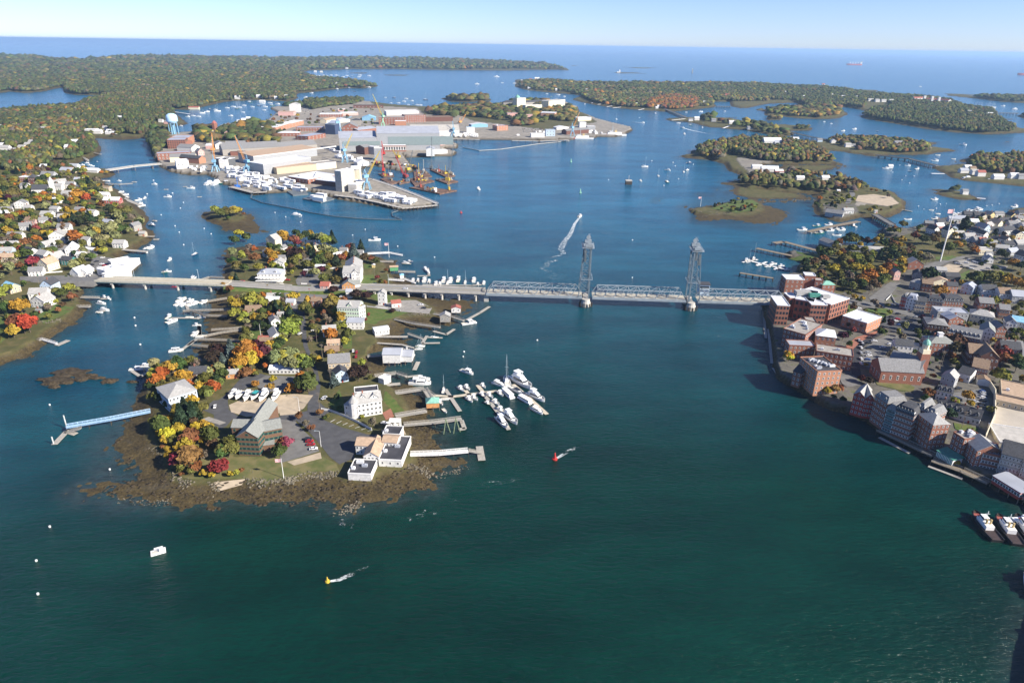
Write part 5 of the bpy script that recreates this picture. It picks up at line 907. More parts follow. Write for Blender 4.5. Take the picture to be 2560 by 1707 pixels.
sheet('road', "B3 790,0 860,0 870,60 850,200 870,290 780,260 770,100", MATS['fresh_asphalt']); sheet('footpath', "M4 1120,1290 1150,1290 1000,1370 930,1440 900,1450 890,1400 960,1340", BRICKW); sheet('car_park', "M4 1200,1320 1480,1340 1520,1400 1260,1480 1180,1568 1020,1560 1010,1440 1080,1370", ASPH2)
sheet('car_park', "Z8 1060,960 1180,900 1400,930 1300,1040 1190,1060", SAND); sheet('road', "Z8 830,930 960,880 1060,860 1300,800 1450,780 1380,830 1150,880 1000,960 850,960", ASPH2); sheet('car_park', "Z8 1300,850 1460,830 1700,900 2020,930 1990,960 1600,1000 1400,930", GRAV); sheet('grass', "Z8 1330,1050 1480,980 1460,1110 1340,1110", LAWN); sheet('grass', "Z8 300,850 480,860 620,900 600,930 480,920 330,890", LAWN); sheet('grass', "Z8 1000,800 1240,780 1300,800 1180,850 1000,830", LAWN)
sheet('grass', "Z8 1620,1120 1760,1200 1700,1230 1600,1180", LAWN); sheet('grass', "M4 430,700 640,700 690,730 640,760 470,720", LAWN); sheet('grass', "M4 905,1090 970,1095 1000,1150 900,1190 890,1150", LAWN); sheet('grass', "M4 1040,1120 1200,1120 1240,1160 1160,1190 1040,1160", LAWN); sheet('grass', "B3 970,300 1180,310 1320,370 1300,410 1200,400 1000,350", DRY); sheet('car_park', "B3 1640,420 1900,380 1960,520 1900,570 1700,500 1640,470", ASPH2); sheet('car_park', "B3 660,260 800,270 870,350 740,370 700,340", ASPH2)
sheet('grass', "B3 1650,670 1860,720 1850,790 1760,780 1660,720", LAWN); sheet('grass', "M4 30,312 180,300 230,330 200,380 60,400 0,390 M3 1800,370", LAWN); sheet('yard', "M4 980,270 1100,260 1230,280 1290,330 1200,350 1060,330 960,310", SAND); sheet('road', "M4 890,205 930,215 960,260 920,330 880,330 920,260", ASPH2)
B_('PX', '2850,1740,3100,1740', D=24, H=9, roof='flat', rise=1, wall='brick', rf='gravel', wr=0, wc=0, name='warehouse', desc='brick quay warehouse just past the frame corner', cat='warehouse', z=4, door=False)
# ==== naval shipyard
for nm, x, y in (('pale blue water tower', 434, 330), ('cell-like brick block', 450, 355), ('arched brick storehouse', 445, 395), ('long louvred white hall', 725, 400), ('twin grey building halls', 980, 360), ('windowless white tower block', 860, 460), ('white pier trailers', 980, 510), ('triangular pier tip', 1090, 515), ('yellow jib crane', 930, 440), ('wide white tent hall', 1080, 315),
                 ('crowded dry dock', 985, 410), ('old prison tower', 1308, 265), ('coast guard cutters', 1480, 340), ('red brick storehouses', 700, 330), ('brick machine shop', 885, 315), ('big brick factory', 1010, 300), ('pipe yard of the shipyard', 640, 450), ('salvage barges', 1100, 450), ('hospital block', 1390, 265), ('hilltop car park', 1350, 325), ('waterfront trailer row', 1230, 335), ('blue portal crane', 615, 420),
                 ('green park behind the yard', 1150, 270), ('white shed by the inner basin', 890, 400), ('western channel bridge', 320, 418)): landmark(nm, x, y)
def SB(c, a, D, H, roof='flat', rise=2, wall='brick', rf='white', wr=0, wc=0, nm='yard_building', **k):
 kk = dict(group='shipyard buildings', cat='industrial building', z=4.2, door=False, ww=2.2, wh=2.6); kk.update(k); return B_(c, a, D=D, H=H, roof=roof, rise=rise, wall=wall, rf=rf, wr=wr, wc=wc, name=nm, **kk)
SB('T2', '772,1095,1115,1090', 42, 26, 'shed', 9, 'metal', 'metal', desc='lower grey steel building hall with sloping blue-grey roof'); SB('T2', '1118,1090,1690,1085', 46, 34, 'shed', 10, 'metal', 'metal', desc='huge grey steel building hall with glazed front band'); _h = REG[-1][0]
MB().box((90, -.25, 19), (135, .5, 17)).build('glazing', stripes('hall_glazing', (.17, .22, .22), (.25, .30, .30), 'Z', .25, .4, .6), _h); MB().box((46, -.25, 15), (80, .4, 8)).build('glazing', MATS['hall_glazing'], REG[-2][0])
SB('T2', '1170,1100,1378,1100', 12, 12, 'flat', 1, 'brick', 'white', 1, 9, ww=5, wh=7); SB('T2', '1420,960,1870,960', 60, 14, 'ga', 10, 'white', 'concrete', desc='wide white tent-like hall with patched pale roof'); SB('T2', '1695,1045,1785,1030', 26, 15, 'flat', 1, 'pink', 'light', 2, 3)
SB('S6', '1905,915,3000,760', 46, 15, 'shed', 3, 'metal', 'tan', desc='very long white louvred hall with red band'); _l = REG[-1][0]; MB().box((95, -.3, 14), (190, .6, 2.6)).build('red_band', WALL['red'], _l); _l.children[0].data.materials[0] = stripes('louvre_wall', (.56, .56, .54), (.40, .40, .40), 'Z', .35, .6, .5)
SB('S6', '1370,760,2352,700', 40, 12, 'ga', 9, 'stone', 'grey', desc='long grey slate-roofed machine hall'); SB('S6', '2352,700,3000,640', 34, 10, 'ga', 8, 'stone', 'grey', desc='grey slate-roofed hall extending behind the louvred hall')
SB('S6', '2080,1090,2900,960', 38, 17, 'flat', 1, 'metal', 'white', desc='pale grey windowless box hall with white roof'); SB('T2', '195,1310,560,1270', 26, 10, 'flat', 1, 'tan', 'tan', 1, 0); SB('T2', '300,1370,480,1400', 60, 7, 'flat', 1, 'brick', 'white', 1, 6, ac=6, desc='low brick workshop with broad white sawtooth roof', ww=1.5); SB('T2', '545,1400,735,1425', 40, 7, 'flat', 1, 'darkbrick', 'white', 0, 0, ac=4); SB('T2', '555,1270,740,1250', 24, 10, 'flat', 1, 'cream', 'olive' if False else 'gravel')
SB('S5', '140,820,250,835', 30, 30, 'flat', 1, 'concrete', 'white', desc='tall windowless white tower block with rooftop pipes'); _w = REG[-1][0]; SB('S5', '355,835,500,840', 16, 11, 'flat', 1, 'concrete', 'white'); SB('S5', '500,800,650,790', 18, 12, 'flat', 1, 'cream', 'white', 1, 4); SB('S5', '400,690,560,690', 20, 22, 'shed', 3, 'cream', 'white', desc='stepped pale concrete block behind the white tower block')
SB('S6', '420,640,730,630', 40, 17, 'flat', 1, 'brick', 'metal', 5, 8, ww=2.4, wh=2.0, ws='n', desc='tall brick cell block building with dark square windows'); SB('S6', '735,600,880,520', 36, 15, 'flat', 1, 'orangebrick', 'metal'); SB('S6', '735,620,850,600', 16, 11, 'gp', 4, 'brick', 'brown'); SB('S6', '245,850,830,800', 22, 11, 'flat', 1, 'brick', 'metal', 2, 9, ww=2.2, wh=3.2, desc='red brick waterfront storehouse with white arched windows')
SB('S6', '455,875,900,860', 20, 9, 'ga', 5, 'cream', 'grey'); SB('S6', '520,860,960,900', 16, 9, 'ga', 4, 'orangebrick', 'dark'); SB('S6', '570,990,790,975', 22, 13, 'flat', 1, 'white', 'white', 1, 3); SB('S6', '865,860,985,860', 15, 7, 'gp', 3, 'white', 'metal'); SB('S6', '830,690,970,660', 34, 8, 'gp', 5, 'white', 'grey'); SB('S6', '945,760,1050,750', 16, 8, 'gp', 5, 'pink', 'grey', 1, 3)
SB('S6', '1240,640,1415,630', 30, 9, 'gp', 5, 'white', 'grey'); SB('S6', '1415,610,1760,600', 18, 7, 'ga', 5, 'tan', 'grey'); SB('S6', '1310,970,1430,970', 30, 13, 'flat', 1, 'white', 'white', 0, 0); SB('S6', '1430,955,1590,925', 26, 13, 'flat', 1, 'darkmetal', 'white', desc='charcoal clad workshop with broad white roof'); SB('S6', '1500,760,1740,760', 12, 8, 'flat', 1, 'brick', 'dark'); SB('S6', '1070,640,1180,640', 16, 7, 'ga', 3, 'pink', 'white')
SB('S6', '1330,300,1600,330', 24, 10, 'hip', 5, 'brick', 'light', 2, 6); SB('S6', '1395,410,1490,410', 20, 8, 'gp', 4, 'pink', 'grey'); SB('S6', '1150,400,1300,400', 14, 8, 'flat', 1, 'white', 'white'); SB('S6', '1230,340,1280,330', 6, 19, 'hip', 6, 'brick', 'red', 0, 0, nm='clock_tower', desc='slim brick clock tower with pointed roof', cat='tower')
SB('T2', '185,920,320,880', 40, 12, 'flat', 1, 'orangebrick', 'white', 2, 5); SB('T2', '320,880,440,850', 26, 11, 'flat', 1, 'orangebrick', 'white', 2, 4); SB('T2', '200,960,400,960', 24, 9, 'hip', 3, 'brick', 'white', 1, 6); SB('T2', '370,915,620,915', 30, 10, 'flat', 1, 'brick', 'metal', 2, 10); SB('T2', '480,1000,640,970', 34, 10, 'flat', 1, 'brick', 'metal', 2, 5); SB('T2', '585,785,790,785', 40, 9, 'flat', 1, 'brick', 'white', 2, 9); SB('T2', '790,770,940,765', 30, 8, 'flat', 1, 'pink', 'white'); SB('T2', '205,770,345,770', 34, 10, 'flat', 1, 'pink', 'tan'); SB('T2', '310,740,400,740', 26, 24, 'gp', 5, 'white', 'light', desc='tall plain white shed-like tower near the back bay')
SB('T2', '635,655,890,650', 40, 7, 'flat', 1, 'pink', 'white', 1, 8); SB('T2', '640,940,730,945', 22, 24, 'flat', 1, 'navy', 'metal', desc='dark blue grey cube building with slanted shadow'); SB('T2', '730,940,780,900', 22, 24, 'flat', 1, 'blue', 'metal'); SB('T2', '795,925,935,925', 46, 14, 'gp', 9, 'brick', 'grey', 2, 4, ww=3, desc='brick machine shop with tall arched gable'); SB('T2', '880,860,965,860', 20, 14, 'hip', 4, 'stone', 'dark'); SB('T2', '940,930,1110,910', 40, 8, 'ga', 4, 'brick', 'metal'); SB('T2', '975,815,1100,815', 36, 8, 'gp', 6, 'sky', 'blue', desc='light blue roofed gable hall in the yard'); SB('T2', '765,835,865,830', 24, 8, 'gp', 4, 'white', 'white'); SB('T2', '650,840,750,820', 20, 8, 'ga', 4, 'cream', 'tan')
SB('T2', '1130,850,1370,850', 40, 18, 'flat', 1, 'brick', 'gravel', 3, 9, ww=2.5); SB('T2', '1370,835,1560,830', 36, 20, 'flat', 1, 'brick', 'gravel', 4, 9, ww=2.5, desc='big four-storey brick factory with rows of white windows'); SB('T2', '1560,825,1810,820', 40, 12, 'flat', 1, 'darkbrick', 'brown', 0, 0); SB('T2', '1200,770,1500,765', 50, 12, 'flat', 1, 'white', 'white', 0, 0, ac=2, desc='white low-slung building with swooping pale roof'); SB('T2', '1280,860,1380,860', 16, 12, 'flat', 1, 'orangebrick', 'white'); SB('T2', '895,700,1170,700', 30, 9, 'flat', 1, 'darkbrick', 'dark', 1, 8); SB('T2', '755,730,820,730', 16, 7, 'flat', 1, 'pink', 'white')
SB('T2', '920,1120,1000,1130', 20, 14, 'gp', 4, 'darkbrick', 'grey'); SB('T2', '1000,1120,1090,1130', 14, 15, 'flat', 1, 'metal', 'white', desc='grey stepped dock enclosure with white top'); SB('T2', '1090,1180,1160,1180', 14, 22, 'flat', 1, 'metal', 'white', desc='grey tower scaffold enclosure beside the dry dock'); SB('T2', '1045,1090,1100,1080', 12, 18, 'flat', 1, 'metal', 'white'); SB('T2', '935,1235,1040,1225', 16, 6, 'gp', 5, 'white', 'white', nm='tent', desc='large round-topped white tent on the quay', cat='tent')
SB('T2', '1565,1140,1640,1140', 26, 13, 'gp', 3, 'white', 'metal', desc='white shed with striped front over the basin mouth'); SB('T2', '1640,1120,1760,1115', 14, 6, 'flat', 1, 'white', 'white'); SB('T2', '1935,930,2010,930', 16, 13, 'flat', 1, 'white', 'blue'); SB('T2', '2215,910,2315,905', 26, 12, 'flat', 1, 'orangebrick', 'metal', 2, 4, ac=3); SB('T2', '1980,880,2130,875', 20, 8, 'gp', 3, 'sky', 'white')
SB('T3', '45,715,125,710', 22, 38, 'flat', 1, 'cream', 'gravel', 5, 3, ww=2, wh=3, nm='prison_tower', desc='cream castle-like tower block with green domed top', cat='building'); _t = REG[-1][0]; MB().lathe([(9, 38.5), (8.5, 42), (6, 45), (2, 47), (.3, 50)], (12, 11), 8).build('dome', ROOF['copper'], _t)
SB('T3', '125,730,275,725', 20, 20, 'flat', 1, 'cream', 'gravel', 4, 12, ww=1.4, nm='prison_wing', desc='cream prison wing with rows of barred windows', cat='building'); SB('T3', '335,720,485,705', 30, 30, 'flat', 1, 'cream', 'gravel', 6, 9, ww=1.6, nm='prison_block', desc='tall cream prison block with crenellated corners', cat='building'); SB('T3', '-80,700,45,700', 26, 20, 'hip', 6, 'stone', 'dark'); SB('T3', '125,700,335,690', 20, 20, 'hip', 6, 'stone', 'dark', desc='dark roofed prison link range between the cream towers', cat='building')
SB('T3', '262,795,390,800', 40, 17, 'flat', 1, 'orangebrick', 'white', 4, 8, ww=1.6, desc='square brick barracks with white roof under the prison'); SB('T3', '130,795,188,795', 24, 12, 'flat', 1, 'pink', 'grey'); SB('T3', '0,785,52,785', 24, 13, 'flat', 1, 'pink', 'grey'); SB('T2', '2310,790,2352,790', 24, 14, 'flat', 1, 'pink', 'grey'); SB('T3', '605,820,728,815', 24, 9, 'flat', 1, 'cream', 'white'); SB('T3', '410,900,520,895', 18, 6, 'gp', 3, 'white', 'white'); SB('T3', '500,945,705,930', 20, 9, 'ga', 4, 'darkbrick', 'grey', desc='dark brick quay shed behind the cutter'); SB('T3', '310,960,395,960', 14, 15, 'flat', 1, 'blue', 'light', 2, 3); SB('T3', '175,970,300,970', 16, 8, 'flat', 1, 'white', 'white'); SB('T3', '620,880,680,880', 14, 14, 'flat', 1, 'white', 'metal'); SB('T3', '690,900,765,900', 14, 9, 'flat', 1, 'metal', 'metal')
houses('T2', """30,605 20 12 7 0 white white; 110,555 16 10 5 0 white white; 190,615 16 10 6 0 white white; 285,605 18 12 6 0 white white; 250,560 14 10 5 0 white light; 745,495 16 12 12 0 white white gp; 800,470 12 9 5 0 white white; 940,485 16 10 6 0 white white; 1020,490 14 10 6 0 white white; 1050,485 14 10 6 0 white grey; 975,318 20 14 9 0 white white; 835,340 20 12 7 0 white light; 1318,335 20 14 8 0 cream white; 1358,335 22 14 8 0 cream tan
60,650 20 10 5 0 white white; 1700,340 18 12 5 0 cream white; 545,370 20 12 5 0 white white; 600,372 18 12 5 0 cream white""", far=True)
houses('T3', """100,460 22 12 7 0 white white; 170,448 20 12 7 0 white red; 230,440 30 14 9 0 white white; 290,448 26 12 7 0 white white; 345,448 24 12 7 0 white white; 115,460 16 10 5 0 white light; 160,522 18 9 5 0 white white; 300,522 30 10 5 0 white white; 400,520 16 12 10 0 white white; 412,540 16 10 7 0 white white; 345,540 12 8 5 0 white grey; 600,475 14 10 6 0 white white; 690,545 14 10 7 0 white white; 790,545 14 10 6 0 white white
690,592 13 10 6 0 white white; 850,640 12 10 6 0 grey grey; 1085,630 12 10 7 0 white white; 1140,672 12 8 5 0 white white; 1350,695 14 10 5 0 white white; 1770,662 14 10 7 0 white white; 1975,600 20 14 9 0 white red; 1695,812 15 10 7 0 white white; 1640,818 13 9 5 0 white grey; 1850,825 14 10 6 0 grey grey; 2012,845 13 10 6 0 white white; 2050,845 14 10 6 0 grey grey; 2185,895 16 10 5 0 grey grey; 565,480 12 9 6 0 white white; 1330,705 10 8 4 0 white white""", far=True)
houses('T4', """505,495 20 12 9 0 white red; 170,565 18 12 6 0 white white; 330,605 16 10 6 0 white white; 600,590 18 10 6 0 white white; 690,605 18 10 6 0 white white; 820,610 16 10 6 0 white white; 940,638 22 12 7 0 white light; 1000,645 18 12 8 0 white light; 1060,645 20 12 7 0 white light; 1130,645 20 12 7 0 white light; 1840,750 18 12 7 0 white grey; 2040,770 22 12 6 0 white white; 470,1010 12 9 5 0 blue grey; 595,1022 11 9 6 0 white white gp; 730,1058 13 9 6 0 white light; 780,1055 9 7 4 0 white grey; 1190,1038 18 10 6 0 white grey
1825,1270 13 10 6 0 white white; 1790,1295 15 10 5 0 white metal; 1890,1310 12 9 6 0 white light; 1945,1325 14 10 7 0 white red; 2105,1352 18 10 5 0 white white; 2250,1345 15 10 6 0 white white; 2320,1350 14 9 6 0 grey grey; 1870,1280 11 9 6 0 cream brown; 1800,1490 9 8 5 0 white grey; 1120,1250 9 7 4 0 white white; 120,1300 8 6 3 0 white red; 525,1355 10 8 4 0 white white""", far=True)
joined('grand_hotel', 'sprawling white seaside hotel with three towers and red roofs', 'hotel', 2325, 258, [('T4', '1340,640,1440,640', 16, 14, 'ga', 5, 'white', 'red', dict()), ('T4', '1440,645,1560,655', 16, 13, 'ga', 5, 'white', 'red', dict()), ('T4', '1560,655,1650,665', 18, 14, 'ga', 5, 'white', 'red', dict())])
_g = REG[-1][0]
for a in ((1430, 640), (1500, 645), (1562, 655)): q = P(*c2('T4', *a), 8) - np.array(_g.location); MB().box((q[0], q[1], 13), (9, 9, 26)).build('tower', WALL['white'], _g)
houses('M4', """215,65 18 9 4 0 white white; 310,85 30 12 5 -5 white white; 380,100 14 8 4 0 red white; 800,425 22 11 5 -35 grey grey; 900,400 13 8 4 0 white light; 730,150 13 8 4 0 white white; 540,150 13 8 4 0 white white; 830,240 5 4 2 0 white white; 1110,400 4 3 3 0 white light""")
houses('T4', "30,1035 40 20 8 0 white white; 90,1040 20 14 6 0 white metal; 240,1000 20 10 5 0 white white", far=True)
# ==== bridges
STEEL = mat('blue_grey_steel', (.13, .17, .20), .5, var=.1, scale=.3); STEEL2 = mat('pale_steel', (.40, .46, .49), .5, var=.08, scale=.3); BRS = mat('bridge_grey', (.25, .29, .32), .5, var=.12, scale=.3); DSTEEL = mat('dark_steel', (.12, .14, .15), .6); DECKM = mat('sandy_deck', (.42, .39, .32), .9, var=.08, scale=.2); CONC = WALL['concrete']; WOOD = MATS['weathered_wood']
WOODL = mat('grey_decking', (.34, .32, .28), .9, var=.15, scale=1.2); DARKW = mat('dark_piling', (.055, .045, .035), .9, var=.3, scale=1)
for nm, x, y in (('steel lift bridge', 1600, 730), ('concrete approach bridge', 1060, 730), ('long channel bridge', 370, 725), ('speedboat wake', 1420, 600), ('red channel buoy', 1388, 1140)): landmark(nm, x, y)
ba, bb = P(1463, 757)[:2], P(1722, 766)[:2]; bu = (bb - ba) / np.linalg.norm(bb - ba); bn = np.array([-bu[1], bu[0]])
def bp_(t, s, z): q = ba + bu * t + bn * s; return (q[0], q[1], z)     # t metres along the bridge from the first tower, s across (+ = away), z up
tL = float((P(1213, 742, 8)[:2] - ba) @ bu); tR = float((P(1955, 742, 8)[:2] - ba) @ bu); SPAN = float(np.linalg.norm(bb - ba)); HW = 6.2
lb = empty('lift_bridge', bp_(0, 0, 0)); LBP = np.array(lb.location)
def chl(mb, name, m, parent=lb, smooth=False):
 """mesh given in world coordinates, hung under the bridge"""
 mb.V = [(v[0] - LBP[0], v[1] - LBP[1], v[2] - LBP[2]) for v in mb.V]; return mb.build(name, m, parent, smooth)
ZB, ZT = 7.6, 15.0
def truss(t0, t1, n, first=False):
 m = MB()
 for s in (-HW, HW):
  m.bar(bp_(t0, s, ZB), bp_(t1, s, ZB), .42); k = (t1 - t0) / n; m.bar(bp_(t0 + k * .5, s, ZT), bp_(t1 - k * .5, s, ZT), .36)
  for i in range(n):
   a, c, d = t0 + k * i, t0 + k * (i + .5), t0 + k * (i + 1); m.bar(bp_(a, s, ZB), bp_(c, s, ZT), .30); m.bar(bp_(c, s, ZT), bp_(d, s, ZB), .16)
 k = (t1 - t0) / n
 for i in range(n): m.bar(bp_(t0 + k * (i + .5), -HW, ZT), bp_(t0 + k * (i + .5), HW, ZT), .22); 
 for i in range(n - 1): m.bar(bp_(t0 + k * (i + .5), -HW, ZT), bp_(t0 + k * (i + 1.5), HW, ZT), .12); m.bar(bp_(t0 + k * (i + 1.5), -HW, ZT), bp_(t0 + k * (i + .5), HW, ZT), .12)
 o = chl(m, 'truss_span', BRS)
 d = MB(); 
 def slab(mb, ta, tb, s0, s1, z0, z1): mb.prism([bp_(ta, s0, 0)[:2], bp_(tb, s0, 0)[:2], bp_(tb, s1, 0)[:2], bp_(ta, s1, 0)[:2]], z0, z1)
 slab(d, t0, t1, -HW + .5, HW - .5, ZB - .1, ZB + .35); chl(d, 'road_deck', DECKM, o)
 d = MB(); slab(d, t0, t1, -HW - 2.2, -HW - .4, ZB - .2, ZB + .1); slab(d, t0, t1, HW + .4, HW + 2.2, ZB - .2, ZB + .1); chl(d, 'footway', BRS, o)
 d = MB(); d.prism([bp_(t0, -HW - 2.3, 0)[:2], bp_(t1, -HW - 2.3, 0)[:2], bp_(t1, -HW - 2.15, 0)[:2], bp_(t0, -HW - 2.15, 0)[:2]], ZB - 1.1, ZB + .3)
 d.bar(bp_(t0, -HW - 2.2, ZB + 1.2), bp_(t1, -HW - 2.2, ZB + 1.2), .06); d.bar(bp_(t0, HW + 2.2, ZB + 1.2), bp_(t1, HW + 2.2, ZB + 1.2), .06)
 for i in range(int((t1 - t0) / 3)): d.bar(bp_(t0 + i * 3, -HW - 2.2, ZB), bp_(t0 + i * 3, -HW - 2.2, ZB + 1.2), .05)
 chl(d, 'railing', BRS, o)
 return o
truss(tL, -3.5, 8); truss(5.5, SPAN - 4.5, 9); truss(SPAN + 5.5, tR, 7)
for k_ in range(2):
 t = SPAN * k_; sg = 1 if k_ == 0 else -1; m = MB(); back = -7.5 * sg   # back legs slope away from the lift span
 for s in (-HW - .8, HW + .8):
  m.bar(bp_(t + 2.2 * sg, s, 2), bp_(t + 2.2 * sg, s, 55), .62, 0, 4, .55); m.bar(bp_(t - 7.0 * sg, s, 5), bp_(t - 2.8 * sg, s, 55), .32)
  for i in range(7):
   z0 = 8 + i * 6.7; z1 = z0 + 6.7; f0, f1 = (z0 - 5) / 50, (z1 - 5) / 50; xb0, xb1 = t + sg * (-7.0 + 4.2 * f0), t + sg * (-7.0 + 4.2 * f1)
   m.bar(bp_(t + 2.2 * sg, s, z0), bp_(xb1, s, z1), .13); m.bar(bp_(xb1, s, z1), bp_(t + 2.2 * sg, s, z1), .13); m.bar(bp_(xb0, s, z0), bp_(t + 2.2 * sg, s, z1), .12)
 for i in range(7):
  z0 = 15 + i * 6.3
  if z0 < 22: continue
  m.bar(bp_(t + 2.2 * sg, -HW, z0), bp_(t + 2.2 * sg, HW, z0), .25); m.bar(bp_(t + 2.2 * sg, -HW, z0 - 6), bp_(t + 2.2 * sg, HW, z0), .15); m.bar(bp_(t + 2.2 * sg, HW, z0 - 6), bp_(t + 2.2 * sg, -HW, z0), .15)
  m.bar(bp_(t - 4.2 * sg, -HW, z0), bp_(t - 4.2 * sg, HW, z0), .2)
 tw = chl(m, 'tower', STEEL)
 for z, e in ((52, 1.9), (24, 1.6)):
  m = MB(); q = [bp_(t - 5.5 * sg, -HW - e, 0)[:2], bp_(t + 4.5 * sg, -HW - e, 0)[:2], bp_(t + 4.5 * sg, HW + e, 0)[:2], bp_(t - 5.5 * sg, HW + e, 0)[:2]]
  if z > 40: m.prism(q, z, z + .3)
  for i in range(4): a, b = q[i], q[(i + 1) % 4]; m.bar((*a, z + 1.2), (*b, z + 1.2), .08); m.bar((*a, z), (*b, z), .22)
  chl(m, 'walkway', BRS, tw)
 for s in (-HW - .6, HW + .6):
  c = bp_(t, s, 57.5); V = []; m = MB(); n = 18
  for j, r in enumerate((1.9, 1.9)):
   for i in range(n):
    a = 2 * math.pi * i / n; o2 = -.5 if j == 0 else .5; V.append((c[0] + bu[0] * r * math.cos(a) + bn[0] * o2, c[1] + bu[1] * r * math.cos(a) + bn[1] * o2, c[2] + r * math.sin(a)))
  m.add(V, [tuple(range(n)), tuple(range(n, 2 * n))[::-1]] + [(i, i + n, (i + 1) % n + n, (i + 1) % n) for i in range(n)]); chl(m, 'sheave', BRS, tw)
  m = MB(); m.prism([bp_(t - 3 * sg, s - 1.4, 0)[:2], bp_(t + 2.6 * sg, s - 1.4, 0)[:2], bp_(t + 2.6 * sg, s + 1.4, 0)[:2], bp_(t - 3 * sg, s + 1.4, 0)[:2]], 53, 55.6); chl(m, 'machine_room', BRS, tw)
  m = MB(); m.prism([bp_(t - 3.4 * sg, s - 1.0, 0)[:2], bp_(t - 1.8 * sg, s - 1.0, 0)[:2], bp_(t - 1.8 * sg, s + 1.0, 0)[:2], bp_(t - 3.4 * sg, s + 1.0, 0)[:2]], 40, 49); chl(m, 'counterweight', DSTEEL, tw)
 m = MB(); m.bar(bp_(t, -2, 55), bp_(t, -2, 63), .12).bar(bp_(t + 1, 3, 55), bp_(t + 1, 3, 62), .1).bar(bp_(t, -HW, 60.6), bp_(t, HW, 60.6), .25); chl(m, 'mast', BRS, tw)
 m = MB()
 for s in (-HW - 1.5, HW + 1.5): c = bp_(t, s, 0); m.lathe([(4.4, -3), (4.2, 3.4), (3.6, 4.6), (3.4, 6.6)], c[:2], 14)
 m.prism([bp_(t - 2.4, -HW - 1, 0)[:2], bp_(t + 2.4, -HW - 1, 0)[:2], bp_(t + 2.4, HW + 1, 0)[:2], bp_(t - 2.4, HW + 1, 0)[:2]], -3, 6); chl(m, 'pier', CONC)
 m = MB()
 for i in range(12):
  a = 2 * math.pi * i / 12; c = bp_(t, -HW - 1.5, 0); m.bar((c[0] + 5.6 * math.cos(a), c[1] + 5.6 * math.sin(a), -2), (c[0] + 5.6 * math.cos(a), c[1] + 5.6 * math.sin(a), 3.4), .35)
 chl(m, 'fender', DARKW)
m = MB(); q = [bp_(SPAN + 9, HW + 2, 0)[:2], bp_(SPAN + 18, HW + 2, 0)[:2], bp_(SPAN + 18, HW + 9, 0)[:2], bp_(SPAN + 9, HW + 9, 0)[:2]]; m.prism(q, 8, 17.5); ch_ = chl(m, 'control_house', WALL['blue'])
m = MB(); q2 = [bp_(SPAN + 8.4, HW + 1.4, 0)[:2], bp_(SPAN + 18.6, HW + 1.4, 0)[:2], bp_(SPAN + 18.6, HW + 9.6, 0)[:2], bp_(SPAN + 8.4, HW + 9.6, 0)[:2]]; m.prism(q2, 17.5, 18.3); chl(m, 'roof', ROOF['dark'], ch_)
m = MB(); m.prism([bp_(SPAN + 9.5, HW + 1.9, 0)[:2], bp_(SPAN + 17.5, HW + 1.9, 0)[:2], bp_(SPAN + 17.5, HW + 2.05, 0)[:2], bp_(SPAN + 9.5, HW + 2.05, 0)[:2]], 14.6, 16.4); chl(m, 'window', GLASS, ch_)
c = bp_(tL, 0, 0); m = MB(); m.prism([bp_(tL - 2, -HW, 0)[:2], bp_(tL + 2, -HW, 0)[:2], bp_(tL + 2, HW, 0)[:2], bp_(tL - 2, HW, 0)[:2]], -2, 7.2); chl(m, 'pier', CONC)
tag(lb, 'blue-grey steel vertical lift bridge with two lattice towers across the river', 'bridge')
def girder(name, desc, t0, t1, n, w, z, grn=False, lamps=0, pier2=True):
 o = empty(name, bp_(t0, 0, 0)); global LBP
 L0 = LBP; LBP = np.array(o.location)
 def pl(ta, tb, s0, s1): return [bp_(ta, s0, 0)[:2], bp_(tb, s0, 0)[:2], bp_(tb, s1, 0)[:2], bp_(ta, s1, 0)[:2]]
 chl(MB().prism(pl(t0, t1, -w / 2, w / 2), z - .6, z), 'road_deck', DECKM if grn else mat('grey_bridge_deck', (.24, .235, .22), .9, var=.08), o); 
 for s in (-w / 2 - .2, w / 2 + .2): chl(MB().prism(pl(t0, t1, s - .25, s + .25), z - .9, z + .9), 'guard_rail', CONC if not grn else mat('beige_rail', (.46, .44, .36), .8), o)
 chl(MB().prism(pl(t0, t1, -w * .42, -w * .42 + .5), z - 2.3, z - .6).prism(pl(t0, t1, w * .42 - .5, w * .42), z - 2.3, z - .6), 'girder', mat('pale_green_steel', (.42, .55, .45), .6) if grn else CONC, o)
 for i in range(n):
  t = t0 + (t1 - t0) * (i + .5) / n
  for s in (-w * .36, w * .36): c = bp_(t, s, 0); chl(MB().lathe([(1.1, -2), (1.0, z - 3.0)], c[:2], 10), 'pier', CONC, o)
  chl(MB().prism(pl(t - 1.1, t + 1.1, -w * .48, w * .48), z - 3.4, z - 2.3), 'pier_cap', CONC, o)
 for i in range(lamps):
  t = t0 + (t1 - t0) * (i + .5) / lamps; a, b = bp_(t, w / 2, z), bp_(t, w / 2, z + 10); c = bp_(t, w / 2 - 2.5, z + 10.4); chl(MB().bar(a, b, .12).bar(b, c, .08), 'lamp_post', STEEL2, o)
 chl(MB().prism(pl(t0, t1, -.15, -.02), z + .02, z + .04).prism(pl(t0, t1, .1, .23), z + .02, z + .04), 'lane_line', mat('yellow_line', (.5, .38, .08), .8), o)
 LBP = L0; tag(o, desc, 'bridge'); return o
tI0 = float((P(905, 735, 8)[:2] - ba) @ bu)
girder('approach_bridge', 'concrete girder bridge carrying the road from the island to the lift spans', tI0, tL - 2, 7, 13, 8.0, False, 3)
tK0 = float((P(190, 725, 7)[:2] - ba) @ bu); tK1 = float((P(545, 727, 7)[:2] - ba) @ bu)
girder('channel_bridge', 'long low beige road bridge with pale green girders over the western channel', tK0, tK1, 4, 12.5, 7.0, True, 2)
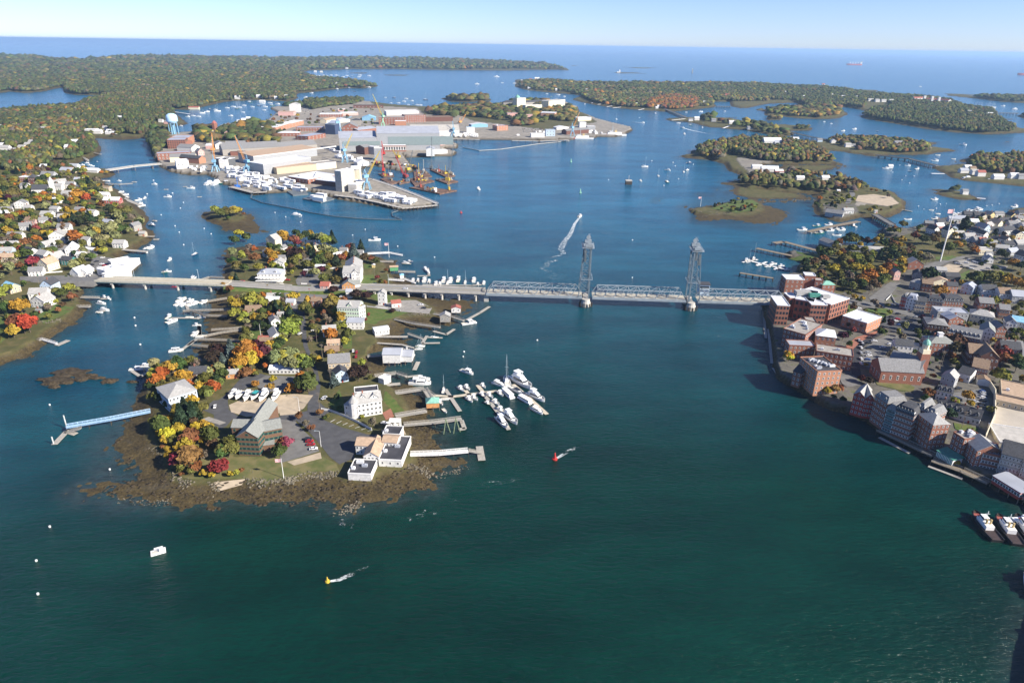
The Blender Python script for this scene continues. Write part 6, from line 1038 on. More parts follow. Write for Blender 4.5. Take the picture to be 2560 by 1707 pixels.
def bank(name, t0, t1, z0, z1, w, mt, off=0):
 q = [bp_(t0, -w / 2 + off, 0), bp_(t1, -w / 2 + off, 0), bp_(t1, w / 2 + off, 0), bp_(t0, w / 2 + off, 0)]; e = 3.5; m = MB()
 b = [bp_(t0, -w / 2 - e + off, 0), bp_(t1, -w / 2 - e + off, 0), bp_(t1, w / 2 + e + off, 0), bp_(t0, w / 2 + e + off, 0)]
 V = [(x[0], x[1], 2.4) for x in b] + [(q[0][0], q[0][1], z0), (q[1][0], q[1][1], z1), (q[2][0], q[2][1], z1), (q[3][0], q[3][1], z0)]
 m.add(V, [(3, 2, 1, 0), (4, 5, 6, 7), (0, 1, 5, 4), (1, 2, 6, 5), (2, 3, 7, 6), (3, 0, 4, 7)]); o = m.build(name, mt); tag(o, kind='structure'); return o
tM = (tK1 + tI0) / 2
bank('embankment', tK1 - 1, tM, 6.2, 4.0, 17, MATS['lawn']); bank('embankment', tM, tI0 + 1, 4.0, 7.2, 17, MATS['lawn']); RDC = mat('pale_road', (.27, .26, .235), .9, var=.1, scale=.3); bank('road', tK1 - 1, tM, 6.5, 4.3, 12.5, RDC); bank('road', tM, tI0 + 1, 4.3, 7.9, 12.5, RDC); bank('road', tK0 - 60, tK0 + 1, 4.8, 6.8, 13, ASPH2)
for t0, t1, z0, z1, s in ((tK1, tM - 8, 6.6, 4.6, 6.6), (tM + 10, tI0, 4.8, 8, 6.6), (tK1, tM - 10, 6.6, 4.6, -6.6), (tM + 30, tI0, 5.5, 8, -6.6)):
 m = MB().bar(bp_(t0, s, z0 + .5), bp_(t1, s, z1 + .5), .3); o = m.build('guard_rail', CONC); o['anchor'] = bp_((t0 + t1) / 2, s, 5); reg(o, 'pale concrete roadside parapet', 'barrier', 'roadside parapets of the island road')
def trestle(desc, s, w, z, n, mt=ASPH2, pm=DARKW, name='trestle_bridge', crop_z=None):
 q = [P(x, y, z) for x, y in pts(s)]; o = empty(name, (q[0][0], q[0][1], 0)); L = np.array(o.location); m = MB()
 for a, b in zip(q[:-1], q[1:]):
  d = (b - a)[:2]; d /= np.linalg.norm(d); nn = np.array([-d[1], d[0]]) * w / 2; m.prism([tuple((a[:2] - nn) - L[:2]), tuple((b[:2] - nn) - L[:2]), tuple((b[:2] + nn) - L[:2]), tuple((a[:2] + nn) - L[:2])], z - .9, z)
 m.build('road_deck', mt, o); tot = [np.linalg.norm(b - a) for a, b in zip(q[:-1], q[1:])]; T = sum(tot)
 r = MB()
 for a, b in zip(q[:-1], q[1:]):
  d = (b - a)[:2]; d /= np.linalg.norm(d); nn = np.array([-d[1], d[0]]) * w / 2
  for s_ in (-1, 1): p0 = a[:2] + nn * s_ - L[:2]; p1 = b[:2] + nn * s_ - L[:2]; r.bar((p0[0], p0[1], z + .5), (p1[0], p1[1], z + .5), .25)
 r.build('railing', mt, o)
 for i in range(n):
  u = T * (i + .5) / n; k = 0
  while u > tot[k] and k < len(tot) - 1: u -= tot[k]; k += 1
  c = q[k] + (q[k + 1] - q[k]) * u / tot[k]; d = (q[k + 1] - q[k])[:2]; d /= np.linalg.norm(d); nn = np.array([-d[1], d[0]]); m = MB()
  for s_ in (-.42, 0, .42): m.bar((c[0] + nn[0] * w * s_ - L[0], c[1] + nn[1] * w * s_ - L[1], -2), (c[0] + nn[0] * w * s_ - L[0], c[1] + nn[1] * w * s_ - L[1], z - .5), .35)
  m.build('bent', pm, o)
 tag(o, desc, 'bridge'); return o
trestle('low white bridge with three stone piers linking village and shipyard', "T1 985,1270 1240,1232 1480,1210", 12, 7, 3, CONC, mat('pier_stone', (.2, .17, .14), .9)); trestle('dark pile causeway bridge with grey deck near the park point', "Z8 150,200 400,345", 9, 6, 9)
trestle('long dark trestle bridge crossing the back bay', "T4 990,1130 1300,1165 1560,1230", 9, 6, 12); trestle('grey causeway bridge leading to the small wooded isle', "T3 1400,705 1500,745 1600,785", 9, 5, 10); trestle('high dark trestle bridge beyond the boatyard island', "T4 210,920 400,965 570,995", 8, 6, 7); trestle('far marina bridge at the frame edge', "T4 2120,745 2300,748", 8, 6, 6); trestle('thin causeway bridge between dark wooded shores', "T3 1870,684 2010,686", 8, 4, 6)
# ==== piers, gangways, floats
def pier(desc, s, w=2.4, z=3.3, sp=7.0, rail=True, mt=None, cat='pier', name='pier', pil=True, z1=None, railm=None, pr=.16):
 q = [P(x, y, z) for x, y in pts(s)]; n = len(q); zz = [z] * n if z1 is None else list(np.linspace(z, z1, n))
 if z1 is not None: q = [P(x, y, zi) for (x, y), zi in zip(pts(s), zz)]
 o = empty(name, (q[0][0], q[0][1], 0)); L = np.array([o.location[0], o.location[1], 0]); m = MB(); r = MB(); mt = mt or WOODL
 for i in range(n - 1):
  a, b = q[i] - L, q[i + 1] - L; d = (b - a)[:2]; ln = np.linalg.norm(d); d /= ln; nn = np.array([-d[1], d[0]]) * w / 2
  V = [(a[0] - nn[0], a[1] - nn[1], a[2] - .35), (b[0] - nn[0], b[1] - nn[1], b[2] - .35), (b[0] + nn[0], b[1] + nn[1], b[2] - .35), (a[0] + nn[0], a[1] + nn[1], a[2] - .35)]; V += [(x, y, z_ + .35) for x, y, z_ in V]
  m.add(V, [(3, 2, 1, 0), (4, 5, 6, 7), (0, 1, 5, 4), (1, 2, 6, 5), (2, 3, 7, 6), (3, 0, 4, 7)])
  k = max(1, int(ln / sp))
  for s_ in (-1, 1):
   if rail:
    r.bar((a[0] + nn[0] * s_, a[1] + nn[1] * s_, a[2] + 1.0), (b[0] + nn[0] * s_, b[1] + nn[1] * s_, b[2] + 1.0), .09); r.bar((a[0] + nn[0] * s_, a[1] + nn[1] * s_, a[2] + .5), (b[0] + nn[0] * s_, b[1] + nn[1] * s_, b[2] + .5), .07)
    for j in range(int(ln / 2.4) + 1):
     f = j * 2.4 / ln; c = a + (b - a) * min(f, 1); r.bar((c[0] + nn[0] * s_, c[1] + nn[1] * s_, c[2]), (c[0] + nn[0] * s_, c[1] + nn[1] * s_, c[2] + 1.0), .06)
   if pil:
    for j in range(k + 1):
     c = a + (b - a) * j / k; h0 = min(0, hz(c[0] + L[0], c[1] + L[1])) - 1.5; MB().bar((c[0] + nn[0] * s_ * .9, c[1] + nn[1] * s_ * .9, h0), (c[0] + nn[0] * s_ * .9, c[1] + nn[1] * s_ * .9, c[2] - .3 + (.0 if rail else .5)), pr, 0, 6).build('piling', DARKW, o)
 m.build('deck', mt, o)
 if rail: r.build('railing', railm or WOODL, o)
 reg(o, desc, cat, None); return o
def float_(desc, s, w=2.5, mt=None, cat='floating dock', name='floating_dock'):
 q = [P(x, y, .5) for x, y in pts(s)]; o = None
 m = MB(); o = empty(name, (q[0][0], q[0][1], 0)); L = np.array([o.location[0], o.location[1], 0]); f = MB()
 for a, b in zip(q[:-1], q[1:]):
  a, b = a - L, b - L; d = (b - a)[:2]; ln = np.linalg.norm(d); d /= ln; nn = np.array([-d[1], d[0]]) * w / 2; c = (a + b) / 2; m.box((c[0], c[1], .45), (ln + w * .3, w, .22), math.atan2(d[1], d[0])); f.box((c[0], c[1], .12), (ln, w * .86, .5), math.atan2(d[1], d[0]))
 m.build('deck', mt or WOODL, o); f.build('float', DARKW, o); reg(o, desc, cat, None); return o
BLUEP = mat('blue_gangway', (.21, .35, .50), .6, var=.06); WHITEP = TRIM
pier('long bright blue gangway pier on timber trestles', "B1 940,572 600,640 225,705", 3.4, 3.6, 8, True, BLUEP, 'pier', railm=mat('pale_blue_rail', (.45, .62, .80), .6)); float_('angled grey landing float with a pale tall pile', "B1 300,765 225,745 125,850", 3.2); pier('grey sloping gangway down to the angled float', "B1 350,715 225,755", 1.6, 3.4, 50, True, None, 'gangway', 'gangway', False, z1=.9)
for x, y, h in ((232, 722, 9), (118, 855, 5)): p = GC('B1', x, y); o = MB().bar((p[0], p[1], -2), (p[0], p[1], h), .35, 0, 8).build('mooring_pile', mat('pale_pile', (.5, .52, .5), .7)); o['anchor'] = tuple(p); reg(o, 'tall pale mooring pile' if h > 6 else 'short green-banded mooring pile', 'pile')
pier('white-railed pier reaching out from the restaurant', "B2 1095,925 1330,918 1580,895", 3.4, 3.4, 7, True, WHITEP, railm=WHITEP); pier('grey gangway to the T-shaped float', "B2 1585,895 1705,918", 1.5, 3.2, 50, True, None, 'gangway', 'gangway', False, z1=.8); float_('T-shaped tan float off the restaurant pier', "B2 1675,862 1695,970", 4)
pier('dark pile work pier with tripod dolphins', "B2 1040,678 1300,655 1525,625", 3.2, 3.2, 6); float_('grey corner float by the tripod piles', "B2 1525,640 1550,708 1505,715", 2.6)
for x, y in ((1395, 740), (1478, 735)):
 p = GC('B2', x, y); o = empty('dolphin', p); 
 for k_ in range(3): a = k_ * 2.1; MB().bar((3 * math.cos(a), 3 * math.sin(a), -2), (0, 0, 9), .3, 0, 6).build('pile', mat('green_pile', (.16, .2, .12), .9), o)
 reg(o, 'green tripod pile dolphin', 'dolphin', 'tripod pile dolphins')
pier('grey boardwalk pier to the green-roofed pavilion', "B2 970,605 1230,560", 3.6, 3.3, 6); pier('wide weathered pier beside the brown tidal pool', "B2 970,412 1215,375 1280,480", 3.4, 3.2, 6); pier('pale ramp pier sloping to the marina float', "B2 1215,380 1300,440", 2.0, 3.2, 40, True, None, 'gangway', 'gangway', False, z1=.8)
pier('narrow pier with walkway behind the box shed', "B2 795,268 980,245 1060,270", 2.2, 3.2, 6); float_('grey float at the end of the narrow pier', "B2 1060,275 1178,262", 2.4); pier('timber pier carrying yellow gear', "B2 860,345 1010,330", 3.2, 3.0, 6, False)
F_ = [("long marina spine float", "B2 1285,430 1450,440 1600,420 1830,392"), ("grey finger float with pilings", "B2 1390,380 1510,560"), ("short marina finger beside white cruisers", "B2 1660,345 1700,395"), ("diagonal marina float with small motorboats", "B2 1700,410 1760,480 1860,610 1920,715"), ("outer tan marina float with large yachts", "B2 1960,340 2080,440 2240,585"), ("marina link float", "B2 1560,390 1600,440")]
for d_, s_ in F_: float_(d_, s_, 2.6, mt=WOODL if 'grey' in d_ or 'diag' in d_ else mat('tan_decking', (.46, .41, .32), .9))
pier('pier walk ending at the grey fishing hut', "M2 1345,1200 1500,1235 1690,1262", 2.2, 3.2, 6); pier('upper curved pier to the red-roofed hut', "M2 1640,1160 1780,1180 1870,1210", 2.6, 3.2, 6); float_('long white float off the red-roofed hut', "M3 -40,1205 60,1150 130,1105", 2.6); float_('V-shaped float below the fishing hut', "M2 1640,1290 1735,1315 1795,1275", 2.4)
pier('pier walk in front of the long white pier house', "M2 1200,1330 1445,1330", 3.0, 3.0, 6, False); pier('ramp down to the cross-shaped float', "M2 1445,1310 1560,1350", 1.5, 3, 50, True, None, 'gangway', 'gangway', False, z1=.8); float_('cross-shaped float cluster', "M2 1590,1325 1555,1380 1685,1378", 2.4); float_('short float with tied skiff', "M2 1595,1335 1705,1340", 2.0)
pier('dark low jetty below the cross-shaped float', "M2 1180,1375 1400,1390 1490,1415", 2.2, 2.2, 7, False); pier('pile walkway round the white boathouse', "B2 735,105 860,95", 2, 3.2, 6); float_('short tan float at the boathouse corner', "B2 1160,150 1130,215", 3)
pier('white pier with flag at the island tip', "Z6 1340,530 1640,515", 2.8, 3.2, 7, True, WHITEP, railm=WHITEP); pier('white gangway beyond the flag pier', "Z6 1640,515 1830,552", 1.6, 3.2, 50, True, WHITEP, 'gangway', 'gangway', False, z1=.8, railm=WHITEP); pier('dark green pier with small boats', "Z6 1500,640 1700,640", 2.6, 3, 7); float_('float beyond the dark green pier', "Z6 1830,660 1940,670", 3)
pier('yellow-railed pier by the green shed', "Z6 1770,780 2005,785", 2.8, 3.2, 7); float_('float with a pair of white cruisers', "Z6 2180,730 2200,835 2040,838", 2.4); pier('white pier with blue-covered shed', "Z6 1630,890 1850,905", 2.8, 3.2, 7, True, WHITEP, railm=WHITEP); pier('pale gangway to the bridge marina', "Z6 1850,880 2010,940", 1.6, 3.2, 50, True, WHITEP, 'gangway', 'gangway', False, z1=.8, railm=WHITEP); float_('long white marina float behind the approach bridge', "M2 1560,940 1930,945 M3 70,940", 2.6)
for i, (s_, z1) in enumerate((("M1 1710,1180 1560,1175 1420,1130", None), ("M1 1730,1130 1380,1140", None), ("M1 1710,1045 1560,1070", None), ("Z7 820,440 520,465 270,480", None), ("Z7 780,470 400,520 170,570", None), ("Z7 740,640 420,620 80,610", None), ("Z7 260,715 0,690", None), ("M1 1690,890 1580,885 1480,920", None), ("M1 1710,920 1560,935", None))):
 pier('weathered western shore pier', s_, 1.8, 3.0, 7, True, WOOD)
for s_ in ("M1 1420,1130 1400,1080 1540,1075", "M1 1290,1190 1430,1190 1500,1195", "M1 1500,1240 1510,1330", "M1 1460,1360 1350,1445", "M1 1420,1395 1480,1350", "Z7 100,410 110,560", "M1 1460,915 1500,895", "M1 1345,1090 1400,1045"): float_('grey western shore float', s_, 2.4)
float_('U-shaped float with two white boats', "B1 785,230 855,275 930,235 900,205", 2.4)
pier('low stone-based jetty of the left bank', "M1 180,1350 310,1355", 2.8, 2.2, 6); pier('white gangway from the stone-based jetty', "M1 310,1350 430,1385", 1.5, 2.2, 50, True, WHITEP, 'gangway', 'gangway', False, z1=.8, railm=WHITEP); float_('tan landing float with green pile', "M1 430,1395 510,1360", 4)
pier('short timber jetty under the shore houses', "M1 560,1105 680,1105", 3, 2.6, 6); float_('small float with white boat by the bank', "M1 735,1150 800,1130", 3); pier('railed jetty just below the bridge end', "M1 610,1035 750,1038", 2.4, 2.8, 6); float_('triangular float of moored dinghies', "M1 760,1045 830,1045", 3); pier('working wharf stacked with yellow traps', "M1 870,670 1110,690", 5, 3.2, 7, False)
pier('village marina pier', "M1 800,180 900,185 1000,180", 2, 3, 8); float_('village marina float beside blue tarps', "M1 930,290 1080,350", 6); float_('village marina outer float', "M1 900,240 970,290", 3); pier('small village boat pier', "M1 1075,575 1165,575", 3, 3, 6, False); pier('inlet pier of the northern village', "T1 860,1110 930,1125", 3, 3, 20); pier('curved pier in the inlet mud', "T1 760,1150 810,1185", 3, 3, 20)
pier('long old pile wharf with stub end', "M4 90,850 340,890", 4.5, 3.6, 6, False, WOOD, pr=.3); pier('broken timber wharf beside the lawn pier', "M4 215,665 400,705 480,720", 6, 3.6, 6, False, WOOD, pr=.3); pier('outer timber wharf with pale concrete deck', "M4 345,625 420,615 700,690", 7, 3.6, 6, False, WOOD, pr=.3); float_('white yacht club spine float', "M4 185,765 330,800 460,830", 3, WHITEP); 
for i, s_ in enumerate(("M4 110,770 220,750", "M4 215,795 290,768", "M4 280,805 340,785", "M4 350,825 400,798")): float_('short white yacht club finger float', s_, 2.4, WHITEP)
pier('state fishing pier lined with boats', "M4 600,540 800,495 985,462", 7, 3.6, 6, False, WOOD, pr=.3); float_('long narrow dock along the town quay', "B3 1020,795 1270,925", 2.2); float_('lower narrow dock along the town quay', "B3 1440,1040 1720,1145", 2.2); pier('dark timber deck under the hotel', "B3 1010,730 1250,840 1480,950", 5, 2.6, 6, True, WOOD); pier('dark timber deck beside the awning', "B3 1470,985 1720,1075 1950,1180", 5, 2.6, 6, True, WOOD)
float_('narrow float below the brick block', "M4 265,1110 285,1340", 2.0); float_('second narrow float under the quay wall', "M4 305,1275 330,1530", 2.0); float_('small red-edged float by the condominium', "B3 115,205 165,275", 2.4); pier('wooden lookout deck by the bridge foot', "M4 255,1105 355,1110", 8, 3.2, 6, False, WOOD)
pier('shell of the eastern boat wharf', "Z8 1040,270 1200,290 1370,300", 9, 3.4, 8, False, WOOD); float_('eastern outer float with white boats', "Z8 1430,145 1540,140 1720,195", 3, WHITEP); float_('boat ramp float on the bare point', "Z8 400,105 560,140 670,160", 3)
for s_ in ("T3 730,655 770,640", "T3 785,668 850,658", "T3 870,688 930,678", "T3 925,700 1020,688", "T3 1160,718 1220,705", "T3 1465,812 1590,798", "T3 1940,885 2000,862", "T4 1500,1300 1620,1302", "T4 1920,1525 2000,1532", "T1 1610,735 1740,755", "T1 2352,1100 2352,1101"): 
 if '2352,1100' not in s_: pier('distant white shore pier', s_, 5, 3.5, 30, False, WHITEP)
pier('heavy pile front of the triangular shipyard pier', "S5 1270,1110 1600,1085 1890,1055", 6, 4.3, 5, False, CONC, pr=.5); pier('white-fenced quay edge of the triangular pier', "S5 1885,1030 1500,870 1100,720 760,610", 5, 4.4, 9, True, CONC, railm=TRIM, pr=.4); pier('dark shadowed quay front of the shipyard pier', "S5 1265,1100 900,1015 480,930 120,885", 5, 4.4, 9, False, CONC, pr=.4)
pier('timber barge quay beside the trailers', "S6 1500,1290 1890,1390 2130,1380", 9, 3.6, 6, False, WOODL, pr=.4); pier('long low shipyard quay towards the point', "S4 1480,555 2352,575", 8, 4.3, 14, False, CONC, pr=.5); pier('quay edge under the cutters', "T3 0,998 250,1003 520,992", 8, 4.3, 14, False, CONC, pr=.5)
bq = [P(x, y, .4) for x, y in pts("M2 275,262 262,290 350,325 480,350 590,370 720,400 880,425 1050,440 1200,448 1400,452 1330,425 1325,400 1370,385 1440,380")]
bo = empty('floating_barrier', bq[0]); L = bq[0]; m = MB(); r = MB()
for a, b in zip(bq[:-1], bq[1:]):
 a, b = a - L, b - L; m.bar((a[0], a[1], .2), (b[0], b[1], .2), .55, 0, 6); k = int(np.linalg.norm(b - a) / 9) + 1
 for j in range(k): c = a + (b - a) * j / k; r.bar((c[0], c[1], .3), (c[0], c[1], 3.4), .14)
 r.bar((a[0], a[1], 2.6), (b[0], b[1], 2.6), .05)
m.build('boom', DSTEEL, bo); r.build('net_post', STEEL, bo); reg(bo, 'long curving floating security barrier with upright posts', 'barrier')
m = MB(); bq = [P(x, y, .3) for x, y in pts("T2 1900,1062 2050,1092 2250,1080 2352,1065 T3 250,1030 530,1003")]; o = empty('floating_barrier', bq[0]); L = bq[0]
for a, b in zip(bq[:-1], bq[1:]): m.bar((a - L)[:2].tolist() + [.3], (b - L)[:2].tolist() + [.3], .6, 0, 6)
m.build('boom', CONC, o); reg(o, 'far pale boom strung before the shipyard quay', 'barrier')
# ==== cranes, tower, poles
YEL = mat('yellow_paint', (.50, .36, .05), .5); REDP = mat('red_paint', (.42, .04, .035), .5); CRB = WALL['sky']; ORG = mat('orange_paint', (.60, .28, .08), .6); GRNP = mat('green_paint', (.30, .55, .38), .6)
def lattice(m, a, b, w0=1.6, w1=.7, n=10, r=.16):
 a = np.array(a, float); b = np.array(b, float); d = (b - a) / np.linalg.norm(b - a); up = np.array([0, 0, 1.]) if abs(d[2]) < .9 else np.array([0, 1., 0]); x = np.cross(up, d); x /= np.linalg.norm(x); y = np.cross(d, x); pr = None
 for i in range(n + 1):
  f = i / n; w_ = w0 + (w1 - w0) * f; c = a + (b - a) * f; K = [c + x * w_ * sx + y * w_ * sy for sx, sy in ((-1, -1), (1, -1), (1, 1), (-1, 1))]
  if pr:
   for j in range(4): m.bar(pr[j], K[j], r); m.bar(pr[j], K[(j + 1) % 4], r * .7)
  pr = K
def portal_crane(desc, c, x, y, hb, jib, ang, body, jm, portal=True, elev=55):
 jib *= .68; hb *= .82; p = G(*c2(c, x, y)); o = empty('portal_crane' if portal else 'crane', p)
 if portal:
  m = MB()
  for sx in (-1, 1):
   for sy in (-1, 1): m.bar((5 * sx, 5 * sy, 0), (2.6 * sx, 2.6 * sy, hb * .45), .7)
  m.box((0, 0, hb * .45), (7, 7, 1.2)).bar((0, 0, hb * .45), (0, 0, hb * .75), 1.9, 0, 8, 1.5); m.build('portal', body, o)
 z = hb * .75 if portal else 2.2; a = math.radians(ang); e = math.radians(elev); m = MB(); m.box((-2 * math.cos(a), -2 * math.sin(a), z + 2), (9, 5.5, 4.2), a); m.build('cab', body, o)
 if not portal: MB().box((0, 0, .8), (7, 5, 1.6), a).build('tracks', DSTEEL, o)
 m = MB(); s0 = (3 * math.cos(a), 3 * math.sin(a), z + 2.5); tip = (s0[0] + jib * math.cos(a) * math.cos(e), s0[1] + jib * math.sin(a) * math.cos(e), s0[2] + jib * math.sin(e)); lattice(m, s0, tip, 1.1, .4, 12, .13); m.build('jib', jm, o)
 m = MB(); top = (-3 * math.cos(a), -3 * math.sin(a), z + 12); m.bar((0, 0, z + 4), top, .4).bar((-5 * math.cos(a), -5 * math.sin(a), z + 3), top, .3).bar(top, tip, .12).bar(tip, (tip[0], tip[1], tip[2] - jib * .35), .08); m.build('mast', body if portal else jm, o)
 reg(o, desc, 'crane'); return o
portal_crane('blue portal crane with orange lattice jib', 'S6', 1790, 1060, 30, 62, 150, CRB, ORG, elev=68); portal_crane('blue portal crane with tall yellow jib', 'S5', 680, 790, 30, 62, 52, CRB, YEL, elev=52); portal_crane('blue portal crane beside the twin grey halls', 'S5', 300, 320, 34, 50, 62, CRB, YEL, elev=50); portal_crane('pale blue portal crane standing by the machine shop', 'T2', 765, 935, 40, 50, 30, CRB, CRB, elev=20)
portal_crane('green-and-yellow hammerhead crane above the brick factory', 'T2', 1170, 910, 56, 95, 128, GRNP, YEL, elev=48); portal_crane('blue portal crane with tan jib by the cutters', 'T3', 555, 955, 30, 58, 48, CRB, ORG, elev=58); portal_crane('round-bodied blue crane at the western yard corner', 'S6', 1240, 1030, 26, 60, 100, CRB, ORG, elev=80); portal_crane('blue dockside crane before the long pale quay', 'T2', 1815, 960, 26, 30, 100, CRB, CRB, elev=50)
portal_crane('red crawler crane in the dry dock', 'S5', 960, 480, 6, 52, 105, REDP, REDP, False, 68); portal_crane('bright red crawler crane on a barge', 'S5', 1330, 590, 6, 52, 135, REDP, REDP, False, 55); portal_crane('yellow crawler crane amid the salvage clutter', 'S5', 1390, 470, 6, 46, 65, YEL, DSTEEL, False, 65); portal_crane('dark lattice boom crane on the sandy barge', 'S5', 1790, 430, 6, 75, 88, DSTEEL, DSTEEL, False, 78); portal_crane('dark leaning boom crane on the outer barge', 'S5', 2090, 520, 6, 68, 68, DSTEEL, DSTEEL, False, 68)
portal_crane('tan mobile crane behind the tent hall', 'T2', 1880, 840, 6, 36, 45, ORG, ORG, False, 48); portal_crane('small yellow crane near the dry dock head', 'S5', 1200, 250, 6, 22, 140, YEL, YEL, False, 45); portal_crane('orange crane mast in the western street', 'S6', 1200, 680, 6, 44, 95, ORG, ORG, False, 84); portal_crane('thin red crane behind the stepped enclosure', 'S5', 960, 190, 6, 34, 110, REDP, REDP, False, 62)
p = GC('S6', 525, 385); o = empty('water_tower', p); m = MB()
for i in range(8): a = i * math.pi / 4; m.bar((11 * math.cos(a), 11 * math.sin(a), -6), (9.6 * math.cos(a), 9.6 * math.sin(a), 26), .8, 0, 6)
m.bar((0, 0, -6), (0, 0, 26), 2.2, 0, 10); m.build('leg_frame', WALL['sky'], o); PB = mat('tank_blue', (.45, .66, .86), .5, var=.03)
MB().lathe([(1.5, 22), (9, 25), (12.2, 29), (12.6, 33), (12.6, 40), (10.5, 43.5), (6, 46), (.5, 47)], (0, 0), 24).build('tank', PB, o, True); MB().lathe([(13.3, 29.5), (13.3, 30.2)], (0, 0), 24).build('balcony', PB, o); reg(o, 'pale sky-blue water tower on slim legs', 'water tower')
def pole(desc, c, x, y, h, r=.18, flag=None, mt=None, name='flagpole', cat='flagpole'):
 p = G(*c2(c, x, y)); o = empty(name, p); m = MB(); m.bar((0, 0, -.5), (0, 0, h), r, 0, 8, r * .5); m.build('pole', mt or TRIM, o)
 if flag:
  fw, fh = flag; mk('flag', [(-.1, 0, h - .2), (-fw * .5, .15, h - .5), (-fw, -.1, h - .4), (-.1, 0, h - .2 - fh), (-fw * .5, .15, h - .6 - fh), (-fw, -.1, h - .5 - fh)], [(0, 1, 4, 3), (1, 2, 5, 4)], FLAG, o)
 if name == 'utility_pole': MB().bar((-1.3, 0, h - .8), (1.3, 0, h - .8), .09).bar((-1.0, 0, h - 1.8), (1.0, 0, h - 1.8), .07).build('crossarm', WOOD, o)
 if name == 'street_lamp': MB().bar((0, 0, h), (-2.2, 0, h + .3), .07).box((-2.4, 0, h + .25), (.8, .35, .18)).build('lamp_head', STEEL2, o)
 reg(o, desc, cat, None); return o
FLAG = stripes('striped_flag', (.65, .08, .08), (.8, .8, .8), 'Z', 1.6, .8, .5); FLAG.use_backface_culling = False
pole('white flagpole with small flag on the lodge lawn', 'B1', 2078, 1142, 12, .2, (3.2, 1.9)); pole('very tall white flagpole at the park crossroads', 'Z8', 1065, 862, 56, .75, (6, 4)); pole('white flagpole on the little fort point', 'M3', 1722, 350, 14, .25, (4, 2.4)); pole('white flagpole on the tip pier', 'Z6', 1640, 580, 16, .25, (4, 2.6)); pole('plain white mast on the brick church lane', 'Z7', 965, 560, 10, .15)
for x, y in ((345, 862), (165, 570)): pole('tall parking lamp post', 'B2', x, y, 10, .14, None, None, 'street_lamp', 'lamp post')
for c, x, y, h in (('B2', 340, 600, 11), ('B2', 430, 340, 11), ('B2', 357, 115, 11), ('Z7', 1830, 870, 11), ('Z7', 1750, 650, 11), ('Z7', 1785, 1568, 11), ('Z7', 1945, 1230, 11), ('Z7', 680, 200, 14), ('Z6', 410, 980, 12), ('Z6', 522, 700, 11), ('Z6', 390, 680, 11), ('Z6', 1255, 1180, 13), ('Z6', 1438, 860, 12), ('Z6', 530, 1120, 11), ('M1', 295, 935, 11), ('M1', 1248, 930, 13), ('B3', 1715, 720, 12), ('B3', 1545, 190, 12), ('M4', 1325, 890, 12), ('M4', 805, 990, 12), ('M4', 1815, 1120, 12), ('M4', 1695, 740, 12), ('M4', 1600, 1540, 11)):
 pole('timber utility pole', c, x, y, h, .16, None, WOOD, 'utility_pole', 'utility pole')
def fence(desc, s, h=1.1, mt=None, th=.12):
 q = [G(x, y) for x, y in pts(s)]; m = MB()
 for a, b in zip(q[:-1], q[1:]):
  d = b - a; c = (a + b) / 2; m.box((c[0] - q[0][0], c[1] - q[0][1], h / 2 + c[2] - q[0][2]), (float(np.linalg.norm(d[:2])), th, h), math.atan2(d[1], d[0]))
 o = empty('fence', q[0]); m.build('panel', mt or TRIM, o); pm = MB()
 for a in q: pm.box((a[0] - q[0][0], a[1] - q[0][1], h / 2 + .1 + a[2] - q[0][2]), (.25, .25, h + .2))
 pm.build('post', mt or TRIM, o); reg(o, desc, 'fence')
fence('long white picket fence along the turning lot', "B2 350,555 410,562 540,610 660,665 770,725", 1.6); fence('white fence beside the tower house drive', "Z6 1330,1270 1480,1290 1620,1300 1800,1335"); fence('white fence on the condominium frontage', "Z6 1235,960 1380,965 1465,950"); fence('white wall with gate at the road corner', "Z6 410,955 490,955"); fence('white fence facing the boat shelter', "Z7 1670,490 1820,485"); fence('white garden fence of the village corner', "M1 325,855 470,845"); fence('white fence round the corner garden in town', "M4 1190,1060 1230,1020 1260,1080 1340,1110")
fence('curved concrete wall beside the commercial yard', "B3 1950,360 1995,430 1990,640 1910,825", 4, MATS['cream_siding'], .5); fence('white fence behind the white villa', "Z6 590,740 900,740", 1.6)
p = GC('B2', 970, 730); o = empty('boat_hoist', p); m = MB()
for sx in (-3, 0, 3):
 for sy in (-2, 2): m.bar((sx, sy, 0), (sx, sy, 7), .22)
for z in (0.3, 3.5, 7):
 for sy in (-2, 2): m.bar((-3, sy, z), (3, sy, z), .18)
 for sx in (-3, 0, 3): m.bar((sx, -2, z), (sx, 2, z), .18)
for sx in (-3, 0): m.bar((sx, -2, 0), (sx + 3, -2, 3.5), .14).bar((sx + 3, -2, 3.5), (sx, -2, 7), .14)
m.build('frame', TRIM, o); MB().box((0, 0, 7.2), (6.6, 4.6, .25)).build('platform', TRIM, o); reg(o, 'white braced boat hoist frame on the slipway', 'boat hoist')
